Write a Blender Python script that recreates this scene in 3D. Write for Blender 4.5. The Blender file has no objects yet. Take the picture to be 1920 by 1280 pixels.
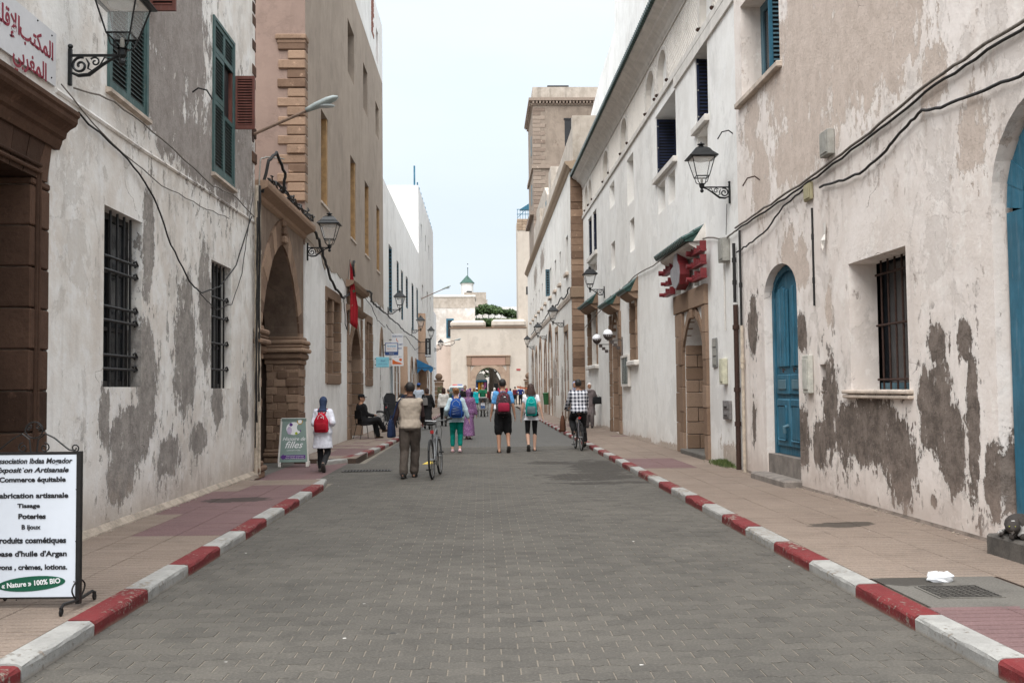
import bpy, bmesh, math, random
from math import sin, cos, pi, radians, sqrt, atan2
from mathutils import Vector, Matrix, Euler
from mathutils.geometry import tessellate_polygon
random.seed(7)
SC = bpy.context.scene
COL = SC.collection

# ---------------------------------------------------------------- camera
cam_d = bpy.data.cameras.new('camera'); cam = bpy.data.objects.new('camera', cam_d); COL.objects.link(cam)
cam_d.lens = 35.0; cam_d.sensor_width = 36.0; cam_d.clip_end = 3000; cam_d.clip_start = 0.05
YAW, PITCH, ROLL = 0.029919, 0.047858, 0.010472
cam.matrix_world = (Matrix.Translation((0, 0, 1.55)) @ Matrix.Rotation(-YAW, 4, 'Z')
                    @ Matrix.Rotation(pi/2 + PITCH, 4, 'X') @ Matrix.Rotation(-ROLL, 4, 'Z'))
SC.camera = cam
# ---------------------------------------------------------------- world and sun
W = bpy.data.worlds.new("World"); SC.world = W; W.use_nodes = True
wn = W.node_tree; wn.nodes.clear()
SUN_EL, SUN_AZ = radians(55), radians(200)
sky = wn.nodes.new('ShaderNodeTexSky'); sky.sky_type = 'NISHITA'; sky.sun_disc = False
sky.sun_elevation = SUN_EL; sky.sun_rotation = SUN_AZ; sky.air_density = 1.0; sky.dust_density = 4.0; sky.ozone_density = 1.5
tcw = wn.nodes.new('ShaderNodeTexCoord')
mpw = wn.nodes.new('ShaderNodeMapping'); mpw.inputs['Scale'].default_value = (1.2, 1.2, 3.5)
nzw = wn.nodes.new('ShaderNodeTexNoise'); nzw.inputs['Scale'].default_value = 1.6; nzw.inputs['Detail'].default_value = 5
crw = wn.nodes.new('ShaderNodeValToRGB')
crw.color_ramp.elements[0].position = .3; crw.color_ramp.elements[0].color = (.88, .92, .96, 1)
crw.color_ramp.elements[1].position = .75; crw.color_ramp.elements[1].color = (1.04, 1.04, 1.03, 1)
mxw = wn.nodes.new('ShaderNodeMix'); mxw.data_type = 'RGBA'; mxw.inputs['Factor'].default_value = .95
bgw = wn.nodes.new('ShaderNodeBackground'); bgw.inputs['Strength'].default_value = 0.07
outw = wn.nodes.new('ShaderNodeOutputWorld')
wn.links.new(tcw.outputs['Generated'], mpw.inputs['Vector']); wn.links.new(mpw.outputs['Vector'], nzw.inputs['Vector'])
wn.links.new(nzw.outputs['Fac'], crw.inputs['Fac']); wn.links.new(sky.outputs['Color'], mxw.inputs['A'])
# an overcast sky brightens evenly from the horizon to the zenith, about 1 : 3
spw = wn.nodes.new('ShaderNodeSeparateXYZ'); wn.links.new(tcw.outputs['Generated'], spw.inputs[0])
mrw = wn.nodes.new('ShaderNodeMapRange'); wn.links.new(spw.outputs['Z'], mrw.inputs[0])
pww = wn.nodes.new('ShaderNodeMath'); pww.operation = 'POWER'; wn.links.new(mrw.outputs[0], pww.inputs[0]); pww.inputs[1].default_value = 2.5
zxw = wn.nodes.new('ShaderNodeMix'); zxw.data_type = 'RGBA'; wn.links.new(pww.outputs[0], zxw.inputs['Factor'])
zxw.inputs['A'].default_value = (2.85, 3.12, 3.38, 1); zxw.inputs['B'].default_value = (10.6, 11.1, 11.6, 1)
vmw = wn.nodes.new('ShaderNodeVectorMath'); vmw.operation = 'MULTIPLY'; wn.links.new(crw.outputs['Color'], vmw.inputs[0]); wn.links.new(zxw.outputs['Result'], vmw.inputs[1])
wn.links.new(vmw.outputs[0], mxw.inputs['B']); wn.links.new(mxw.outputs['Result'], bgw.inputs['Color'])
wn.links.new(bgw.outputs['Background'], outw.inputs['Surface'])
sd = bpy.data.lights.new('sun', 'SUN'); sd.energy = 1.0; sd.angle = radians(60); sd.color = (1, .965, .92)
so = bpy.data.objects.new('sun', sd); COL.objects.link(so)
so.rotation_euler = (pi/2 - SUN_EL, 0, pi - SUN_AZ)   # same direction as the sky's sun
SC.view_settings.view_transform = 'Standard'; SC.view_settings.look = 'None'
SC.view_settings.exposure = 2.12; SC.view_settings.gamma = 1.0; SC.view_settings.use_curve_mapping = False
SC.cycles.max_bounces = 8; SC.cycles.diffuse_bounces = 5; SC.cycles.transparent_max_bounces = 8

# ---------------------------------------------------------------- node helpers
def nd(nt, typ, ins=None, **at):
    n = nt.nodes.new(typ)
    for k, v in at.items(): setattr(n, k, v)
    for k, v in (ins or {}).items():
        s = n.inputs[k]
        if isinstance(v, bpy.types.NodeSocket): nt.links.new(v, s)
        else: s.default_value = v
    return n
def c4(c): return (c[0], c[1], c[2], 1.0)
def mth(nt, op, a, b=0.0, c=0.0, clamp=False):
    return nd(nt, 'ShaderNodeMath', {0: a, 1: b, 2: c}, operation=op, use_clamp=clamp).outputs[0]
def mixc(nt, fac, a, b, blend='MIX'):
    n = nt.nodes.new('ShaderNodeMix'); n.data_type = 'RGBA'; n.blend_type = blend
    for i, v in ((0, fac), (6, a), (7, b)):
        if isinstance(v, bpy.types.NodeSocket): nt.links.new(v, n.inputs[i])
        else: n.inputs[i].default_value = c4(v) if i else v
    return n.outputs[2]
def noise(nt, vec, scale, detail=5, rough=.55, dist=0.0):
    return nd(nt, 'ShaderNodeTexNoise', {'Vector': vec, 'Scale': scale, 'Detail': detail, 'Roughness': rough, 'Distortion': dist}).outputs['Fac']
def sstep(nt, x, lo, hi):
    n = nt.nodes.new('ShaderNodeMapRange'); n.interpolation_type = 'SMOOTHSTEP'
    nt.links.new(x, n.inputs[0]); n.inputs[1].default_value = lo; n.inputs[2].default_value = hi
    n.inputs[3].default_value = 0; n.inputs[4].default_value = 1
    return n.outputs[0]
def vmul(nt, vec, s, add=(0, 0, 0)):
    return nd(nt, 'ShaderNodeVectorMath', {0: vec, 1: s, 2: add}, operation='MULTIPLY_ADD').outputs[0]
def newmat(name):
    m = bpy.data.materials.new(name); m.use_nodes = True; nt = m.node_tree
    b = nt.nodes['Principled BSDF']
    return m, nt, b
def bump(nt, b, h, strength=.4, dist=.02):
    n = nd(nt, 'ShaderNodeBump', {'Height': h, 'Strength': strength, 'Distance': dist})
    nt.links.new(n.outputs[0], b.inputs['Normal'])
def ocoord(nt): return nt.nodes.new('ShaderNodeTexCoord').outputs['Object']

MATS = {}
def simple(name, col, rough=.7, metal=0.0, var=.25, scale=8.0, bmp=.15, emit=None, spec=.4, dist=.01):
    """one colour with grain: a broad and a fine noise shift it, a light bump"""
    if name in MATS: return MATS[name]
    m, nt, b = newmat(name); oc = ocoord(nt)
    rnd = nd(nt, 'ShaderNodeObjectInfo').outputs['Random']
    n1 = noise(nt, oc, scale, 6); n2 = noise(nt, oc, scale*9, 4)
    d = [max(0, c*(1-var)) for c in col]; l = [min(1, c*(1+var*.8)) for c in col]
    f = mth(nt, 'ADD', mth(nt, 'MULTIPLY', n1, .7), mth(nt, 'MULTIPLY', n2, .3))
    c = mixc(nt, sstep(nt, f, .3, .7), d, l)
    nt.links.new(c, b.inputs['Base Color']); b.inputs['Roughness'].default_value = rough
    b.inputs['Metallic'].default_value = metal; b.inputs['Specular IOR Level'].default_value = spec
    if bmp: bump(nt, b, mth(nt, 'ADD', n1, mth(nt, 'MULTIPLY', n2, .5)), bmp, dist)
    MATS[name] = m; return m
def glassmat(name, col=(.75, .8, .82), rough=.08, alpha=.3):
    if name in MATS: return MATS[name]
    m, nt, b = newmat(name); b.inputs['Base Color'].default_value = c4(col)
    b.inputs['Roughness'].default_value = rough; b.inputs['Alpha'].default_value = alpha
    MATS[name] = m; return m

def plaster(name, col, col2, layers=(), y0=0.0, streak=.3, speck=.25, grime=.5, grimecol=(.25, .21, .17), crack=0.0, bmp=.5, under=(.30, .25, .2), scale=1.0, speckscale=5.0, gz=.7, mottle=.3):
    """lime wash over plaster, peeling in patches: layers = [(colour, colour2, [(s,z,rs,rz)...], raggedness)]"""
    m, nt, b = newmat(name); oc = ocoord(nt)
    sep = nd(nt, 'ShaderNodeSeparateXYZ', {0: oc}).outputs
    big = noise(nt, oc, .55*scale, 7, .6); mid = noise(nt, oc, 2.6*scale, 8, .62); fine = noise(nt, oc, 22*scale, 5, .6)
    stv = vmul(nt, oc, (2.2, 2.2, .22)); stn = noise(nt, stv, 1.6*scale, 7, .65)
    c = mixc(nt, sstep(nt, mth(nt, 'ADD', mth(nt, 'MULTIPLY', big, .5), mth(nt, 'MULTIPLY', mid, .5)), .38, .62), col, col2)
    c = mixc(nt, mth(nt, 'MULTIPLY', sstep(nt, fine, .35, .75), .16), c, [x*.72 for x in col])
    c = mixc(nt, mth(nt, 'MULTIPLY', sstep(nt, stn, .5, .74), streak), c, [x*.5 for x in col2])
    c = mixc(nt, mth(nt, 'MULTIPLY', sstep(nt, stn, .44, .3), streak*.6), c, [min(.85, x*1.15) for x in col])
    h = mth(nt, 'ADD', mth(nt, 'MULTIPLY', mid, .8), mth(nt, 'MULTIPLY', fine, .2))
    rag_ = noise(nt, vmul(nt, oc, (1, 1, .75)), 1.3*scale, 12, .74, .4); rg2 = noise(nt, vmul(nt, oc, (1, 1, .8), (3.1, 7.7, 1.3)), 3.4*scale, 10, .72)
    c = mixc(nt, mth(nt, 'MULTIPLY', sstep(nt, rag_, .53, .57), mottle), c, [x*.72 for x in col2])
    c = mixc(nt, mth(nt, 'MULTIPLY', sstep(nt, rg2, .56, .6), mottle*.8), c, [min(.85, x*1.12) for x in col])
    h = mth(nt, 'SUBTRACT', h, mth(nt, 'MULTIPLY', sstep(nt, rag_, .53, .57), .12))
    # small flakes
    sp = noise(nt, vmul(nt, oc, (1, 1, .6)), speckscale*scale, 9, .66)
    spm = mth(nt, 'MULTIPLY', sstep(nt, sp, .62, .64), sstep(nt, noise(nt, oc, .8*scale, 3), .5, .6), clamp=True)
    spm = mth(nt, 'MULTIPLY', spm, speck, clamp=True)
    c = mixc(nt, spm, c, under); h = mth(nt, 'SUBTRACT', h, mth(nt, 'MULTIPLY', spm, .5))
    for (lc, lc2, pts, rag) in layers:
        dist = None
        for (s, z, rs, rz) in pts:
            v = vmul(nt, oc, (0, 1/rs, 1/rz), (0, -(s-y0)/rs, -z/rz))
            ln = nd(nt, 'ShaderNodeVectorMath', {0: v}, operation='LENGTH').outputs['Value']
            dist = ln if dist is None else mth(nt, 'MINIMUM', dist, ln)
        e1 = noise(nt, vmul(nt, oc, (1, 1, .65)), 1.5, 10, .68, .6); e2 = noise(nt, vmul(nt, oc, (1, 1, .55)), 6, 12, .75)
        e = mth(nt, 'ADD', mth(nt, 'MULTIPLY', mth(nt, 'SUBTRACT', e1, .5), rag*10), mth(nt, 'MULTIPLY', mth(nt, 'SUBTRACT', e2, .5), rag*7))
        dm = mth(nt, 'ADD', dist, e)
        e3 = noise(nt, vmul(nt, oc, (1, 1, .3), (2.2, 4.1, 0)), 16, 8, .8)
        dm = mth(nt, 'ADD', dm, mth(nt, 'MULTIPLY', mth(nt, 'SUBTRACT', e3, .5), 1.1))
        fr_ = noise(nt, vmul(nt, oc, (1, 1, .6), (5.3, 2.2, 8.1)), 5.5, 12, .72)
        frag = mth(nt, 'MULTIPLY', sstep(nt, fr_, .57, .585), sstep(nt, mth(nt, 'ADD', dm, mth(nt, 'MULTIPLY', e1, .2)), 2.3, 1.3))
        keep = mth(nt, 'SUBTRACT', 1.0, mth(nt, 'MULTIPLY', sstep(nt, fr_, .405, .39), sstep(nt, dm, .35, .7)))
        msk = mth(nt, 'MAXIMUM', mth(nt, 'MULTIPLY', sstep(nt, dm, 1.02, .98), keep), frag)
        halo = sstep(nt, dm, 1.25, 1.0)
        lm = sstep(nt, noise(nt, oc, 4.0, 12, .8), .38, .6)
        lcol = mixc(nt, lm, lc, lc2)
        c = mixc(nt, mth(nt, 'MULTIPLY', mth(nt, 'MULTIPLY', halo, sstep(nt, e3, .4, .6)), .55), c, [x*1.25 for x in lc2])
        c = mixc(nt, mth(nt, 'MULTIPLY', mth(nt, 'MULTIPLY', sstep(nt, dm, 1.09, 1.04), sstep(nt, dm, 1.0, 1.03)), .6), c, [min(.88, x*1.15) for x in col])
        lcol = mixc(nt, mth(nt, 'MULTIPLY', sstep(nt, noise(nt, oc, 26, 8, .8), .55, .62), .55), lcol, [x*.4 for x in lc])
        c = mixc(nt, msk, c, lcol); h = mth(nt, 'SUBTRACT', h, mth(nt, 'MULTIPLY', msk, .9))
        h = mth(nt, 'ADD', h, mth(nt, 'MULTIPLY', mth(nt, 'MULTIPLY', msk, noise(nt, oc, 30, 5, .7)), .5))
    if crack:
        cv = nd(nt, 'ShaderNodeVectorMath', {0: oc, 1: vmul(nt, nd(nt, 'ShaderNodeTexNoise', {'Vector': oc, 'Scale': 2.2, 'Detail': 5}).outputs['Color'], (.9, .9, .9))}, operation='ADD').outputs[0]
        vo = nd(nt, 'ShaderNodeTexVoronoi', {'Vector': cv, 'Scale': .55}, feature='DISTANCE_TO_EDGE').outputs['Distance']
        cm = mth(nt, 'MULTIPLY', sstep(nt, vo, .006, .001), sstep(nt, noise(nt, oc, .7, 2), .56, .64))
        c = mixc(nt, mth(nt, 'MULTIPLY', cm, crack), c, (.12, .09, .07)); h = mth(nt, 'SUBTRACT', h, mth(nt, 'MULTIPLY', cm, .6))
    if grime:
        gm = sstep(nt, mth(nt, 'ADD', sep['Z'], mth(nt, 'MULTIPLY', mth(nt, 'SUBTRACT', mid, .5), 1.5)), gz, .0)
        c = mixc(nt, mth(nt, 'MULTIPLY', gm, grime), c, grimecol)
    nt.links.new(c, b.inputs['Base Color']); b.inputs['Roughness'].default_value = .92; b.inputs['Specular IOR Level'].default_value = .15
    bump(nt, b, h, bmp, .03)
    MATS[name] = m; return m

def oldpaint(name, col, wood=(.16, .13, .11), chip=.5, fade=.45):
    """weathered oil paint on wood: bleached streaks, grime low down, chips to grey wood"""
    m, nt, b = newmat(name); oc = ocoord(nt)
    st = noise(nt, vmul(nt, oc, (6, 6, .5)), 3, 8, .7); n1 = noise(nt, oc, 2.5, 8, .7); n2 = noise(nt, vmul(nt, oc, (1.6, 1.6, .5)), 14, 10, .78)
    c = mixc(nt, sstep(nt, n1, .35, .65), [x*.7 for x in col], col)
    c = mixc(nt, mth(nt, 'MULTIPLY', sstep(nt, st, .5, .7), fade), c, [x*.55+.13 for x in col])
    c = mixc(nt, mth(nt, 'MULTIPLY', sstep(nt, st, .48, .3), .5), c, [x*.45 for x in col])
    ch = mth(nt, 'MULTIPLY', sstep(nt, n2, .62, .65), chip); c = mixc(nt, ch, c, wood)
    nt.links.new(c, b.inputs['Base Color']); b.inputs['Roughness'].default_value = .6; b.inputs['Specular IOR Level'].default_value = .3
    bump(nt, b, mth(nt, 'SUBTRACT', mth(nt, 'ADD', mth(nt, 'MULTIPLY', st, .5), mth(nt, 'MULTIPLY', n2, .4)), ch), .5, .006)
    MATS[name] = m; return m

def stone(name, a, b_, rough=.9, scale=3.0, bmp=.7, pale=.25):
    """cut stone: every block its own tone from the object's random number"""
    if name in MATS: return MATS[name]
    m, nt, b = newmat(name); oc = ocoord(nt)
    rnd = nd(nt, 'ShaderNodeObjectInfo').outputs['Random']
    n1 = noise(nt, oc, scale, 8, .65); n2 = noise(nt, oc, scale*9, 6, .7)
    f = mth(nt, 'ADD', mth(nt, 'MULTIPLY', rnd, .55), mth(nt, 'MULTIPLY', n1, .5))
    c = mixc(nt, sstep(nt, f, .2, .85), a, b_)
    c = mixc(nt, mth(nt, 'MULTIPLY', sstep(nt, n2, .45, .75), .35), c, [x*.5 for x in a])
    c = mixc(nt, mth(nt, 'MULTIPLY', sstep(nt, noise(nt, oc, scale*1.7, 9, .7), .6, .68), pale), c, [min(.8, x*1.9) for x in b_])
    nt.links.new(c, b.inputs['Base Color']); b.inputs['Roughness'].default_value = rough; b.inputs['Specular IOR Level'].default_value = .15
    bump(nt, b, mth(nt, 'ADD', n1, mth(nt, 'MULTIPLY', n2, .6)), bmp, .012)
    MATS[name] = m; return m

# ---------------------------------------------------------------- mesh helpers
class Wall:
    """a facade's own frame: n = metres out of the wall towards the street, s = metres along, z = up"""
    def __init__(self, x0, ang, side, y0):
        self.x0, self.ang, self.side, self.y0 = x0, ang, side, y0
    def base(self): return (self.x0 - sin(self.ang)*self.y0, cos(self.ang)*self.y0, 0)
    def P(self, p): return (self.side*p[0], p[1]-self.y0, p[2])
    def world(self, n, s, z):
        x = self.side*n
        return (self.x0 + cos(self.ang)*x - sin(self.ang)*s, sin(self.ang)*x + cos(self.ang)*s, z)

class MB:
    def __init__(self, wall=None): self.v = []; self.f = []; self.w = wall
    def add(self, vs, fs):
        o = len(self.v); self.v += [tuple(p) for p in vs]; self.f += [tuple(i+o for i in f) for f in fs]; return self
    def box(self, a0, a1, b0, b1, c0, c1):
        vs = [(x, y, z) for x in (a0, a1) for y in (b0, b1) for z in (c0, c1)]
        return self.add(vs, [(0, 1, 3, 2), (4, 6, 7, 5), (0, 4, 5, 1), (2, 3, 7, 6), (0, 2, 6, 4), (1, 5, 7, 3)])
    def cbox(self, a0, a1, b0, b1, c0, c1, c=.01):
        """box with chamfered edges"""
        lo = (a0, b0, c0); hi = (a1, b1, c1); vs = []; idx = {}
        for sx in (0, 1):
            for sy in (0, 1):
                for sz in (0, 1):
                    for ax in range(3):
                        p = []
                        for k, s in enumerate((sx, sy, sz)):
                            q = (lo, hi)[s][k]
                            if k != ax: q += c if s == 0 else -c
                            p.append(q)
                        idx[(sx, sy, sz, ax)] = len(vs); vs.append(p)
        fs = []
        for ax in range(3):
            o = [k for k in range(3) if k != ax]
            for s in (0, 1):
                f = []
                for u, v in ((0, 0), (1, 0), (1, 1), (0, 1)):
                    k = [0, 0, 0]; k[ax] = s; k[o[0]] = u; k[o[1]] = v; f.append(idx[(*k, ax)])
                fs.append(f)
            for u in (0, 1):
                for v in (0, 1):
                    f = []
                    for e, a in ((0, o[0]), (1, o[0]), (1, o[1]), (0, o[1])):
                        k = [0, 0, 0]; k[ax] = e; k[o[0]] = u; k[o[1]] = v; f.append(idx[(*k, a)])
                    fs.append(f)
        for sx in (0, 1):
            for sy in (0, 1):
                for sz in (0, 1): fs.append([idx[(sx, sy, sz, a)] for a in range(3)])
        return self.add(vs, fs)
    def beam(self, p, q, w, h, up=(0, 0, 1)):
        p = Vector(p); q = Vector(q); d = (q-p).normalized(); u = Vector(up)
        if abs(d.dot(u)) > .98: u = Vector((1, 0, 0))
        s = d.cross(u).normalized(); t = s.cross(d)
        vs = []
        for e in (p, q):
            for a, b in ((-1, -1), (1, -1), (1, 1), (-1, 1)): vs.append(e + s*a*w/2 + t*b*h/2)
        return self.add(vs, [(0, 1, 2, 3), (7, 6, 5, 4), (0, 4, 5, 1), (1, 5, 6, 2), (2, 6, 7, 3), (3, 7, 4, 0)])
    def tube(self, pts, r, n=6, closed=False):
        pts = [Vector(p) for p in pts]; m = len(pts)
        rr = r if isinstance(r, (list, tuple)) else [r]*m
        vs = []; fs = []; ref = Vector((0, 0, 1)); last = None
        for i, p in enumerate(pts):
            if closed: d = pts[(i+1) % m]-pts[i-1]
            else: d = pts[min(i+1, m-1)]-pts[max(i-1, 0)]
            if d.length < 1e-9: d = Vector((0, 0, 1))
            d.normalize()
            if last is None:
                a = d.cross(Vector((0, 0, 1)) if abs(d.z) < .9 else Vector((1, 0, 0))).normalized()
            else:
                a = (last - d*last.dot(d))
                a = a.normalized() if a.length > 1e-6 else d.orthogonal().normalized()
            last = a; b = d.cross(a)
            for k in range(n):
                t = 2*pi*k/n; vs.append(p + (a*cos(t)+b*sin(t))*rr[i])
        for i in range(m if closed else m-1):
            for k in range(n):
                j = (i+1) % m
                fs.append((i*n+k, i*n+(k+1) % n, j*n+(k+1) % n, j*n+k))
        if not closed:
            fs.append(tuple(range(n))[::-1]); fs.append(tuple((m-1)*n+k for k in range(n)))
        return self.add(vs, fs)
    def lathe(self, prof, c=(0, 0, 0), n=12, axis='z', sq=None):
        """profile of (r, h); sq: 4-sided with flats when n=4 and turned 45 degrees"""
        vs = []; fs = []; m = len(prof)
        for (r, h) in prof:
            for k in range(n):
                t = 2*pi*(k+(.5 if sq else 0))/n
                rr = r/cos(pi/n) if sq else r
                x, y = rr*cos(t), rr*sin(t)
                p = (x, y, h) if axis == 'z' else ((h, x, y) if axis == 'x' else (x, h, y))
                vs.append((p[0]+c[0], p[1]+c[1], p[2]+c[2]))
        for i in range(m-1):
            for k in range(n): fs.append((i*n+k, i*n+(k+1) % n, (i+1)*n+(k+1) % n, (i+1)*n+k))
        fs.append(tuple(range(n))[::-1]); fs.append(tuple((m-1)*n+k for k in range(n)))
        return self.add(vs, fs)
    def prism(self, poly, a0, a1, axis=0):
        """closed polygon (u, v) extruded along axis: 0 -> n (u=s, v=z); 1 -> s (u=n, v=z); 2 -> z (u=n, v=s)"""
        def p(a, u, v): return (a, u, v) if axis == 0 else ((u, a, v) if axis == 1 else (u, v, a))
        n = len(poly); vs = [p(a0, *q) for q in poly]+[p(a1, *q) for q in poly]
        fs = [(i, (i+1) % n, n+(i+1) % n, n+i) for i in range(n)]
        tri = tessellate_polygon([[Vector((q[0], q[1], 0)) for q in poly]])
        fs += [tuple(t) for t in tri]+[tuple(n+i for i in t) for t in tri]
        return self.add(vs, fs)
    def panel(self, outline, holes, n=0.0, depth=.3, depths=None, back=1.0, back_edge=True):
        """wall face with openings cut through, their reveals, and the wall's own edges"""
        loops = [outline]+list(holes)
        allp = [q for l in loops for q in l]
        tri = tessellate_polygon([[Vector((q[0], q[1], 0)) for q in l] for l in loops])
        self.add([(n, q[0], q[1]) for q in allp], [tuple(t) for t in tri])
        for i, l in enumerate(holes):
            d = depths[i] if depths else depth; m = len(l)
            self.add([(n, q[0], q[1]) for q in l]+[(n-d, q[0], q[1]) for q in l],
                     [(k, (k+1) % m, m+(k+1) % m, m+k) for k in range(m)])
        if back_edge:
            m = len(outline)
            self.add([(n, q[0], q[1]) for q in outline]+[(n-back, q[0], q[1]) for q in outline],
                     [(k, (k+1) % m, m+(k+1) % m, m+k) for k in range(m)])
        return self
    def ball(self, c, r, n=10, m=7, sc=(1, 1, 1)):
        vs = []; fs = []
        for i in range(1, m):
            a = pi*i/m
            for k in range(n):
                t = 2*pi*k/n; vs.append((c[0]+r*sc[0]*sin(a)*cos(t), c[1]+r*sc[1]*sin(a)*sin(t), c[2]+r*sc[2]*cos(a)))
        vs.append((c[0], c[1], c[2]+r*sc[2])); vs.append((c[0], c[1], c[2]-r*sc[2])); T = len(vs)-2
        for i in range(m-2):
            for k in range(n): fs.append((i*n+k, i*n+(k+1) % n, (i+1)*n+(k+1) % n, (i+1)*n+k))
        for k in range(n): fs.append((T, (k+1) % n, k)); fs.append((T+1, (m-2)*n+k, (m-2)*n+(k+1) % n))
        return self.add(vs, fs)
    def mesh(self, name, mat, smooth=False, fix=True):
        vs = [self.w.P(p) for p in self.v] if self.w else self.v
        me = bpy.data.meshes.new(name); me.from_pydata([tuple(v) for v in vs], [], self.f)
        if fix:
            bm = bmesh.new(); bm.from_mesh(me); bmesh.ops.recalc_face_normals(bm, faces=bm.faces); bm.to_mesh(me); bm.free()
        if smooth: me.polygons.foreach_set('use_smooth', [True]*len(me.polygons))
        if mat: me.materials.append(mat)
        return me
    def build(self, name, mat, parent=None, smooth=False, fix=True):
        return link(name, self.mesh(name, mat, smooth, fix), parent)

def link(name, data, parent=None, loc=None):
    o = bpy.data.objects.new(name, data); COL.objects.link(o)
    if parent is not None: o.parent = parent
    if loc is not None: o.location = loc
    return o
def tag(o, label=None, cat=None, group=None, kind=None):
    if label: o['label'] = label
    if cat: o['category'] = cat
    if group: o['group'] = group
    if kind: o['kind'] = kind
    return o
def thing(name, label, cat, loc=(0, 0, 0), rz=0.0, group=None):
    o = bpy.data.objects.new(name, None); COL.objects.link(o); o.empty_display_size = .2
    o.location = loc; o.rotation_euler = (0, 0, rz)
    return tag(o, label, cat, group)
def wthing(name, wall, label, cat, group=None): return thing(name, label, cat, wall.base(), wall.ang, group)
def copy_tree(o, parent=None):
    kids = list(o.children)
    c = o.copy(); COL.objects.link(c); c.parent = parent
    for k in kids: copy_tree(k, c)
    return c
def smoothshade(o): o.data.polygons.foreach_set('use_smooth', [True]*len(o.data.polygons))

def rect(s0, s1, z0, z1): return [(s0, z0), (s1, z0), (s1, z1), (s0, z1)]
def archpts(s0, s1, zs, za, n=14, k=1.0):
    """curve from (s0,zs) up over (mid,za) to (s1,zs); k<1 makes it pointed"""
    c = (s0+s1)/2; w = (s1-s0)/2; out = []
    for i in range(n+1):
        t = pi*i/n; x = -cos(t); y = sin(t)
        if k < 1: y = (1-abs(x)**(1+1/k*.55))**(.5+.22*k) if abs(x) < 1 else 0
        out.append((c+w*x, zs+(za-zs)*max(y, 0)))
    return out
def arch(s0, s1, z0, zs, za, n=14, k=1.0): return [(s0, z0)]+archpts(s0, s1, zs, za, n, k)+[(s1, z0)]

def text(parent, s, size, loc, rot, mat, name='lettering', align='CENTER', bold=0.0, ext=.001, sx=1.0, shear=0.0, space=1.0):
    cu = bpy.data.curves.new(name, 'FONT'); cu.body = s; cu.size = size; cu.align_x = align; cu.align_y = 'CENTER'
    cu.extrude = ext; cu.offset = bold; cu.shear = shear; cu.space_character = space; cu.resolution_u = 3
    t = bpy.data.objects.new(name, cu); COL.objects.link(t)
    bpy.context.view_layer.update()
    me = bpy.data.meshes.new_from_object(t.evaluated_get(bpy.context.evaluated_depsgraph_get()))
    bpy.data.objects.remove(t); bpy.data.curves.remove(cu)
    me.materials.clear(); me.materials.append(mat)
    o = link(name, me, parent); o.location = loc; o.rotation_euler = rot; o.scale = (sx, 1, 1)
    return o
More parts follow.
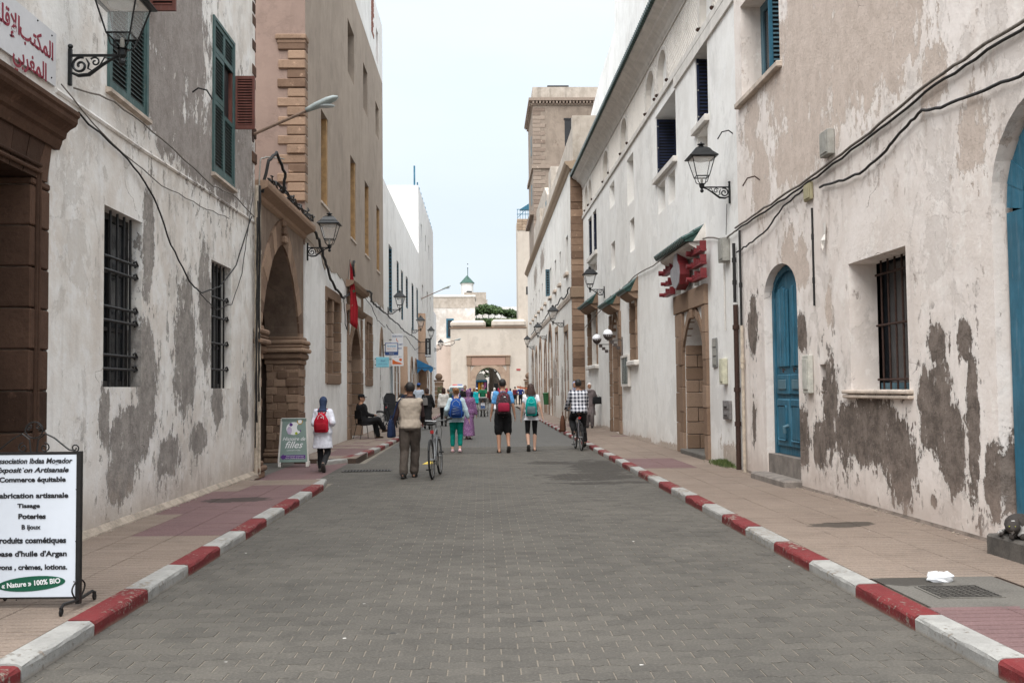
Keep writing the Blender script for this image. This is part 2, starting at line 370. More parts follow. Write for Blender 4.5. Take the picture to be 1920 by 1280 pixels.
# ================================================================= ground, road, kerbs, pavements
def wpos(nt): return nt.nodes.new('ShaderNodeNewGeometry').outputs['Position']
def groundmat(name, a, b_, var=.35, stain=.35, dots=0.0, bmp=.3, rough=.85, wet=(), red=False):
    m, nt, b = newmat(name); wp = wpos(nt)
    isl = nd(nt, 'ShaderNodeNewGeometry').outputs['Random Per Island']
    rnd = nd(nt, 'ShaderNodeObjectInfo').outputs['Random']
    r = mth(nt, 'FRACT', mth(nt, 'ADD', isl, rnd))
    big = noise(nt, wp, .45, 6, .6); mid = noise(nt, wp, 3.0, 7, .65); fine = noise(nt, wp, 60, 4, .7)
    c = mixc(nt, mth(nt, 'ADD', mth(nt, 'MULTIPLY', r, var), mth(nt, 'MULTIPLY', sstep(nt, big, .35, .65), 1-var)), a, b_)
    c = mixc(nt, mth(nt, 'MULTIPLY', sstep(nt, mid, .48, .7), stain), c, [x*.6 for x in a])
    c = mixc(nt, mth(nt, 'MULTIPLY', sstep(nt, fine, .4, .7), .45), c, [x*.6 for x in a])
    c = mixc(nt, mth(nt, 'MULTIPLY', sstep(nt, fine, .5, .3), .4), c, [min(1, x*1.5) for x in b_])
    if dots:
        vo = nd(nt, 'ShaderNodeTexVoronoi', {'Vector': wp, 'Scale': 2.3}); dd = vo.outputs['Distance']; vc = vo.outputs['Color']
        k = nd(nt, 'ShaderNodeSeparateXYZ', {0: vc}).outputs
        dm = mth(nt, 'MULTIPLY', sstep(nt, mth(nt, 'ADD', dd, mth(nt, 'MULTIPLY', fine, .05)), .085, .06), mth(nt, 'GREATER_THAN', k['X'], .55))
        c = mixc(nt, mth(nt, 'MULTIPLY', dm, dots), c, (.03, .03, .03))
        vo2 = nd(nt, 'ShaderNodeTexVoronoi', {'Vector': vmul(nt, wp, (1, 1, 1), (7, 3, 0)), 'Scale': 3.4}); k2 = nd(nt, 'ShaderNodeSeparateXYZ', {0: vo2.outputs['Color']}).outputs
        dm2 = mth(nt, 'MULTIPLY', sstep(nt, mth(nt, 'ADD', vo2.outputs['Distance'], mth(nt, 'MULTIPLY', fine, .09)), .1, .07), mth(nt, 'GREATER_THAN', k2['X'], .72))
        c = mixc(nt, mth(nt, 'MULTIPLY', dm2, dots*.9), c, (.62, .6, .56))
    rgh = rough
    if wet:
        dist = None
        for (x, y, rx, ry) in wet:
            ln = nd(nt, 'ShaderNodeVectorMath', {0: vmul(nt, wp, (1/rx, 1/ry, 0), (-x/rx, -y/ry, 0))}, operation='LENGTH').outputs['Value']
            dist = ln if dist is None else mth(nt, 'MINIMUM', dist, ln)
        wm = sstep(nt, mth(nt, 'ADD', dist, mth(nt, 'MULTIPLY', mth(nt, 'SUBTRACT', noise(nt, wp, 2.5, 8, .65), .5), 2.6)), 1.05, .85)
        c = mixc(nt, mth(nt, 'MULTIPLY', wm, .78), c, (.03, .025, .02))
    nt.links.new(c, b.inputs['Base Color']); b.inputs['Roughness'].default_value = rgh; b.inputs['Specular IOR Level'].default_value = .3
    bump(nt, b, mth(nt, 'ADD', fine, mth(nt, 'MULTIPLY', mid, .5)), bmp, .004)
    return m
m_paver = groundmat('paver_concrete', (0.064, 0.058, 0.050), (0.108, 0.097, 0.082), .55, .45, .9, .35,
                    wet=[(1.9, 17.6, .9, .8), (2.3, 19.6, .6, 2.0), (2.0, 16.4, .9, .25), (1.4, 21.0, .6, .4), (-.4, 24.4, .9, .2)])
m_sand = groundmat('joint_sand', (0.151, 0.128, 0.101), (0.199, 0.172, 0.138), .2, .3, 0, .3)
m_dust = groundmat('dust', (0.147, 0.123, 0.099), (0.197, 0.166, 0.130), .2, .3, 0, .3)
m_tileb = groundmat('ribbed_tile_beige', (0.180, 0.136, 0.107), (0.234, 0.182, 0.146), .35, .35, .4, .3, wet=[(3.75, 10.4, .35, .2), (-3.3, 13.9, .55, .35)])
m_tilep = groundmat('ribbed_tile_pink', (0.130, 0.077, 0.075), (0.171, 0.104, 0.101), .4, .35, .4, .3, wet=[(-3.3, 13.6, .5, .3)])
m_groove = groundmat('tile_joint_dirt', (0.055, 0.037, 0.028), (0.083, 0.055, 0.042), .2, .3, 0, .3)
m_conc = groundmat('worn_concrete', (0.101, 0.090, 0.080), (0.136, 0.126, 0.110), .3, .5, .5, .5, wet=[(3.15, 7.35, .26, .2)])

def sheet(name, x0, x1, y0, y1, z, mat, kind='structure', parent=None):
    o = MB().add([(x0, y0, z), (x1, y0, z), (x1, y1, z), (x0, y1, z)], [(0, 1, 2, 3)]).build(name, mat, parent)
    if kind: tag(o, kind=kind)
    return o
sheet('ground', -1500, 1500, -300, 2500, -.05, m_dust)

# road: sand bed, then shaped paving blocks laid in running bond
RX0, RX1 = -2.53, 2.72
road = MB().add([(RX0-.1, -8, -.004), (RX1+.1, -8, -.004), (RX1+.1, 125, -.004), (RX0-.1, 125, -.004)], [(0, 1, 2, 3)]) \
    .add([(-4.6, 16.9, -.0095), (RX0-.1, 16.9, -.0095), (RX0-.1, 21.6, -.0095), (-4.6, 21.6, -.0095)], [(0, 1, 2, 3)]).build('road', m_sand)
tag(road, kind='structure')
PW, PH, WA = .202, .136, .0095
def paver_pts(odd):
    xs = [-PW/2+.0042, -.062, -.036, .036, .062, PW/2-.0042]; sg = -1 if odd else 1
    ws = [-sg*WA, -sg*WA, sg*WA, sg*WA, -sg*WA, -sg*WA]
    lo = [(x, -PH/2+.002+w) for x, w in zip(xs, ws)]; hi = [(x, PH/2-.002+w) for x, w in zip(xs, ws)]
    return lo + hi[::-1]
def paver_geo(odd, cx=0, cy=0, z=0, clip=None):
    ol = paver_pts(odd); n = len(ol)
    def sh(p, k): return (p[0]*(1-k/(PW/2)), p[1]*(1-k/(PH/2)))
    top = [sh(p, .002) for p in ol]
    def X(x): return min(max(x+cx, clip[0]), clip[1]) if clip else x+cx
    vs = [(X(p[0]), p[1]+cy, z) for p in top]+[(X(p[0]), p[1]+cy, z-.0015) for p in ol]+[(X(p[0]), p[1]+cy, z-.012) for p in ol]
    fs = [tuple(range(n))]+[(n+k, n+(k+1) % n, (k+1) % n, k) for k in range(n)]+[(2*n+k, 2*n+(k+1) % n, n+(k+1) % n, n+k) for k in range(n)]
    return vs, fs
pm = []
for odd in (0, 1):
    mb = MB(); mb.add(*paver_geo(odd)); pm.append(mb.mesh('paving_block', m_paver))
cells = []
r = 0; y = 3.4
while y < 27.0:
    odd = r % 2; x = RX0 + (PW/2 if odd else 0)
    xa = RX0
    if 16.95 < y < 21.4: x = RX0 - 2*PW + (PW/2 if odd else 0); xa = RX0-.42
    while x < RX1+.02:
        cells.append((x, y, odd, xa)); x += PW
    y += PH; r += 1
cells = [c for c in cells if c[0]-PW/2 > c[3]-.15 and c[0]+PW/2 < RX1+.15]
vis = [c for c in cells if 5.28 < c[1] and c[0] > c[3]+PW/2 and c[0] < RX1-PW/2]
vis.sort(key=lambda c: c[1]); near = set(vis[:296])
rest = MB()
for c in cells:
    dz = random.uniform(-.0012, .0012)
    if c in near:
        o = link('paving_block', pm[c[2]], road, (c[0], c[1], dz)); o.rotation_euler = (random.uniform(-.006, .006), random.uniform(-.004, .004), random.uniform(-.006, .006))
    else: rest.add(*paver_geo(c[2], c[0], c[1], dz, (c[3], RX1)))
o = rest.build('paving_blocks', m_paver, road, fix=False); tag(o, kind='stuff')
# far road: blocks too small to tell apart, their courses left to the material
m_far, nt, b = newmat('paver_far'); wp = wpos(nt)
br = nd(nt, 'ShaderNodeTexBrick', {'Vector': wp, 'Color1': c4((.062, .059, .053)), 'Color2': c4((.085, .08, .072)), 'Mortar': c4((.13, .115, .095)), 'Scale': 1.0, 'Mortar Size': .005, 'Brick Width': PW, 'Row Height': PH})
cc = mixc(nt, mth(nt, 'MULTIPLY', sstep(nt, noise(nt, wp, .6, 7), .4, .7), .35), br.outputs['Color'], (.09, .085, .08))
nt.links.new(cc, b.inputs['Base Color']); b.inputs['Roughness'].default_value = .85
sheet('road_far_paving', RX0, RX1, y-PH/2, 125, -.001, m_far, None, road)

def kerbmat(name, col):
    m, nt, b = newmat(name); wp = wpos(nt)
    n1 = noise(nt, wp, 5, 9, .7); n2 = noise(nt, wp, 22, 8, .7); n3 = noise(nt, wp, 90, 3)
    c = mixc(nt, sstep(nt, n1, .35, .65), [x*.78 for x in col], col)
    wear = sstep(nt, mth(nt, 'ADD', mth(nt, 'MULTIPLY', noise(nt, wp, 1.6, 4), .45), mth(nt, 'MULTIPLY', n2, .55)), .545, .6)
    c = mixc(nt, wear, c, (.26, .22, .18))
    c = mixc(nt, mth(nt, 'MULTIPLY', sstep(nt, n2, .5, .8), .5), c, (.16, .13, .11))
    z = nd(nt, 'ShaderNodeSeparateXYZ', {0: wp}).outputs['Z']
    c = mixc(nt, mth(nt, 'MULTIPLY', sstep(nt, mth(nt, 'ADD', z, mth(nt, 'MULTIPLY', n2, .05)), .055, .01), .75), c, (.25, .2, .15))
    nt.links.new(c, b.inputs['Base Color']); b.inputs['Roughness'].default_value = .8; b.inputs['Specular IOR Level'].default_value = .25
    bump(nt, b, mth(nt, 'SUBTRACT', mth(nt, 'ADD', n2, mth(nt, 'MULTIPLY', n3, .4)), wear), .7, .01); return m
m_kr = kerbmat('kerb_red_paint', (0.162, 0.023, 0.024)); m_kw = kerbmat('kerb_white_paint', (0.331, 0.321, 0.300))
KH, KW = .1, .17
def kerb_mesh(mat, seed):
    rs = random.Random(seed); mb = MB(); n = 7; ring = []
    prof = [(0, -.04), (0, KH-.028), (.008, KH-.010), (.028, KH), (KW, KH), (KW, -.04)]
    vs = []
    for i in range(n+1):
        y = -.505+1.01*i/n
        for (a, z) in prof:
            vs.append((a+(rs.uniform(-.006, .004) if z > 0 and a < .05 else 0), y, z+(rs.uniform(-.006, .001) if z > .05 and a < .1 else 0)))
    k = len(prof); fs = []
    for i in range(n):
        for j in range(k-1): fs.append((i*k+j, i*k+j+1, (i+1)*k+j+1, (i+1)*k+j))
    fs += [tuple(range(k)), tuple(n*k+j for j in range(k))[::-1]]
    return mb.add(vs, fs).mesh('kerb_stone', mat)
km = {(c, s): kerb_mesh(m_kr if c else m_kw, s*2+c) for c in (0, 1) for s in range(3)}
def kerb(name, pts, side, first, step=1.02, ext=1.0):
    """stones laid end to end along a line; side +1: stones stand to the right of the line"""
    root = thing(name, None, None); tag(root, kind='structure')
    root.location = (pts[0][0], pts[0][1], 0)
    segs = [(Vector(a), Vector(b_)) for a, b_ in zip(pts, pts[1:])]
    L = [(q-p).length for p, q in segs]; T = sum(L); d = step/2; i = first
    while d < T:
        e = d
        for (p, q), l in zip(segs, L):
            if e <= l: break
            e -= l
        dr = (q-p)/l; P = p+dr*e
        o = link('kerb_stone', km[(i % 2, random.randrange(3))], root)
        a = atan2(-dr.x, dr.y)
        o.location = (P.x-pts[0][0], P.y-pts[0][1], random.uniform(-.004, .004))
        o.rotation_euler = (0, 0, a+random.uniform(-.006, .006)); o.scale = (side, step/1.02*.99, 1)
        d += step; i += 1
    return root
# right kerb: red from 6.34-7.36 m, white 7.36-8.4 ...
kerb('kerb', [(RX1, 2.22), (RX1, 44), (2.74, 75)], 1, 1)
# left kerb ends red at the side lane
kerb('kerb', [(-2.5, 3.48), (-2.5, 15.7), (-2.6, 16.7), (-3.0, 17.05)], -1, 0)
kerb('kerb', [(-3.35, 20.95), (-2.98, 21.5), (-2.76, 23.2), (-2.62, 26), (-2.56, 30), (-2.52, 36), (-2.5, 75)], -1, 0, .98)
def tile_mesh(mat, w, l, n=5):
    mb = MB(); g = .011; st = l/n
    for i in range(n):
        y0 = -l/2+i*st+g/2; y1 = y0+st-g
        vs = [(-w/2+.003, y0, -.006), (w/2-.003, y0, -.006), (w/2-.003, y1, -.006), (-w/2+.003, y1, -.006),
              (-w/2+.005, y0+.002, 0), (w/2-.005, y0+.002, 0), (w/2-.005, y1-.002, 0), (-w/2+.005, y1-.002, 0)]
        mb.add(vs, [(4, 5, 6, 7), (0, 1, 5, 4), (1, 2, 6, 5), (2, 3, 7, 6), (3, 0, 4, 7)])
    mb.add([(-w/2, -l/2, -.006), (w/2, -l/2, -.006), (w/2, l/2, -.006), (-w/2, l/2, -.006)], [(0, 1, 2, 3)])
    me = mb.mesh('paving_tile', mat); me.materials.append(m_groove); me.polygons[len(me.polygons)-1].material_index = 1
    return me
def pavement(name, x0, x1, y0, y1, cols, l, pink, skip=()):
    root = thing(name, None, None, ((x0+x1)/2, y0, 0)); tag(root, kind='structure')
    MB().box(x0-(x0+x1)/2, x1-(x0+x1)/2, 0, y1-y0, -.05, .088).build('bed', m_groove, root)
    w = (x1-x0)/cols; mbg = tile_mesh(m_tileb, w, l); mpk = tile_mesh(m_tilep, w, l)
    n = int(round((y1-y0)/l))
    for j in range(n):
        for i in range(cols):
            cx = x0+w*(i+.5); cy = y0+l*(j+.5)
            if any(a <= cx <= b_ and c <= cy <= d for a, b_, c, d in skip): continue
            o = link('paving_tile', mpk if pink(cx, cy) else mbg, root, (cx-(x0+x1)/2, cy-y0, .1+random.uniform(-.002, .0015)))
            o.rotation_euler = (random.uniform(-.003, .003), random.uniform(-.004, .004), random.uniform(-.004, .004))
    return root
pvR = pavement('pavement', RX1+KW, 4.87, 4.5, 41.5, 4, .5, lambda x, y: y < 6.6 or (abs(y-19.3) < 1.2 and x < 3.9) or (y > 30 and random.random() < .12),
         skip=[(3.0, 3.9, 6.4, 7.7)])
# poured concrete patch with an old cast cover
cp = MB().box(-.06, .86, 1.92, 3.42, .09, .099).build('concrete_patch', m_conc, pvR); cp.location.x = -.9
pvL = pavement('pavement', -4.06, -2.5-KW, 4.0, 16.6, 3, .45, lambda x, y: y > 10.3 and x > -3.62 and y < 15.8 or (y > 12.2 and y < 15))
pvL2 = pavement('pavement', -4.06, -2.74, 21.6, 40.6, 3, .475, lambda x, y: 22.5 < y < 25.5 and x > -3.6 or random.random() < .1)
sheet('pavement', -4.1, -2.68, 40.6, 92, .097, m_tileb); sheet('pavement', RX1+KW, 4.4, 41.5, 92, .097, m_tileb)
sheet('pavement', -4.06, -2.9, 16.6, 21.6, .002, m_tilep)
sheet('pavement', -9, -4.03, 16.9, 21.9, .004, m_conc)
m_iron = simple('cast_iron', (.06, .055, .05), .6, .5, .4, 20, .4)
mh = thing('manhole_cover', 'old square cast cover with a grid pattern in the pavement beside the near right kerb', 'manhole cover', (3.32, 6.95, .099))
MB().box(-.23, .23, -.2, .2, 0, .006).build('plate', m_conc, mh)
g = MB()
for i in range(9): g.box(-.21, .21, -.18+i*.0445, -.172+i*.0445, .006, .011)
for i in range(9): g.box(-.206+i*.0505, -.2+i*.0505, -.18, .184, .0062, .0105)
tag(g.build('grid_ribs', m_iron, mh), kind='stuff')
gr = thing('drain_grate', 'long slotted iron drain grate across the road at the side lane by the arch', 'drain grate', (-2.25, 19.4, .001), .05)
MB().box(-.45, .45, -.16, .16, 0, .004).build('pit', simple('black_void', (.004, .004, .004), 1, 0, 0, 5, 0), gr)
fr = MB()
for a in ((-.47, -.43, -.18, .18), (.43, .47, -.18, .18), (-.43, .43, -.18, -.15), (-.43, .43, .15, .18)): fr.box(*a, .001, .012)
fr.build('frame', m_iron, gr)
for i in range(14):
    MB().box(-.4+i*.06, -.37+i*.06, -.15, .15, .005, .011).build('bar', m_iron, gr)
# ================================================================= materials of the buildings
m_stone = stone('brown_sandstone', (.15, .095, .066), (.33, .225, .158), pale=.4, bmp=.9)
m_stoned = stone('dark_sandstone', (.045, .025, .017), (.12, .068, .046), pale=.25, bmp=.9)
m_stonel = stone('pale_sandstone', (.26, .185, .13), (.38, .29, .21), pale=.2)
m_stonef = stone('smooth_sandstone', (.19, .125, .085), (.28, .195, .14), bmp=.3, pale=.08)
m_mortar = simple('mortar', (.3, .23, .18), .95, 0, .3, 10, .5)
m_dark = simple('dark_interior', (.012, .012, .014), .6, 0, .3, 4, 0)
m_darkw = simple('dark_window_glass', (.02, .023, .027), .2, 0, .3, 3, .02, spec=.5)
m_iblack = simple('black_iron', (.016, .015, .015), .5, .3, .3, 25, .2)
m_rust = simple('rusty_iron', (.05, .025, .018), .8, .2, .4, 25, .5)
m_teal = oldpaint('faded_teal_paint', (.06, .115, .112), (.2, .17, .14), .7)
m_teald = oldpaint('teal_slat_paint', (.055, .088, .085), (.16, .14, .12), .7)
m_redw = oldpaint('red_brown_paint', (.17, .06, .045), (.2, .15, .12), .5, .25)
m_blue = oldpaint('blue_door_paint', (.03, .135, .205), (.12, .13, .13), .8, .45)
m_blued = oldpaint('blue_grey_paint', (.085, .165, .205), (.14, .14, .14), .5, .35)
m_navy = simple('navy_paint', (.008, .014, .042), .5, 0, .3, 6, .2)
m_ochre = simple('ochre_wood', (.36, .215, .095), .7, 0, .3, 6, .3)
m_gtile = simple('green_glazed_tile', (.012, .045, .036), .35, 0, .5, 18, .4, spec=.5)
m_wtrim = simple('white_trim', (.62, .585, .54), .9, 0, .15, 4, .3)
m_ctrim = simple('cream_trim', (.5, .42, .35), .9, 0, .3, 4, .4)
m_cable = simple('black_cable', (.018, .016, .015), .7, 0, .3, 20, 0)
m_cableg = simple('grey_cable', (.16, .14, .12), .8, 0, .3, 20, 0)
m_boxg = simple('grey_box', (.3, .29, .26), .7, 0, .25, 8, .2)

def leaf_slats(parent, wall, n0, s0, s1, z0, z1, fr, sl, w=.05, pitch=.052, th=.035, perp=False):
    """louvred leaf: frame and separate slats; perp=False lies along the wall, True stands out across it
       (then s0..s1 is read as n0..n1 and n0 as its s position)"""
    f = MB(wall)
    def bx(mb, a0, a1, c0, c1, b0, b1):
        if perp: mb.box(a0, a1, b0, b1, c0, c1)
        else: mb.box(b0, b1, a0, a1, c0, c1)
    bx(f, s0, s0+w, z0, z1, n0, n0+th); bx(f, s1-w, s1, z0, z1, n0, n0+th)
    bx(f, s0+w, s1-w, z0, z0+w*1.5, n0, n0+th); bx(f, s0+w, s1-w, z1-w*1.3, z1, n0, n0+th)
    p = f.build('shutter_leaf', fr, parent)
    back = MB(wall); bx(back, s0+w, s1-w, z0+w, z1-w, n0+(th-.005 if perp else 0), n0+(th-.001 if perp else .004)); back.build('backing', m_dark, p)
    z = z0+w*1.5+.01
    while z < z1-w*1.3-.02:
        m = MB(wall)
        if perp: vs = [(s0+w, n0+.004, z), (s1-w, n0+.004, z), (s1-w, n0+th-.008, z+.03), (s0+w, n0+th-.008, z+.03)]
        else: vs = [(n0+.006, s0+w, z+.016), (n0+.006, s1-w, z+.016), (n0+th-.006, s1-w, z), (n0+th-.006, s0+w, z)]
        vs2 = [(a, b, c+.01) for a, b, c in vs]
        m.add(vs+vs2, [(0, 1, 2, 3), (7, 6, 5, 4), (0, 4, 5, 1), (1, 5, 6, 2), (2, 6, 7, 3), (3, 7, 4, 0)])
        m.build('slat', sl, p); z += pitch
    return p
def grille(parent, wall, n, s0, s1, z0, z1, count, rails, mat, r=.011, ends=True, name='bar'):
    for i in range(count):
        s = s0+(s1-s0)*(i+.5)/count
        MB(wall).tube([(n, s, z0), (n, s, z1)], r, 6).build(name, mat, parent)
    for z in rails:
        MB(wall).tube([(n+.012, s0-.04, z), (n+.012, s1+.04, z)], r*1.15, 6).build('rail', mat, parent)
        if ends: MB(wall).tube([(n+.01, s1+.02, z-.02), (n+.03, s1+.07, z), (n+.02, s1+.03, z+.05), (n+.005, s1, z+.03)], r*.9, 5).build('scroll', mat, parent)
def simple_window(root, wall, s0, s1, z0, z1, n, frmat, gmat=None, fw=.05, mull=1, sill=None, th=.03, trans=0):
    w = MB(wall).box(n-.01, n, s0, s1, z0, z1).build('window', gmat or m_darkw, root)
    for a in ((s0, s0+fw, z0, z1), (s1-fw, s1, z0, z1), (s0+fw, s1-fw, z0, z0+fw), (s0+fw, s1-fw, z1-fw, z1)):
        MB(wall).box(n+.002, n+th, *a).build('frame', frmat, w)
    for i in range(mull):
        c = s0+(s1-s0)*(i+1)/(mull+1); MB(wall).box(n+.003, n+th-.004, c-fw*.35, c+fw*.35, z0+fw, z1-fw).build('mullion', frmat, w)
    for i in range(trans):
        c = z0+(z1-z0)*(i+1)/(trans+1); MB(wall).box(n+.004, n+th-.008, s0+fw, s1-fw, c-fw*.3, c+fw*.3).build('mullion', frmat, w)
    if sill: MB(wall).cbox(sill[0], sill[1], s0-.08, s1+.08, z0-sill[2], z0-.003, .012).build('sill', sill[3], w)
    return w
def voussoirs(parent, wall, inner, outer, n0, n1, mat, name='voussoir', gap=.006, stuff=False):
    k = len(inner)-1
    for i in range(k):
        a, b = inner[i], inner[i+1]; c, d = outer[i+1], outer[i]
        cx = (a[0]+b[0]+c[0]+d[0])/4; cy = (a[1]+b[1]+c[1]+d[1])/4
        def sh(p): 
            v = (cx-p[0], cy-p[1]); l = sqrt(v[0]**2+v[1]**2) or 1
            return (p[0]+v[0]/l*gap, p[1]+v[1]/l*gap)
        MB(wall).prism([sh(a), sh(b), sh(c), sh(d)], n0, n1+random.uniform(-.006, .006), 0).build(name, mat, parent)
def courses(parent, wall, n0, n1, s0, s1, z0, z1, h, mat, split=0, jit=.012, gap=.01, name='stone', c=.012, axis='n', rag=0.0):
    z = z0; i = 0
    while z < z1-.04:
        hh = min(h*random.uniform(.9, 1.1), z1-z)
        if z1-z-hh < h*.35: hh = z1-z
        cuts = [s0, s1]
        if split:
            t = s0+(s1-s0)*(random.uniform(.3, .45) if i % 2 else random.uniform(.55, .7))
            cuts = [s0, t, s1] if split == 1 else [s0, s0+(s1-s0)*(.33 if i % 2 else .22), s0+(s1-s0)*(.66 if i % 2 else .6), s1]
        for a, b in zip(cuts, cuts[1:]):
            j = random.uniform(-jit, jit); a2 = a+gap/2+(random.uniform(-rag, rag) if a == s0 else 0); b2 = b-gap/2+(random.uniform(-rag, rag) if b == s1 else 0)
            m = MB(wall)
            if axis == 'n': m.cbox(n0, n1+j, a2, b2, z+gap/2, z+hh-gap/2, c)
            else: m.cbox(a2, b2, n0-j, n1, z+gap/2, z+hh-gap/2, c)   # faces the camera: n-range is an s-range
            m.build(name, mat, parent)
        z += hh; i += 1
def cornice(wall, s0, s1, prof, ends=True):
    """profile of (n, z) swept along s"""
    return MB(wall).prism(prof, s0, s1, 1)

# ================================================================= LEFT: near house with the stone portal
LA = Wall(-4.03, 0, 1, 5.0)
mA = plaster('old_white_plaster', (.82, .80, .765), (.66, .605, .545),
    layers=[((.25, .22, .20), (.34, .305, .28), [(13.2, 6.6, 1.6, 1.35), (12.6, 5.3, .9, .7), (15.6, 5.3, 1.4, .8), (14.4, 5.0, 1.7, .45), (17.0, 5.6, .6, .9), (13.2, 7.8, 1.3, .6)], .20),
            ((.22, .20, .185), (.36, .33, .30), [(11.6, 1.05, .75, .38), (12.1, 1.7, .35, .75), (12.1, 3.4, .22, .7), (13.6, 2.1, .5, .9), (11.3, .62, .45, .3), (14.6, 2.9, .32, .9), (15.3, 1.4, .32, .35), (10.75, 1.3, .16, .35), (12.9, .75, .5, .3), (17.0, 1.3, .25, .5), (14.3, .9, .4, .2)], .22)],
    y0=5, streak=.3, speck=.35, grime=.6, grimecol=(.34, .26, .2), crack=.35, bmp=.6, under=(.3, .27, .24), mottle=.42)
A = wthing('stone_portal_house', LA, 'peeling white and grey house with a brown stone portal and barred windows, nearest left', 'house')
PS0, PS1, PZ = 7.3, 8.95, 3.5     # portal opening
holes = [rect(PS0-.35, 9.33, .0, 4.1), rect(10.70, 11.88, 1.62, 3.57), rect(14.91, 16.08, 1.61, 3.53), rect(10.76, 11.98, 4.87, 7.2), rect(14.94, 16.18, 4.9, 7.22)]
MB(LA).panel(rect(5.0, 17.72, -.05, 11.5), holes, 0, depths=[.25, .2, .2, .06, .06], back=6).build('wall', mA, A)
MB(LA).box(-6, -.3, 5.05, 17.6, 11.2, 11.45).build('roof', m_ctrim, A)
MB(LA).box(-6, -.8, 5.1, 17.6, .02, 11.1).build('inner_core', m_dark, A)
# portal: jambs of coursed blocks, flat arch, cornice
MB(LA).box(-.6, -.03, PS1+.03, 9.32, .02, 4.1).build('portal_core', m_mortar, A)
MB(LA).box(-.6, -.03, PS0-.34, PS0-.03, .02, 4.1).build('portal_core', m_mortar, A)
po = MB(LA).box(-.5, -.04, PS0-.34, 9.32, 3.52, 4.09).build('portal', m_mortar, A)
z = .1
while z < 3.48:
    h = min(.37, 3.5-z)
    for (a, b) in ((PS1, 9.33), (PS0-.35, PS0)):
        m = MB(LA).cbox(-.62, .012+random.uniform(0, .008), a, b, z+.005, z+h-.005, .012)
        m.build('stone', m_stoned, po)
    z += h
for k in range(2):  # roll mouldings on the jamb edge
    MB(LA).tube([(.02, PS1+.1+k*.055, .1), (.02, PS1+.1+k*.055, 3.56)], .018, 8).build('moulding', m_stoned, po)
n = 9
for i in range(n):
    a0 = PS0-.3+i*(PS1+.6-PS0)/n; a1 = PS0-.3+(i+1)*(PS1+.6-PS0)/n; mid = (PS0+PS1)/2
    t = lambda s: s+(s-mid)*.22
    MB(LA).prism([(a0+.006, 3.5), (a1-.006, 3.5), (min(t(a1), 9.34)-.006, 3.86), (max(t(a0), 6.9)+.006, 3.86)], -.5, .02+random.uniform(0, .01), 0).build('voussoir', m_stoned, po)
for zz in (3.56, 3.62): MB(LA).tube([(.035, PS0-.1, zz), (.035, PS1+.13, zz)], .02, 8).build('moulding', m_stoned, po)
cp_ = [(-.02, 3.85), (.05, 3.85), (.07, 3.90), (.08, 3.94), (.11, 3.96), (.12, 4.01), (.15, 4.04), (.20, 4.07), (.22, 4.10), (.22, 4.14), (.24, 4.16), (.24, 4.20), (-.02, 4.26)]
cornice(LA, 6.6, 9.44, cp_).build('cornice', m_stoned, po)
MB(LA).box(-.5, -.46, PS0, PS1, .1, 3.5).build('door', m_navy, A)
for i in range(3):
    for k in range(2): MB(LA).cbox(-.46, -.435, PS0+.12+k*.8, PS0+.72+k*.8, .3+i*1.05, 1.2+i*1.05, .02).build('door_panel', m_navy, A)
MB(LA).box(-.6, .2, PS0-.3, PS1+.3, .09, .14).build('doorstep', m_stoned, A)
# barred windows
for (s0, s1, z0, z1, nb, rl) in ((10.70, 11.88, 1.62, 3.57, 5, (1.82, 1.97, 2.35, 2.5, 2.9, 3.05)), (14.91, 16.08, 1.61, 3.53, 5, (1.9, 2.3, 2.7, 3.0))):
    w = simple_window(A, LA, s0, s1, z0, z1, -.19, m_iblack, m_darkw, .07, 1, trans=2)
    grille(w, LA, -.07, s0+.05, s1-.08, z0+.0, z1, nb, rl, m_iblack, .015)
# tall louvred shutters, red-brown leaf swung out
for (s0, s1, z0, z1, rz0, rz1) in ((10.78, 11.96, 4.88, 7.2, 6.25, 7.0), (14.96, 16.16, 4.91, 7.2, 5.9, 6.72)):
    mid = (s0+s1)/2
    fm = MB(LA)
    for a in ((s0-.04, s0+.03, z0-.06, z1+.05), (s1-.03, s1+.04, z0-.06, z1+.05), (s0+.03, s1-.03, z1, z1+.05), (s0+.03, s1-.03, z0-.06, z0)): fm.box(-.05, .03, *a)
    fm.build('window_frame', m_teal, A)
    MB(LA).box(-.058, -.05, s0+.03, s1-.03, z0, z1).build('window', m_dark, A)
    leaf_slats(A, LA, -.02, s0+.03, mid-.005, z0, z0+(z1-z0)*.47, m_teal, m_teald)
    leaf_slats(A, LA, -.02, s0+.03, mid-.005, z0+(z1-z0)*.47+.01, rz1, m_teal, m_teald)
    leaf_slats(A, LA, -.02, s0+.03, mid-.005, rz1+.01, z1, m_teal, m_teald)
    leaf_slats(A, LA, -.02, mid+.005, s1-.03, z0, rz0-.01, m_teal, m_teald)
    leaf_slats(A, LA, -.02, mid+.005, s1-.03, rz1+.01, z1, m_teal, m_teald)
    MB(LA).box(-.05, -.03, mid+.01, mid+.05, rz0, rz1).build('jamb', m_redw, A)
    MB(LA).box(-.05, .0, s1-.09, s1-.03, rz0, rz1).build('jamb', m_redw, A)
    leaf_slats(A, LA, s1+.05, .02, .34, rz0-.06, rz1, m_redw, m_redw, .04, .045, .04, perp=True)
# thin render ledge between the storeys
MB(LA).tube([(.0, 9.45, 4.43), (.0, 11.9, 4.44), (.0, 14.5, 4.5), (.0, 17.7, 4.55)], .028, 6).build('ledge', mA, A)
MB(LA).prism([(-.02, 4.78), (.06, 4.8), (.06, 4.84), (-.02, 4.86)], 10.7, 12.05, 1).build('sill', m_ctrim, A)
MB(LA).prism([(-.02, 4.78), (.06, 4.8), (.06, 4.84), (-.02, 4.86)], 14.88, 16.26, 1).build('sill', m_ctrim, A)
